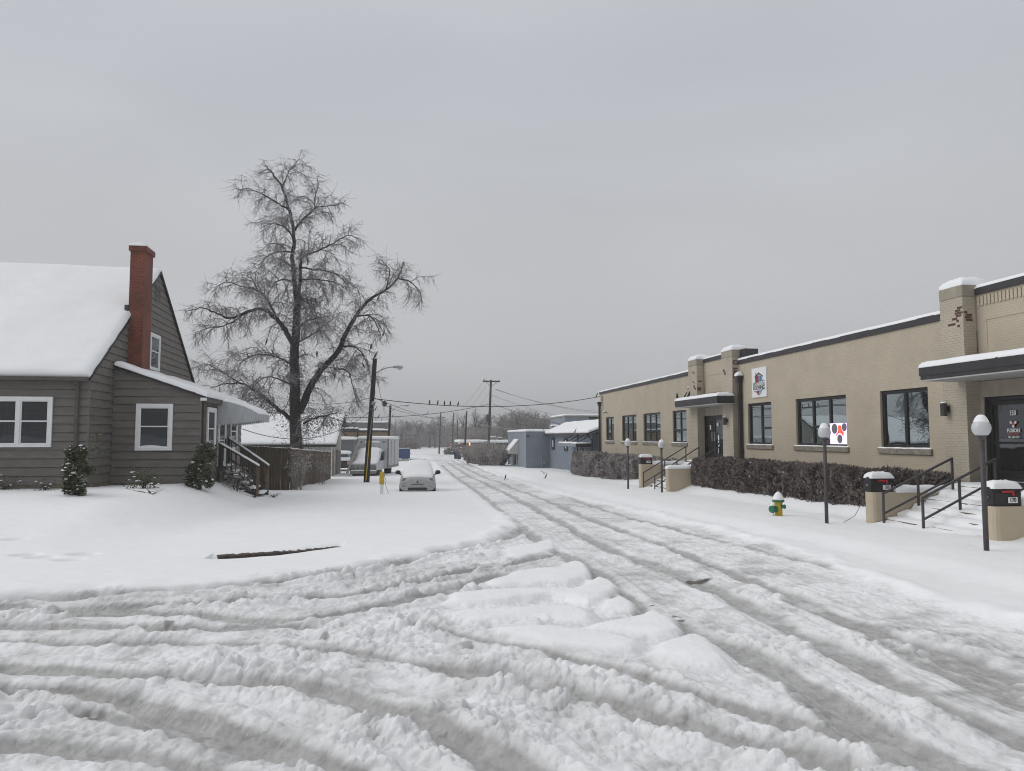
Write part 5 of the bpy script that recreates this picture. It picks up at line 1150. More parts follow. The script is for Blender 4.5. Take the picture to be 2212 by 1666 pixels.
def discx(mb, x0, x1, y, z, r, n=18): return mb.prism([(y + r * math.cos(2 * math.pi * k / n), z + r * math.sin(2 * math.pi * k / n)) for k in range(n)], 'x', x0, x1)
yd = 16.30; xd = FXW + .114
text(dr2, '150', yd, 2.26, .17, M['decal'], xd, sx=.8, bold=.004)
text(dr2, 'FUSION', yd, 1.83, .125, M['decal'], xd, sx=.9, bold=.003)
text(dr2, 'DEVELOPMENT', yd, 1.745, .06, M['decal_red'], xd, sx=.85)
text(dr2, '951 608 1227', yd, 1.67, .065, M['decal'], xd, sx=.95, bold=.001)
for y, z, r in ((yd + .07, 2.03, .036), (yd - .07, 2.03, .036), (yd, 1.935, .034)): e = MB(); discx(e, xd - .002, xd + .002, y, z, r); e.build('emblem_dot', M['decal'], dr2)
e = MB(); discx(e, xd - .0015, xd + .0015, yd - .012, 1.995, .045); e.build('emblem_core', M['decal_red'], dr2)
# wall lamps
for y, z in ((36.45 + .2, 2.38), (31.25 + .02 + .55, 2.37), (17.95, 2.40)):
    x = 14.5 if y > 36.5 else 14.2
    l = MB(); l.box(x - .045, x - .001, y - .06, y + .06, z - .06, z + .1); l.lathe((x - .14, y, z), [(.085, -.17), (.085, .16), (.07, .165)], 14); l.beam((x - .06, y, z + .02), (x - .03, y, z + .02), .06, .08); lo = l.build('wall_lamp', M['iron'], mb_)
    s = MB(); s.lathe((x - .14, y, z + .166), [(.085, 0), (.07, .03), (.03, .045)], 10); snow_cap(s, 'lamp_snow', lo)
# downpipes
for y, zt, zb, k in ((55.35, 4.28, -1.0, 0), (30.93, 4.33, -.6, 1)):
    d = MB(); d.prism([(y - .14, zt - .12), (y + .14, zt - .12), (y + .19, zt), (y + .19, zt + .02), (y - .19, zt + .02), (y - .19, zt)], 'x', 14.22, 14.49); d.prism([(y - .14, zt - .121), (y + .14, zt - .121), (y + .09, zt - .28), (y - .09, zt - .28)], 'x', 14.27, 14.47); d.box(14.31, 14.45, y - .075, y + .075, zb, zt - .281)
    for z in (1.0, 2.6): d.box(14.30, 14.499, y - .095, y + .095, z, z + .03)
    do = d.build('downpipe', M['brown_metal'], mb_, bevel=.006)
    s = MB(); snow_slab(s, (14.22, y - .19, zt + .022), (14.49, y - .19, zt + .022), (14.49, y + .19, zt + .022), (14.22, y + .19, zt + .022), .2 if k else .05, 5, 5, k); snow_cap(s, 'pipe_snow', do)
# wall cameras
for y, z in ((53.6, 3.45), (36.75, 4.15)):
    c = MB(); c.box(14.44, 14.499, y - .05, y + .05, z - .05, z + .05); c.tube([(14.44, y, z), (14.30, y - .06, z - .02), (14.16, y - .2, z - .06)], .045, 8); co = c.build('wall_camera', M['lamp_metal'], mb_)
    s = MB(); s.lathe((14.28, y - .08, z + .03), [(.09, 0), (.07, .06), (.02, .10)], 8); snow_cap(s, 'camera_snow', co)
c = MB(); c.tube([(14.47, 54.7, 4.75), (14.46, 54.72, 4.2), (14.47, 54.65, 3.9), (14.47, 54.70, 3.5)], .012, 5); c.tube([(14.46, 54.9 + .22 * math.cos(k * .628), 4.55 + .16 * math.sin(k * .628)) for k in range(11)], .012, 5, cap=False); c.build('cable_loop', M['iron'], mb_)
# ================================================================ sign and lit screen
sg = root('wall_sign', (14.49, 29.25, 3.94), 'white roofing sign with red and blue house emblem above the window', 'sign')
s = MB(); s.box(14.46, 14.499, 28.6, 29.9, 3.32, 4.56); s.build('board', M['white'], sg)
M['s_red'] = mat('sign_red', (.24, .025, .03), .5); M['s_blue'] = mat('sign_blue', (.13, .32, .58), .5); M['s_dark'] = mat('sign_dark', (.025, .02, .025), .5); M['s_dkblue'] = mat('sign_dark_blue', (.02, .10, .25), .5)
def art(polys, m, name, x0, x1):
    q = MB()
    for p in polys: q.prism([(29.25 - a * .65, 3.94 + b * .62) for a, b in p], 'x', x0, x1)
    return q.build(name, m, sg)
art([[(-.5, -.02), (-.5, .38), (.0, .5), (.0, .02)]], M['s_red'], 'emblem_red', 14.456, 14.4595)
art([[(-.5, -.58), (-.02, -.54), (-.02, -.9), (-.25, -.78), (-.42, -.66)]], M['s_red'], 'emblem_red', 14.456, 14.4595)
art([[(.0, .02), (.0, .5), (.48, .36), (.48, .06)]], M['s_blue'], 'emblem_blue', 14.456, 14.4595)
art([[(.0, -.53), (.5, -.49), (.42, -.62), (.25, -.77), (.0, -.9)]], M['s_blue'], 'emblem_blue', 14.456, 14.4595)
art([[(.14, .04), (.14, .40), (.22, .40), (.22, .05)], [(.27, .05), (.27, .4), (.34, .4), (.34, .06)]], M['s_dkblue'], 'emblem_stripe', 14.4525, 14.4555)
art([[(-.56, .34), (-.52, .46), (-.02, .68), (.54, .44), (.56, .34), (0, .56)], [(-.42, .48), (-.42, .66), (-.34, .66), (-.34, .48)], [(-.86, -.06), (-.5, .02), (-.5, -.02)], [(.48, .1), (.86, .06), (.48, .03)], [(-.86, -.60), (-.5, -.57), (-.48, -.62)], [(.48, -.48), (.86, -.44), (.5, -.54)]], M['s_dark'], 'emblem_outline', 14.4525, 14.4555)
art([[(-.34, -.66), (-.30, -.66), (-.30, -.60), (-.34, -.60)], [(-.2, -.76), (-.16, -.76), (-.16, -.70), (-.2, -.70)], [(.12, -.72), (.16, -.72), (.16, -.66), (.12, -.66)], [(.28, -.64), (.32, -.64), (.32, -.58), (.28, -.58)], [(-.01, -.84), (.04, -.84), (.04, -.78), (-.01, -.78)]], M['white'], 'emblem_dots', 14.4525, 14.4555)
text(sg, 'MIGHTY DOG', 29.25, 3.86, .19, mat('sign_thin', (.10, .10, .11), .5), 14.456, sx=.90)
text(sg, 'ROOFING', 29.25, 3.71, .235, M['s_dark'], 14.456, sx=.97, bold=.006)
pY0, pY1 = 23.2, 24.22
ds = root('window_screen', (14.6, 23.7, 1.8), 'bright lit screen with grey and orange circles in the corner of the wide window', 'screen')
s = MB(); s.box(14.565, 14.60, pY0, pY1, 1.42, 2.14); s.build('display', emit_mat('screen_glow', (.72, .60, .82), 1.0), ds)
def gd(cy, cz, r, m, name, x):
    q = MB(); n = 24; lo, hi = pY0 + .005, pY1 - .005
    pts = [(min(max(cy + r * math.cos(2 * math.pi * k / n), lo), hi), min(max(cz + r * math.sin(2 * math.pi * k / n), 1.43), 2.13)) for k in range(n)]; q.prism(pts, 'x', x - .002, x); q.build(name, m, ds)
eg = emit_mat('screen_grey', (.10, .095, .11), .6); eo = emit_mat('screen_orange', (.80, .10, .065), .8); ew = emit_mat('screen_white', (.72, .60, .82), 1.0)
gd(23.62, 1.83, .235, eo, 'orange_circle', 14.5645)
for cy, cz, r in ((23.92, 1.95, .21), (23.34, 2.0, .17), (23.62, 1.60, .20)): gd(cy, cz, r, ew, 'white_ring', 14.562)
for cy, cz, r in ((23.92, 1.95, .175), (23.34, 2.0, .14), (23.62, 1.60, .15)): gd(cy, cz, r, eg, 'grey_circle', 14.5595)
# ================================================================ entrance steps, walls, rails
M['stucco'] = mat('tan_stucco', (.47, .40, .295), .8, var=.05, vscale=2.5, bump=.25, bscale=40, bdist=.004)
M['rail'] = mat('grey_brown_rail', (.055, .048, .052), .5, var=.2, vscale=10)
def steps(y0, y1, label, seed):
    rt = root('entrance_steps', (12.4, (y0 + y1) / 2, 0), label, 'steps'); b = MB(); s = MB(); x = 11.35; n = 6; zb = float(gh(10.9, (y0 + y1) / 2)) - .05; rise = (.56 - zb) / n
    rings = []; prof = [(10.9, zb - .02)]
    for k in range(n):
        z = zb + rise * (k + 1); prof += [(x + .02, z - rise * .62), (x + .10, z - rise * .14), (x + .24, z - .0), (x + .36, z + .005)]; x += .36
    prof += [(14.6, .585)]; X1 = x
    m_ = 10
    for j in range(m_ + 1):
        y = y0 + (y1 - y0) * j / m_; rg = random.Random(seed * 50 + j); rings.append([(p[0] + rg.uniform(-.035, .035), y, p[1] + rg.uniform(-.014, .014)) for p in prof])
    k = len(prof)
    s.add([p for r in rings for p in r], [(j * k + i, j * k + i + 1, (j + 1) * k + i + 1, (j + 1) * k + i) for j in range(m_) for i in range(k - 1)])
    s.build('snow_cover', M['snow'], rt, smooth=True)
    x = 11.40
    for q in range(n):
        z = zb + rise * (q + 1); b.box(x, x + .36 if q < n - 1 else 14.6, y0, y1, -1.2, z - .07); x += .36
    b.build('tread', M['concrete'], rt); return rt
steps(31.45, 34.6, 'snow covered steps up to the far door under the sign', 1)
st2 = steps(13.2, 16.65, 'wide snow covered steps up to the door numbered 150', 2)
def low_wall(y0, y1, x0, x1, ztop, label, seed, sx=0.):
    rt = root('low_wall', (x0, (y0 + y1) / 2, ztop - .8), label, 'wall'); b = MB(); r = .09
    b.prism([(x0 + r, y0), (x1, y0), (x1, y1), (x0 + r, y1), (x0 + .03, y1 - .03), (x0, y1 - r), (x0, y0 + r), (x0 + .03, y0 + .03)], 'z', ztop - 1.6, ztop); b.build('wall', M['stucco'], rt)
    s = MB(); snow_slab(s, (x0 - .01 + sx, y0 - .02, ztop + .002), (x1, y0 - .02, ztop + .002), (x1, y1 + .02, ztop + .002), (x0 - .01 + sx, y1 + .02, ztop + .002), .14, 16, 5, seed, .5); snow_cap(s, 'wall_snow', rt); return rt
low_wall(34.62, 35.02, 11.0, 14.1, .34, 'tan low wall with rounded end left of the far steps', 1, .62)
low_wall(31.05, 31.43, 11.08, 14.1, .29, 'tan low wall between the far steps and the long hedge', 2)
low_wall(16.67, 17.03, 11.08, 14.1, .34, 'tan low wall under the mailbox at the near end of the hedge', 3, .62)
low_wall(12.78, 13.18, 11.0, 14.1, .36, 'tan low wall under the mailbox numbered 170 at the right edge', 4, .62)
def rail(y, x0, x1, z0, z1, label, name='handrail', group=None):
    """stair rail: posts on the steps, two sloping bars"""
    gl = lambda x: np.interp(x, [10.9, 11.35, 13.5, 14.4], [float(gh(10.9, y)) - .05, float(gh(10.9, y)) - .05, .55, .58])
    rt = root(name, (x0, y, float(gl(x0))), label, 'handrail', group); h = lambda x: z0 + (z1 - z0) * (x - x0) / (x1 - x0)
    for x in (x0, (x0 + x1) / 2, x1): p = MB(); p.box(x - .022, x + .022, y - .022, y + .022, float(gl(x)) - .3, h(x) - .02); p.build('post', M['rail'], rt)
    b = MB(); b.beam((x0 - .02, y, h(x0)), (x1 + .02, y, h(x1)), .05, .045); b.build('top_rail', M['rail'], rt)
    b = MB(); b.beam((x0, y, h(x0) - .47), (x1, y, h(x1) - .47), .04, .04); b.build('lower_rail', M['rail'], rt); return rt
ra = pY(16.45, *(lambda u, v: (1843.5 + .1888 * u, 878.4 + .1888 * v))(340, 1000)); rb_ = pY(16.45, *(lambda u, v: (1843.5 + .1888 * u, 878.4 + .1888 * v))(1125, 590))
rail(16.45, ra[0], rb_[0], ra[2], rb_[2], 'grey stair rail beside the low wall with mailbox 150')
ra = pY(15.15, *(lambda u, v: (1843.5 + .1888 * u, 878.4 + .1888 * v))(790, 1050)); rb_ = pY(15.15, *(lambda u, v: (1843.5 + .1888 * u, 878.4 + .1888 * v))(1620, 600))
rail(15.15, ra[0], rb_[0], ra[2], rb_[2], 'grey stair rail up the middle of the near steps')
ra = np.array([11.25, 13.4, .3]); rail(13.42, 11.35, 13.75, .32, 1.25, 'grey stair rail behind mailbox 170')
R6_ = lambda u, v: (1247 + .2441 * u, 677.8 + .2441 * v)
ra = pY(34.45, *R6_(585, 1410)); rb_ = pY(34.45, *R6_(960, 1175)); rail(34.45, ra[0], rb_[0], ra[2], rb_[2], 'dark stair rail at the left side of the far steps')
ra = pY(33.05, *R6_(685, 1440)); rb_ = pY(33.05, *R6_(1075, 1180)); rail(33.05, ra[0], rb_[0], ra[2], rb_[2], 'dark stair rail up the middle of the far steps')
rail(31.65, 11.5, 13.7, .02, 1.22, 'dark stair rail at the right side of the far steps')
# mailboxes: door end to the street, flag and number on the side
def mailbox(x, y, z, num, label, flag_up=False):
    rt = root('mailbox', (x, y, z), label, 'mailbox'); L_ = .56; w_ = .15; b = MB()
    prof = [(-w_ * .93, 0), (w_ * .93, 0), (w_ * 1.05, .24)] + [(w_ * 1.05 * math.cos(a), .24 + .13 * math.sin(a)) for a in [math.pi * k / 8 for k in range(1, 8)]] + [(-w_ * 1.05, .24)]
    x0, x1 = x - .12, x - .12 + L_
    b.prism([(y + a, z + c) for a, c in prof], 'x', x0, x1); b.build('body', M['black'], rt, bevel=.006)
    d = MB(); d.prism([(y + a * .93, z + .012 + c * .94) for a, c in prof], 'x', x0 - .02, x0 - .001); dr_ = d.build('mailbox_door', M['black'], rt)
    d = MB(); d.box(x0 - .045, x0 - .021, y - .02, y + .02, z + .14, z + .18); d.build('knob', M['lamp_metal'], dr_)
    ys_ = y - w_ * 1.05 - .004
    f = MB(); f.box(x0 + .14, x0 + .36, ys_ - .012, ys_ - .003, z + .255, z + .295); f.box(x0 + .3601, x0 + .40, ys_ - .012, ys_ - .003, z + .20, z + .295); f.build('flag', mat('mailbox_red', (.42, .02, .015), .5), rt)
    p = MB(); p.box(x0 + .27, x0 + .47, ys_ - .006, ys_ - .0005, z + .06, z + .17); pl = p.build('number_plate', M['white'], rt)
    t = text(pl, num, y, z + .115, .11, M['black'], x0 + .37, name='number', sx=.85, bold=.003); t.rotation_euler = (R(90), 0, 0); t.location = (x0 + .37 - x, ys_ - .009 - y, .115)
    s = MB(); snow_slab(s, (x0 - .02, y - .165, z + .345), (x1 + .01, y - .165, z + .345), (x1 + .01, y + .165, z + .345), (x0 - .02, y + .165, z + .345), .14, 8, 6, 4); snow_cap(s, 'snow_cap', rt); return rt
mailbox(11.22, 16.85, .343, '150', 'black snow capped mailbox numbered 150 on the low wall at the hedge end')
mailbox(11.16, 12.98, .363, '170', 'black snow capped mailbox numbered 170 behind the nearest lamp post')
mailbox(11.16, 34.82, .343, '140', 'black snow capped mailbox on the low wall of the far steps')
# globe lamp posts
M['globe'] = mat('milky_globe', (.52, .535, .545), .25)
def lamp_post(x, y, zg, ztop, label, lean=0.):
    rt = root('globe_lamp', (x, y, zg), label, 'lamp post', 'globe lamps along the tan building')
    p = MB(); p.tube([(x, y, zg - .3), (x + lean, y, ztop)], .043, 10); p.build('pole', M['rail'], rt, smooth=True)
    p = MB(); p.lathe((x + lean, y, ztop - .06), [(.045, 0), (.06, .02), (.085, .055), (.085, .072)], 14); p.build('collar', M['rail'], rt)
    g = MB(); g.lathe((x + lean, y, ztop), [(.07, .01), (.105, .03), (.138, .08), (.150, .14), (.140, .20), (.112, .25), (.08, .28)], 20); g.build('globe', M['globe'], rt, smooth=True)
    s = MB(); s.lathe((x + lean, y, ztop), [(.122, .235), (.112, .262), (.100, .29), (.082, .325), (.056, .355), (.025, .37)], 16); s.build('snow_cap', M['snow'], rt, smooth=True); return rt
for (bx, by), (tx, ty), lab in (((2131, 1187), (2122, 943), 'nearest globe lamp post in front of mailbox 170'), ((1786, 1128), (1786, 947), 'globe lamp post between hydrant and near steps'), ((1430, 1064), (1429.5, 968.5), 'globe lamp post in front of the far stair rails'), ((1357, 1056), (1358.5, 964.5), 'globe lamp post in front of the clipped round hedges')):
    b = G(bx, by); dpt = float((b - CAMV) @ FWv); t = pD(dpt, tx, ty); lamp_post(b[0], b[1], b[2], t[2], lab, 0.)
# hydrant
hy = G(1682, 1116); hr = root('fire_hydrant', hy, 'yellow fire hydrant with green bonnet and caps in the snow', 'fire hydrant')
M['hy'] = mat('hydrant_yellow', (.50, .36, .015), .45, var=.15, vscale=8); M['hg'] = mat('hydrant_green', (.012, .14, .068), .45, var=.15, vscale=8)
h = MB(); h.lathe(hy, [(.115, -.2), (.115, .03), (.10, .05), (.10, .34), (.115, .36), (.115, .38)], 18); h.build('barrel', M['hy'], hr, smooth=False)
h = MB(); h.lathe(hy, [(.15, .381), (.155, .39), (.155, .43), (.13, .45), (.11, .50), (.05, .55)], 18); h.build('bonnet', M['hg'], hr, smooth=False)
def cyl_dir(mb, c, d, r, ln, n=12):
    c = np.array(c); d = np.array(d) / np.linalg.norm(d); mb.tube([c, c + d * ln * .7, c + d * ln * .71, c + d * ln], [r * .8, r * .8, r, r * .85], n)
h = MB(); cyl_dir(h, (hy[0] - .09, hy[1] - .03, hy[2] + .2), (-1, -.35, 0), .105, .17); h.build('pumper_cap', M['hg'], hr)
h = MB(); cyl_dir(h, (hy[0] + .05, hy[1] - .08, hy[2] + .27), (.6, -1, 0), .06, .10); h.build('hose_cap', M['hg'], hr)
h = MB(); h.tube([(hy[0] - .20, hy[1] - .1, hy[2] + .15), (hy[0] - .21, hy[1] - .1, hy[2] - .05)], .008, 5); h.build('chain', M['iron'], hr)
h = MB(); h.lathe((hy[0], hy[1], hy[2] + .44), [(.15, 0), (.145, .03), (.12, .09), (.07, .17), (.02, .21)], 14); h.lathe((hy[0] - .2, hy[1] - .06, hy[2] + .29), [(.07, 0), (.05, .04), (.01, .06)], 8); h.build('snow_cap', M['snow'], hr, smooth=True)
# ================================================================ hedges
M['hedge'] = mat('wet_brown_hedge', (.034, .026, .022), .6, col2=(.25, .21, .19), vscale=3, detail=8)
M['hedge_f'] = mat('frosted_hedge', (.055, .042, .04), .6, col2=(.52, .48, .47), vscale=2.2, detail=8)
def hedge(name, label, x0, x1, y0, y1, zt, n, m, seed, group=None, round_=.25, leaf=.11, zb=None, snow=0):
    rg = np.random.RandomState(seed); cx, cy = (x0 + x1) / 2, (y0 + y1) / 2; zb = float(gh(x0, cy)) - .05 if zb is None else zb
    rt = root(name, (cx, cy, zb), label, 'hedge', group); rnd = min(.9, (y1 - y0) * .3) if round_ > .3 else .35; hx, hy_, hz = (x1 - x0) / 2, (y1 - y0) / 2, (zt - zb)
    core = MB(); core.box(x0 + .22 + round_ * .3, x1 - .16, y0 + rnd * .7, y1 - rnd * .7, zb + .05, zt - .16 - round_ * .25); core.build('inner_twigs', M['hedge_core'], rt, bevel=.1)
    P = np.stack([rg.uniform(-1, 1, n), rg.uniform(-1, 1, n), rg.uniform(0, 1, n)], 1)
    face = rg.choice(4, n, p=[.45, .10, .18, .27])  # mostly the street face and the top
    sh = 1 - rg.exponential(.10, n).clip(0, .5)
    P[face == 0, 0] = -sh[face == 0]; P[face == 1, 1] = sh[face == 1]; P[face == 2, 1] = -sh[face == 2]; P[face == 3, 2] = 1 - (1 - sh[face == 3]) * .6
    W_ = np.stack([cx + P[:, 0] * hx, cy + P[:, 1] * hy_, zb + P[:, 2] * hz], 1)
    # round the shoulders and ends, swell the belly unevenly
    rx = np.clip((np.abs(P[:, 0]) - (1 - round_)) / round_, 0, 1); rz_ = np.clip((P[:, 2] - (1 - round_)) / round_, 0, 1); ry = np.clip((np.abs(W_[:, 1] - cy) - (hy_ - rnd)) / rnd, 0, 1)
    k = np.sqrt(np.maximum(rx ** 2 + rz_ ** 2 + ry ** 2, 1e-9)); k = np.where(k > 1, 1 / k, 1)
    W_[:, 2] -= (1 - k) * rz_ * hz * round_; W_[:, 0] -= np.sign(P[:, 0]) * (1 - k) * rx * hx * round_; W_[:, 1] -= np.sign(W_[:, 1] - cy) * (1 - k) * ry * rnd
    nzv = vnoise(W_[:, 1] / .6, W_[:, 2] / .6 + W_[:, 0], seed) ; W_[:, 0] += nzv * .22 - .1 * np.clip(P[:, 2] - .4, 0, 1) * -1; W_[:, 2] += vnoise(W_[:, 0] / .5, W_[:, 1] / .5, seed + 1) * .14
    out_ = np.stack([P[:, 0] * .9, P[:, 1] * (np.abs(P[:, 1]) > .9) * .5, P[:, 2] * .9], 1); D = out_ + rg.normal(size=(n, 3)) * .65 + [0, 0, .35]; Nn = rg.normal(size=(n, 3))
    ln = leaf * rg.uniform(.6, 1.7, n); V, Fq = leaf_arrays(W_, D, Nn, ln, ln * rg.uniform(.18, .4, n)); np_mesh('foliage', V, Fq, m, rt)
    if snow:
        q = MB(); idx = rg.choice(np.where((face == 0) | (face == 3))[0], snow)
        for i in idx:
            s = rg.uniform(.02, .055); q.lathe(tuple(W_[i]), [(s, 0), (s * .85, s * .4), (s * .3, s * .65)], 6)
        tag(q.build('snow_dusting', M['snow'], rt, smooth=True), kind='stuff')
    return rt
M['hedge_core'] = mat('hedge_core', (.018, .013, .013), .9)
hedge('long_hedge', 'long clipped purple brown hedge behind the fire hydrant', 12.0, 13.7, 17.2, 30.9, .76, 46000, M['hedge'], 5, leaf=.12, snow=50)
hedge('long_hedge', 'low strip of the same hedge against the wall left of the near pillar', 13.0, 14.3, 16.2, 17.15, .80, 3000, M['hedge'], 6, leaf=.12) if False else None
for k, (y0, y1, x0, lab) in enumerate(((35.3, 38.2, 12.0, 'clipped frosty hedge clump right beside the low wall'), (38.9, 42.1, 12.1, 'rounded frosty hedge clump, second from the far low wall'), (42.9, 47.6, 12.2, 'rounded frosty hedge clump, third from the far low wall'), (48.6, 56.6, 12.3, 'frosty hedge clump at the far corner beside the blue grey house'))):
    hedge('round_hedge', lab, x0, 13.9, y0, y1, .52 + .0 * k, 5200 + 700 * k, M['hedge_f'], 20 + k, 'row of clipped hedges by the far steps', .45, .12 + .015 * k, snow=6)
hedge('low_hedge', 'thin hedge strip showing above the far low wall', 13.2, 14.2, 35.4, 38.0, .62, 1500, M['hedge_f'], 33, leaf=.12) if False else None
b = MB(); b.tube([(10.6, 17.2, float(gh(10.6, 17.2)) - .05), (10.85, 17.05, -.25), (11.0, 17.0, .05)], .006, 4); tag(b.build('loose_wire', M['iron']), 'thin wire sticking out of the snow left of the near low wall', 'wire')
m_ = MB(); m_.box(13.2, 14.1, 14.0, 15.6, .59, .62); tag(m_.build('door_mat', M['black_trim'], None), 'dark wet mat on the landing before door 150', 'mat')
# ================================================================ BLUE GREY BUILDINGS beyond the tan one
M['bluegrey'] = mat('blue_grey_render', (.205, .232, .272), .75, var=.07, vscale=1.2, bump=.3, bscale=9)
M['bluegrey2'] = mat('blue_grey_block', (.165, .19, .228), .75, var=.08, vscale=1.2, bump=.3, bscale=9)
Q = lambda u, v: (1003 + .1471 * u, 786.2 + .1471 * v)
ga = root('flat_roof_building', (12, 78, -1.7), 'pale blue grey flat roofed building with a white window awning', 'building')
w = MB(); w.box(11.75, 19, 75.0, 89, -2.4, 2.15); w.build('wall', M['bluegrey'], ga)
w = MB(); w.box(11.7, 19.05, 74.94, 89.05, 2.152, 2.20); rr_ = w.build('roof_edge', M['white'], ga)
w = MB(); snow_slab(w, (11.68, 74.92, 2.203), (19.1, 74.92, 2.203), (19.1, 89.1, 2.203), (11.68, 89.1, 2.203), .20, 12, 16, 3); snow_cap(w, 'snow_cover', rr_)
a0 = pX(11.75, *Q(800, 1110)); a1 = pX(11.75, *Q(705, 1108)); zt_, zb_ = a0[2], a0[2] - 1.55
ya, yb = a0[1], a0[1] + 3.0
w = MB(); w.prism([(11.74, zt_), (11.72, zt_ + .02), (10.72, zb_ + .32), (10.70, zb_), (11.74, zb_)], 'y', ya, yb); an = w.build('awning', mat('cream_awning', (.50, .49, .45), .7, var=.08), ga)
w = MB(); snow_slab(w, (10.68, ya - .02, zb_ + .33), (10.68, yb + .02, zb_ + .33), (11.74, yb + .02, zt_ + .03), (11.74, ya - .02, zt_ + .03), .10, 8, 8, 2); snow_cap(w, 'awning_snow', an)
w0 = zb_ - 1.75
sash_window(ga, 'x', 11.75, -1, ya + .1, ya + 1.3, w0, zb_ - .02, fw=.1, rail=True); sash_window(ga, 'x', 11.75, -1, ya + 1.6, ya + 3.4, w0 + .1, zb_ - .02, fw=.1, rail=True)
w = MB(); mx_ = pY(74.95, *Q(1138, 1365)); mz = pY(74.95, *Q(1138, 1560))[2]; w.tube([(mx_[0], 74.9, mz - .3), (mx_[0], 74.9, mx_[2])], .05, 8); w.box(mx_[0] + .12, mx_[0] + .34, 74.8, 74.99, mx_[2] - .75, mx_[2] - .45); w.tube([(mx_[0], 74.9, mx_[2] - .5), (mx_[0] + .15, 74.9, mx_[2] - .5)], .03, 6); w.build('gas_meter', M['lamp_metal'], ga)
gb_ = root('hip_roof_building', (15, 66, -1.6), 'darker blue grey building with snowy pitched roof and steel door canopy', 'building')
w = MB(); w.box(14.2, 20, 57.0, 74.98, -2.4, 1.86); w.build('wall', M['bluegrey2'], gb_)
w = MB(); c4 = [(13.7, 56.4, 1.95), (13.7, 75.2, 1.95), (17.2, 80.0, 3.10), (17.2, 56.4, 3.10)]; w.add(c4 + [(p[0], p[1], p[2] - .12) for p in c4], [(0, 1, 2, 3), (7, 6, 5, 4), (0, 4, 5, 1), (1, 5, 6, 2), (2, 6, 7, 3), (3, 7, 4, 0)]); w.prism([(14.25, 1.861), (17.2, 1.861), (17.2, 2.97)], 'y', 56.9, 57.1); rr_ = w.build('roof', M['coping'], gb_)
w = MB(); snow_slab(w, *[(p[0], p[1], p[2] + .004) for p in c4], .2, 24, 10, 5, .4); snow_cap(w, 'snow_cover', rr_)
w = MB(); w.box(13.58, 13.69, 56.4, 75.2, 1.80, 1.93); w.tube([(13.64, 56.6, 1.8), (14.1, 56.7, 1.4), (14.12, 56.7, -1.7)], .05, 8); w.tube([(14.14, 69.2, 1.8), (14.14, 69.2, -1.5)], .04, 6) if False else w.tube([(14.14, 61.9, 1.8), (14.14, 61.9, -1.6)], .045, 6); w.build('gutter', M['coping'], gb_)
for (u0, v0, u1, v1) in ((1287, 1085, 1333, 1260), (1475, 1085, 1525, 1285)):
    a = pX(14.2, *Q(u0, v0)); b = pX(14.2, *Q(u1, v1)); sash_window(gb_, 'x', 14.2, -1, min(a[1], b[1]), max(a[1], b[1]) , b[2], a[2], fw=.12, frame_m=M['win_frame'], divs=1)
    e = MB(); yc = (a[1] + b[1]) / 2; e.box(14.12, 14.165, yc - .10, yc + .16, b[2] + .25, a[2] - .2); e.build('blind', M['white'], gb_)
cz = pY(57.4, *Q(1705, 1170)); zc = cz[2]
w = MB(); w.box(12.95, 14.19, 57.3, 64.2, zc - .28, zc); cnp = w.build('door_canopy', M['canopy'], gb_)
w = MB(); snow_slab(w, (12.95, 57.3, zc + .002), (14.18, 57.3, zc + .002), (14.18, 64.2, zc + .002), (12.95, 64.2, zc + .002), .10, 5, 12, 5); snow_cap(w, 'canopy_snow', cnp)
w = MB(); w.box(12.93, 12.949, 57.3, 64.2, zc - .26, zc - .02); w.build('fascia', M['bluegrey'], cnp)
for y in (57.6, 59.6, 61.7, 63.9): w = MB(); w.beam((13.05, y, zc), (14.19, y, 1.78), .06, .06); w.build('hanger_rod', M['iron'], cnp)
for a, b, z0, nm in ((57.4, 58.2, -.85, 'window'), (60.2, 61.0, -.85, 'window'), (58.6, 59.8, -1.5, 'door')):
    w = MB(); w.frame('x', 14.14, 14.199, a, b, z0, .72, .08, .05); dd_ = w.build(nm, M['win_frame'], gb_); w = MB(); w.box(14.16, 14.18, a + .08, b - .08, z0 + .05, .64); w.build('pane', M['tint'], dd_)
for y in (60.0, 58.4): w = MB(); w.lathe((14.08, y, .0), [(.08, -.15), (.08, .22)], 8); w.build('wall_lamp', M['black'], gb_)
ub = root('upper_block', (20, 92, 3), 'grey flat roofed block rising behind the pitched snowy roof', 'building')
w = MB(); w.box(19.0, 22.0, 90, 99, -2.5, 4.1); w.build('wall', M['bluegrey'], ub)
w = MB(); w.box(22.02, 30, 91.5, 99, -2.5, 4.0); w.build('side_wing', mat('olive_tan_wall', (.15, .13, .085), .8, var=.15), ub)
w = MB(); w.box(18.9, 30.1, 89.9, 99.1, 4.102, 4.25); rr_ = w.build('roof_edge', M['stone'], ub)
w = MB(); snow_slab(w, (18.9, 89.9, 4.253), (30.1, 89.9, 4.253), (30.1, 99.1, 4.253), (18.9, 99.1, 4.253), .18, 14, 8, 3); snow_cap(w, 'snow_cover', rr_)
sc_ = root('roof_stack', (16.5, 84, 2.3), 'small snow capped block on the flat roof before the woods', 'roof vent'); w = MB(); a = pY(84, 1192, 925); b = pY(84, 1206, 918); w.box(a[0], b[0], 84, 85, 2.2, b[2] - .1); w.build('stack', M['bluegrey'], sc_); w = MB(); snow_slab(w, (a[0], 84, b[2] - .098), (b[0], 84, b[2] - .098), (b[0], 85, b[2] - .098), (a[0], 85, b[2] - .098), .14, 5, 5, 2); snow_cap(w, 'snow_cap', sc_)
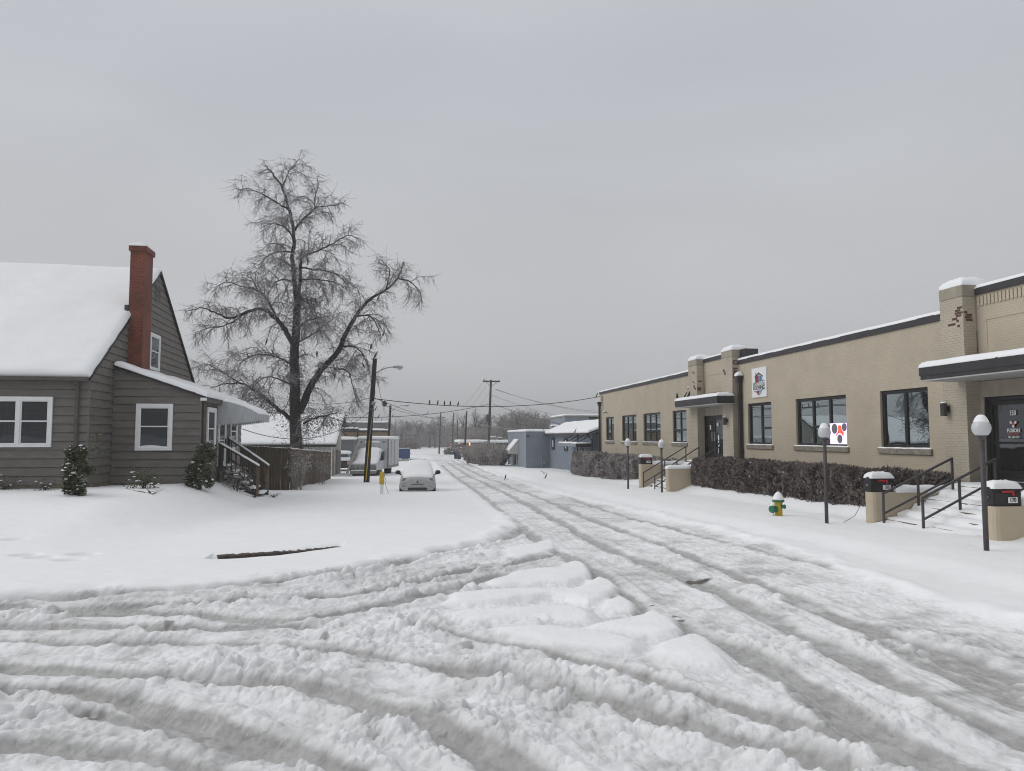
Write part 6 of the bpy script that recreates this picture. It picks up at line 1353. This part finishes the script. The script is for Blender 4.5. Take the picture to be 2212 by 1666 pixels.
# ================================================================ TAN BUILDING behind the truck
tb = root('tan_building', (-17, 106, -2), 'tan flat roofed building with dark steel canopy behind the truck', 'building')
xa = pY(105, 735, 912)[0]; xb = pY(105, 842.5, 912)[0]; zt_ = pY(105, 800, 912.5)[2]; zm_ = pY(105, 800, 929)[2]
w = MB(); w.box(xa, xb, 105, 116, -2.6, zm_); w.build('wall', mat('tan_wall', (.33, .245, .15), .8, var=.06), tb)
w = MB(); w.box(xa, xb - .6, 106.2, 115.5, zm_ + .01, zt_); w.box(xb - .58, xb, 105.01, 115.5, zm_ + .01, zt_); up_ = w.build('upper_wall', mat('grey_upper', (.19, .19, .19), .8, var=.15, vscale=1.5), tb)
w = MB(); snow_slab(w, (xa, 106.1, zt_ + .003), (xb, 106.1, zt_ + .003), (xb, 115.5, zt_ + .003), (xa, 115.5, zt_ + .003), .22, 14, 6, 1); snow_slab(w, (xa, 104.98, zm_ + .013), (xb - .6, 104.98, zm_ + .013), (xb - .6, 106.15, zm_ + .013), (xa, 106.15, zm_ + .013), .2, 16, 4, 2); snow_cap(w, 'snow_cover', up_)
w = MB(); w.box(xa, xb, 103.6, 104.9, zm_ - .32, zm_ - .05); x1 = pY(104, 776, 928)[0]; w.box(xa, x1, 102, 103.58, zm_ - .1, zm_ + .18); w.box(x1 - .3, x1 - .05, 103.7, 103.95, -2.4, zm_ - .33); w.box(xb - .3, xb - .05, 103.7, 103.95, -2.4, zm_ - .33); w.beam((x1 - 2.2, 103.8, zm_ - .3), (x1 - .3, 103.8, zm_ - 1.9), .16, .16); w.beam((x1 - 1.8, 103.8, zm_ - .3), (x1 + .1, 103.8, zm_ - 1.9), .1, .1) if False else None; cn_ = w.build('steel_canopy', M['brown_metal'], tb)
w = MB(); snow_slab(w, (xa, 102, zm_ + .183), (x1, 102, zm_ + .183), (x1, 103.58, zm_ + .183), (xa, 103.58, zm_ + .183), .15, 10, 4, 2); snow_slab(w, (x1 + .1, 103.6, zm_ - .046), (xb, 103.6, zm_ - .046), (xb, 104.9, zm_ - .046), (x1 + .1, 104.9, zm_ - .046), .14, 12, 4, 3); snow_cap(w, 'canopy_snow', cn_)
sh = root('grey_shed', (-15, 82, -1.6), 'grey shed with snowy roof between the garage and the truck', 'shed'); a = pY(82, 742, 951); b = pY(82, 764, 951)
w = MB(); w.box(a[0] - 4, b[0], 82, 86, -2.2, a[2]); w.build('wall', mat('shed_grey', (.13, .14, .14), .8, var=.1), sh); w = MB(); w.box(a[0] - 4, b[0] + .1, 81.8, 86.2, a[2] + .002, a[2] + .12); rr_ = w.build('roof', M['old_white'], sh); w = MB(); snow_slab(w, (a[0] - 4, 81.8, a[2] + .123), (b[0] + .1, 81.8, a[2] + .123), (b[0] + .1, 86.2, a[2] + .123), (a[0] - 4, 86.2, a[2] + .123), .25, 8, 5, 2); snow_cap(w, 'snow_cover', rr_)
# ================================================================ LOW BUILDING with lit porch
lb = root('low_building', (12, 152, -2.4), 'low dark building with lit brown porch and snowy flat roof', 'building')
K = lambda px, py, d=150: pD(d, px, py)
xl, xr, xp = K(996, 955)[0], K(1101, 955)[0], K(1021, 955)[0]; yL = 148.; zr = K(1050, 953.5)[2]
w = MB(); w.box(xp, xr, yL, 165, -3.4, zr - .25); w.build('wall', mat('slate_wall', (.055, .06, .07), .8, var=.1), lb)
w = MB(); w.box(xl + 1.2, xp - .01, yL + 1.5, 165, -3.4, zr - .25); w.build('porch_wall', mat('brown_porch_wall', (.17, .10, .055), .7, var=.2), lb)
M['col'] = mat('red_brown_column', (.15, .045, .03), .7)
for x in (xl, xp - .5): w = MB(); w.box(x, x + .45, yL, yL + .45, -3.4, zr - .25); w.build('porch_column', M['col'], lb)
w = MB(); w.box(xl - .5, xr + .3, yL - .6, 165, zr - .248, zr); rr_ = w.build('roof', M['white'], lb)
w = MB(); snow_slab(w, (xl - .5, yL - .6, zr + .003), (xr + .3, yL - .6, zr + .003), (xr + .3, 165, zr + .003), (xl - .5, 165, zr + .003), .28, 16, 8, 4); snow_cap(w, 'snow_cover', rr_)
for px in (1013.6, 1019.4):
    a = K(px, 954.5); b = K(px, 964); w = MB(); w.box(a[0] - .13, a[0] + .13, yL + 1.30, yL + 1.49, b[2], a[2]); w.build('porch_lamp', emit_mat('warm_lamp', (1, .62, .25), 2.2), lb)
w = MB(); a = K(1040, 976); w.box(a[0], K(1095, 976)[0], yL - 1.2, yL - 1.1, a[2], a[2] + .35); w.box(a[0], a[0] + .2, yL - 1.2, yL - 1.1, a[2] - 1, a[2]); w.build('snowy_railing', M['old_white'], lb)
for (u0, v0, u1, v1), lab in (((1055, 944, 1073, 953), 'grey square air conditioning unit on the low snowy roof'), ((1077, 945.5, 1087, 954), 'darker small air conditioning unit on the low snowy roof')):
    a = K(u0, v1, 152); b = K(u1, v0, 152); ac = root('rooftop_unit', ((a[0] + b[0]) / 2, 153, zr), lab, 'roof unit'); w = MB(); w.box(a[0], b[0], 152, 153.6, zr + .1, b[2]); w.build('casing', mat('unit_grey', (.20, .21, .22) if u0 < 1060 else (.10, .105, .11), .5), ac); w = MB(); w.lathe(((a[0] + b[0]) / 2, 152.8, b[2] + .001), [(.35, 0), (.35, .12)], 10); snow_slab(w, (a[0], 152, b[2] + .002), (b[0], 152, b[2] + .002), (b[0], 153.6, b[2] + .002), (a[0], 153.6, b[2] + .002), .12, 5, 5, 1); snow_cap(w, 'snow_cap', ac)
# stop sign, bins, round bushes
sb = G(967, 982); ss = root('stop_sign', sb, 'red octagonal stop sign at the far crossing', 'road sign'); w = MB(); w.tube([(sb[0], sb[1], sb[2] - .3), (sb[0], sb[1], sb[2] + 2.9)], .05, 6); w.build('post', M['lamp_metal'], ss)
zc = sb[2] + 2.55; w = MB(); w.prism([(sb[0] + .46 * math.cos(R(22.5 + 45 * k)), zc + .46 * math.sin(R(22.5 + 45 * k))) for k in range(8)], 'y', sb[1] - .10, sb[1] - .07); so2 = w.build('sign_face', mat('sign_red_face', (.30, .02, .02), .5), ss)
cu = bpy.data.curves.new('lettering', 'FONT'); cu.body = 'STOP'; cu.size = .32; cu.align_x = 'CENTER'; cu.align_y = 'CENTER'; cu.extrude = .004; cu.offset = .008
t_ = bpy.data.objects.new('t', cu); COL.objects.link(t_); bpy.context.view_layer.update(); me = bpy.data.meshes.new_from_object(t_.evaluated_get(bpy.context.evaluated_depsgraph_get())); bpy.data.objects.remove(t_); me.materials.clear(); me.materials.append(M['white'])
o = bpy.data.objects.new('lettering', me); COL.objects.link(o); o.parent = so2; o.rotation_euler = (R(90), 0, 0); o.location = (0, -.106, zc - sb[2])
for (px, py, r, h, lab) in ((970, 981, 1.0, 1.5, 'small round dark bush beneath the stop sign'), (991, 983, 1.9, 2.6, 'large round dark bush beside the lit porch')):
    b = pD(196, px, py); b[2] = float(gh(b[0], b[1])) - .1; leaf_shrub('round_bush', lab, 'bush', tuple(b), h, r * 1.15, 900, M['hedge'], .5, 0, 26, int(px), taper=.9)
for px, py, c, lab in ((985, 991, (.02, .03, .08), 'dark blue wheeled bin beside the far road'), (992, 992, (.02, .03, .03), 'dark green wheeled bin right of the blue bin')):
    b = G(px, py); bn = root('wheeled_bin', tuple(b), lab, 'bin'); w = MB(); w.loft([[(b[0] + sx * s, b[1] + sy * s, b[2] + z) for sx, sy in ((-1, -1), (1, -1), (1, 1), (-1, 1))] for z, s in ((-.1, .26), (1.0, .34))]); w.build('body', mat('bin_%d' % px, c, .5), bn); w = MB(); w.box(b[0] - .37, b[0] + .37, b[1] - .40, b[1] + .36, b[2] + 1.002, b[2] + 1.07); w.build('lid', M['black'], bn)
# frosted brush between the far pole and the pale building
M['frost_twig'] = mat('frosted_tan_twig', (.20, .165, .145), .6, col2=(.62, .59, .575), vscale=1.2)
_tw = M['twig']; M['twig'] = M['frost_twig']
for k, (px, py, h, r) in enumerate(((1018, 1001, 2.3, 1.5), (1031, 1003, 2.7, 1.6), (1044, 1005, 2.9, 1.7), (1058, 1006, 2.9, 1.6), (1070, 1006, 2.7, 1.5), (1084, 1006, 2.5, 1.5))):
    b = G(px, py); b[1] += (k % 2) * 1.5
    bare_shrub('frosted_bush', ('first frosted tan bush right of the dark leaning pole', 'second frosted tan bush from the dark leaning pole', 'third and tall frosted tan bush from the dark leaning pole', 'frosted tan bush just left of the tall crossarm pole', 'frosted brown bush just right of the tall crossarm pole', 'frosted tan bush nearest the pale flat roofed building')[k], tuple(b), h * .82, r, 90 + k, 150, 900, 'frosted bushes along the street', tr=.026, lf=2.6)
M['twig'] = _tw
hb0 = G(1062, 1003); hb1 = G(1094, 1003); hedge('brown_hedge', 'dull brown hedge panel beside the pale flat roofed building', hb0[0] + .8, hb1[0], hb0[1] + .8, hb0[1] + 2.2, hb0[2] + 1.55, 1400, mat('dull_brown', (.09, .07, .06), .8, col2=(.17, .14, .125), vscale=2), 41, leaf=.3, zb=hb0[2] - .2)
# ================================================================ WOODS beyond the field
M['wood_a'] = mat('woods_grey', (.14, .125, .12), .8, col2=(.36, .34, .335), vscale=.25)
M['wood_b'] = mat('woods_frost', (.22, .205, .20), .8, col2=(.50, .48, .48), vscale=.3)
M['wood_trunk'] = mat('woods_trunk', (.035, .03, .03), .9)
def woods_proto(seed, h, spread, m, dense):
    rg = np.random.RandomState(seed); limbs = []
    tr_ = [np.array([rg.normal() * .02 * h * t, rg.normal() * .02 * h * t, h * t * .92]) for t in (0, .25, .5, .75, 1)]; limbs.append((tr_, .022 * h, .004 * h))
    for k in range(9):
        t = rg.uniform(.22, .8); a = rg.uniform(0, 6.28); p0 = np.array([0, 0, h * t * .92]); L_ = spread * h * rg.uniform(.6, 1) * (1.15 - t * .6); d = np.array([math.cos(a), math.sin(a), rg.uniform(.5, 1.3)]); d /= np.linalg.norm(d)
        limbs.append(([p0, p0 + d * L_ * .35, p0 + d * L_ * .7 + [0, 0, .05 * h], p0 + d * L_ + [0, 0, .06 * h]], .010 * h, .003 * h))
    tm = MB()
    for q, r0, r1 in limbs:
        n = len(q); tm.tube(q, [r0 + (r1 - r0) * j / (n - 1) for j in range(n)], 6)
    A = make_tree(limbs, seed + 1, sec_sp=dense, sec_len=(.8, 2.6), twigs=1, tr=.035, skip=.1, droop=.02)
    A = (A[0], A[1], [max(r, .03) for r in A[2]], [max(r * .8, .02) for r in A[3]])
    rt = root('bare_tree', (0, 0, 0), '', 'tree'); tm.build('trunk', M['wood_trunk'], rt, smooth=True)
    V, Fq = twig_arrays(*A); np_mesh('crown', V, Fq, m, rt); return rt
PR = [woods_proto(101, 12, .42, M['wood_a'], .42), woods_proto(102, 14, .38, M['wood_b'], .45), woods_proto(103, 10, .5, M['wood_a'], .40), woods_proto(104, 13, .45, M['wood_b'], .42), woods_proto(105, 11, .48, M['wood_a'], .36)]
used_ = set()
def place_tree(k, px, d, ybase, ytop, label, group):
    o = PR[k] if k not in used_ else copy_tree(PR[k]); used_.add(k)
    b = pD(d, px, ybase); z = float(gh(b[0], b[1])); t = pD(d, px, ytop); s = (t[2] - z) / (12, 14, 10, 13, 11)[k] * .97
    o.location = (b[0], b[1], z - .2); rgp = random.Random(int(px * 7 + d)); o.rotation_euler = (0, 0, rgp.uniform(0, 6.28)); o.scale = (s * rgp.uniform(.95, 1.2), s * 1.05, s); tag(o, label, 'tree', group); return o
place_tree(1, 868, 262, 963, 898, 'forked bare tree with a thick trunk standing clear above the blue dumpster', None)
place_tree(3, 1027, 215, 966, 868, 'large spreading bare tree behind the low lit building', None)
place_tree(0, 1000, 225, 966, 884, 'bare frosted tree between the slim far poles', None)
place_tree(4, 1120, 205, 966, 872, 'tall dense bare tree topping the grove right of the crossarm pole', None)
place_tree(2, 1158, 208, 966, 877, 'broad bare tree at the right end of the grove above the flat roof', None)
rgw = random.Random(77); px = 520.
while px < 1000:
    d = rgw.uniform(268, 320); place_tree(rgw.choice([0, 1, 2, 3, 4]), px, d, 963, rgw.uniform(893, 912) , 'leafless grey tree in the woods along the far side of the field', 'trees of the far woods'); px += rgw.uniform(6.5, 12)
for px, yt, d in ((1048, 886, 230), (1062, 890, 240), (1080, 889, 226), (1092, 884, 218), (1101, 880, 214), (1110, 878, 222), (1131, 878, 216), (1141, 879, 222), (1150, 884, 214), (1166, 881, 220), (1175, 888, 214), (1184, 898, 216), (1192, 908, 220), (1203, 920, 222), (1215, 926, 226), (1088, 905, 200), (1125, 900, 200), (1160, 905, 198), (1012, 905, 232), (1036, 902, 225)):
    place_tree(rgw.choice([0, 2, 4, 4, 1]), px, d, 966, yt, 'leafless brownish tree crowded in the grove behind the low building', 'trees of the right grove')
def brush(name, label, px0, px1, d0, d1, hfun, n, m, ln, wd, seed):
    rg = np.random.RandomState(seed); px_ = rg.uniform(px0, px1, n); d_ = rg.uniform(d0, d1, n)
    bx = np.array([pD(a, b, 950)[:2] for a, b in zip(d_, px_)]); z0 = gh(bx[:, 0], bx[:, 1]); hh = np.array([hfun(p) for p in px_]); z = z0 + rg.uniform(0, 1, n) ** 1.3 * hh
    C = np.stack([bx[:, 0], bx[:, 1], z], 1); D = rg.normal(size=(n, 3)) * [.6, .6, .5] + [0, 0, .9]; Nn = rg.normal(size=(n, 3)) * [1, .3, .3]; Nn[:, 1] += 1
    V, Fq = leaf_arrays(C, D, Nn, ln * rg.uniform(.5, 1.5, n), wd * rg.uniform(.5, 1.3, n)); o = np_mesh(name, V, Fq, m); tag(o, label, 'undergrowth', kind='stuff')
brush('woods_undergrowth', 'tangled grey brush filling the woods beyond the field', 500, 1010, 282, 335, lambda p: 7.5 + 1.5 * math.sin(p * .13), 26000, M['wood_a'], 2.6, .22, 1)
brush('grove_undergrowth', 'tangled brownish brush filling the grove behind the low building', 995, 1235, 206, 245, lambda p: 7.0 + (2.6 if 1085 < p < 1180 else (-2 if p > 1195 else 0)), 24000, mat('grove_brown', (.15, .125, .115), .8, col2=(.40, .36, .345), vscale=.3), 2.2, .17, 2)
for px, lab in ((866, 'low reddish tan bush at the field edge below the forked tree'), (893, 'wider reddish tan bush at the field edge right of the dumpster')):
    b = pD(258, px, 964); b[2] = float(gh(b[0], b[1])) - .1; leaf_shrub('tan_bush', lab, 'bush', tuple(b), 2.4, 2.1, 700, mat('reddish_tan', (.20, .145, .12), .8, var=.2), .7, 0, 0, int(px), taper=.8)
# ================================================================ WIRES
M['wire'] = mat('black_cable', (.02, .02, .021), .6); M['wire_ice'] = mat('iced_cable', (.20, .20, .205), .4)
WP = {}
def wire(key, a, b, sag, label, r=.02, m=None, group=None):
    a = np.array(a); b = np.array(b); pts = []
    for i in range(25):
        t = i / 24; p = a + (b - a) * t; p[2] -= sag * 4 * t * (1 - t); pts.append(p)
    w = MB(); w.tube(pts, r, 5); o = w.build('overhead_wire', m or M['wire'], None, smooth=True); tag(o, label, 'wire', group); WP[key] = pts
wire('a', pD(45.3, 808.7, 861.4), (14.45, 55.3, pX(14.5, 1297, 857)[2]), .62, 'thick cable sagging from the street lamp pole to the tan building corner', .024)
wire('b', pD(72, 560, 889), pD(104.9, 1057, 873), 1.15, 'thick cable rising from behind the big tree to the crossarm pole', .035)
wire('c', pD(104.9, 1065, 873), pD(84, 1212, 917), .15, 'thick cable running down from the crossarm pole to the pitched roof', .032)
wire('d', pD(104.8, 1071, 841), pD(150, 1330, 893), .9, 'upper thin line from the crossarm pole towards the tan building roof', .03, M['wire_ice'])
wire('e', pD(104.8, 1071, 842), pD(150, 1330, 889), .9, 'second thin line just under the upper line from the crossarm pole', .03, M['wire_ice'])
wire('f', pD(104.8, 1063, 854), pD(150, 1260, 908), .5, 'thin line from below the crossarm passing over the woods', .028, M['wire_ice'])
wire('g', pD(104.8, 1064, 902), pD(88, 1192, 928), .15, 'low cable from the crossarm pole to the flat roofed building', .028)
wire('h', pD(105.7, 1008.5, 908.5), pD(76, 1113, 927.5), .2, 'iced pale cable from the leaning pole to the flat roofed building', .030, M['wire_ice'])
wire('i', pD(45.4, 808.9, 860), pD(211, 977, 901), .9, 'thin line receding from the street lamp pole to the far bracket pole', .022)
wire('j', pD(85.8, 843, 882), pD(199, 986, 906), .6, 'thin line receding from the pole with the floodlight', .025)
wire('k', pD(45.4, 815, 820), pD(85.8, 842.5, 893), .9, 'loose line looping down from the street lamp to the next pole', .016, M['wire_ice'])
wire('l', pD(45.4, 817, 826), pD(85.8, 843, 900), 1.1, 'second loose line looping down beside the first from the street lamp', .016, M['wire_ice'])
wire('m', pD(104.7, 1043.5, 827), pD(170, 1000, 876), .3, 'leftmost slanting line from the end of the crossarm', .025, M['wire_ice'])
wire('n', pD(104.7, 1050, 834), pD(170, 1016, 878), .3, 'second slanting line descending left from the crossarm', .025, M['wire_ice'])
wire('o', pD(104.7, 1058, 846), pD(170, 1034, 876), .2, 'short slanting line descending left from below the crossarm', .025, M['wire_ice'])
wire('p', pD(204, 943, 901), pD(190, 838, 900), .4, 'thin line leaving the far crossarm towards the left', .04, M['wire_ice'])
wire('q', pD(204, 949, 934), pD(190, 838, 937), .6, 'low thin line crossing in front of the woods', .045)
wire('r', pD(211, 978.5, 934), pD(106, 1056, 950), .5, 'low thin line from the far bracket pole to the crossarm pole', .035)
wire('s', (hl(2.9, 9.35, 2.0)), pD(45.3, 804, 885), 1.0, 'house service line passing before the garage roof to the lamp pole', .016)
wire('t', pD(45.4, 803, 859), pD(60, 560, 838), .8, 'line from the lamp pole vanishing into the big tree', .016)
# ================================================================ BIRDS
M['bird'] = mat('black_bird', (.010, .010, .012), .5)
def bird_mesh(fly):
    b = MB(); k = 8
    ax = [(-.13, .0, .012), (-.09, .0, .03), (-.03, .012, .055), (.03, .03, .052), (.07, .055, .034), (.095, .075, .036), (.12, .08, .022), (.15, .078, .004)]
    if not fly: ax = [(x * .72, z + x * .75 + .0, r) for x, z, r in ax]
    else: ax = [(x, z * .4, r * .85) for x, z, r in ax]
    b.loft([[(x, r * math.cos(2 * math.pi * j / k), z + r * math.sin(2 * math.pi * j / k)) for j in range(k)] for x, z, r in ax])
    x0, z0 = ax[0][0], ax[0][1]
    b.add([(x0 + .03, -.02, z0 + .02), (x0 + .03, .02, z0 + .02), (x0 - .10, .03, z0 - (.07 if not fly else 0)), (x0 - .10, -.03, z0 - (.07 if not fly else 0)), (x0 + .03, 0, z0 + .035)], [(0, 1, 2, 3), (4, 1, 0), (4, 2, 1), (4, 3, 2), (4, 0, 3)])
    if fly:
        for s in (-1, 1): b.add([(.05, s * .03, .02), (-.05, s * .03, .02), (-.07, s * .16, .08), (.03, s * .17, .09), (-.09, s * .30, .03), (-.02, s * .30, .05), (0, s * .03, .035), (-.02, s * .16, .10)], [(0, 1, 2, 3), (3, 2, 4, 5), (6, 7, 2, 1), (0, 3, 7, 6), (7, 5, 4, 2), (3, 5, 7)])
    else:
        for s in (-1, 1): b.tube([(.0, s * .018, -.02), (.0, s * .02, -.10)], .005, 4)
    return b
perch = bird_mesh(False).build('bird', M['bird'], None, smooth=True); flyer = bird_mesh(True).build('bird', M['bird'], None, smooth=True)
_n = {'p': 0, 'f': 0}
def put_bird(p, label, group=None, fly=False, rz=0., s=1.):
    src = flyer if fly else perch; key = 'f' if fly else 'p'; o = src if _n[key] == 0 else src.copy()
    if _n[key]: COL.objects.link(o)
    _n[key] += 1; o.location = p; o.rotation_euler = (0 if not fly else .3, 0, rz); o.scale = (s, s, s); tag(o, label, 'bird', group)
def on_wire(key, px):
    best = min(WP[key][:-1], key=lambda q: abs(CX + F_ * float((q - CAMV) @ RTv) / float((q - CAMV) @ FWv) - px)); pts = WP[key]
    for a, b in zip(pts[:-1], pts[1:]):
        xa = CX + F_ * float((a - CAMV) @ RTv) / float((a - CAMV) @ FWv); xb = CX + F_ * float((b - CAMV) @ RTv) / float((b - CAMV) @ FWv)
        if min(xa, xb) <= px <= max(xa, xb): t = (px - xa) / (xb - xa + 1e-9); q = a + (b - a) * t; return (q[0], q[1], q[2] + .12)
    return tuple(best)
rgb_ = random.Random(4); gw = 'birds in a row on the sagging cable'
for px, w_ in ((927.7, 'first from the left'), (945.5, 'second from the left'), (960, 'third from the left'), (972.7, 'fourth from the left'), (989.5, 'last on the right')):
    put_bird(on_wire('a', px), 'black bird in the row of five on the sagging cable, ' + w_, gw, rz=rgb_.uniform(1.2, 2.2), s=1.0)
q = T1; put_bird((q[0] + .02, q[1], q[2] + .16), 'large black bird perched on top of the street lamp pole', None, rz=.5, s=1.6)
put_bird(on_wire('a', 1289), 'black bird on the cable end beside the tan building corner', None, rz=.4, s=1.2)
for px, key, lab in ((924, 'b', 'black bird on the thick cable left of the far crossarm pole'), (848, 'b', 'black bird on the thick cable near the second lamp pole')): put_bird(on_wire(key, px), lab, None, rz=.3, s=1.3)
for px, py, d, lab in ((809, 874, 45.2, 'black bird clinging to the street lamp pole above the plate'), (811.5, 884, 46, 'black bird low on the loose lines beside the lamp pole'), (817.5, 901, 48, 'black bird lowest on the loose lines beside the lamp pole')): put_bird(tuple(pD(d, px, py)), lab, None, rz=.3, s=1.0)
put_bird(tuple(pD(104.8, 1046, 820.5)), 'tiny black bird on the left end of the crossarm', None, s=1.4)
for px, py, d, lab in ((945.5, 918, 120, 'black bird in the air before the woods left of the far crossarm pole'), (906.5, 910, 110, 'black bird high in the air above the forked far tree'), (875, 914, 90, 'black bird in the air near the forked far tree'), (885, 949.5, 100, 'black bird gliding low before the woods above the dumpster'), (926, 935.8, 110, 'black bird gliding level with the low wire before the woods'), (1139.6, 943.5, 74.5, 'small black bird flying past the pale flat roofed wall'), (1175, 1022.5, 46, 'black bird landing on the snow before the blue grey building')):
    put_bird(tuple(pD(d, px, py)), lab, None, True, rgb_.uniform(0, 6), .85 if d < 50 else 1.35)
for px, py, lab in ((1091.8, 1034.5, 'black bird standing on the snow by the right wheel ruts'), (1179, 1033.5, 'dark bird standing on the snow below the landing bird')): q = G(px, py); put_bird((q[0], q[1], q[2] + .1), lab, None, rz=rgb_.uniform(0, 6), s=1.0)
q = pX(11.75, 1172.5, 930.5); put_bird(tuple(pD(76, 1172.5, 930.8)), 'black bird on the snowy edge of the flat roof', None, s=1.3)
put_bird(tuple(pD(62, 1242, 932.3)), 'black bird on the snow of the pitched roof eave', None, s=1.3)
for u, lab in ((885, 'black bird at the far end of the far canopy, left of the others'), (953, 'black bird on the far canopy, first of a close pair'), (985, 'black bird on the far canopy, nearest the pillar')): q = pX(13.9, 1247 + .2441 * u, 677.8 + .2441 * 747); put_bird((q[0], q[1], 3.70), lab, None, rz=rgb_.uniform(0, 6), s=1.3)
for u, v in ((655, 598), (672, 795), (693, 797), (450, 998), (480, 1050), (358, 1068), (515, 1172), (1003, 785), (1012, 923), (1030, 960), (968, 1025), (925, 1060), (930, 1115), (865, 1165), (788, 1165), (840, 1135), (700, 1060), (640, 1055)):
    put_bird(tuple(pD(TD - rgb_.uniform(-1, 1.5), *TP(u, v))), 'small black bird perched among the icy branches of the big bare tree', 'birds in the big bare tree', rz=rgb_.uniform(0, 6), s=1.15)
# ================================================================ HAZE: cold damp air
hz = MB(); hz.box(-700, 700, -80, 900, -8, 24); hm = bpy.data.materials.new('cold_haze'); hm.use_nodes = True; nt = hm.node_tree; nt.nodes.clear()
o_ = N(nt, 'ShaderNodeOutputMaterial'); v_ = N(nt, 'ShaderNodeVolumePrincipled'); v_.inputs['Color'].default_value = (.93, .94, .96, 1); v_.inputs['Density'].default_value = .0013; v_.inputs['Anisotropy'].default_value = .2; L(nt, v_.outputs[0], o_.inputs['Volume'])
tag(hz.build('haze', hm), 'thin cold haze over the street', kind='stuff')
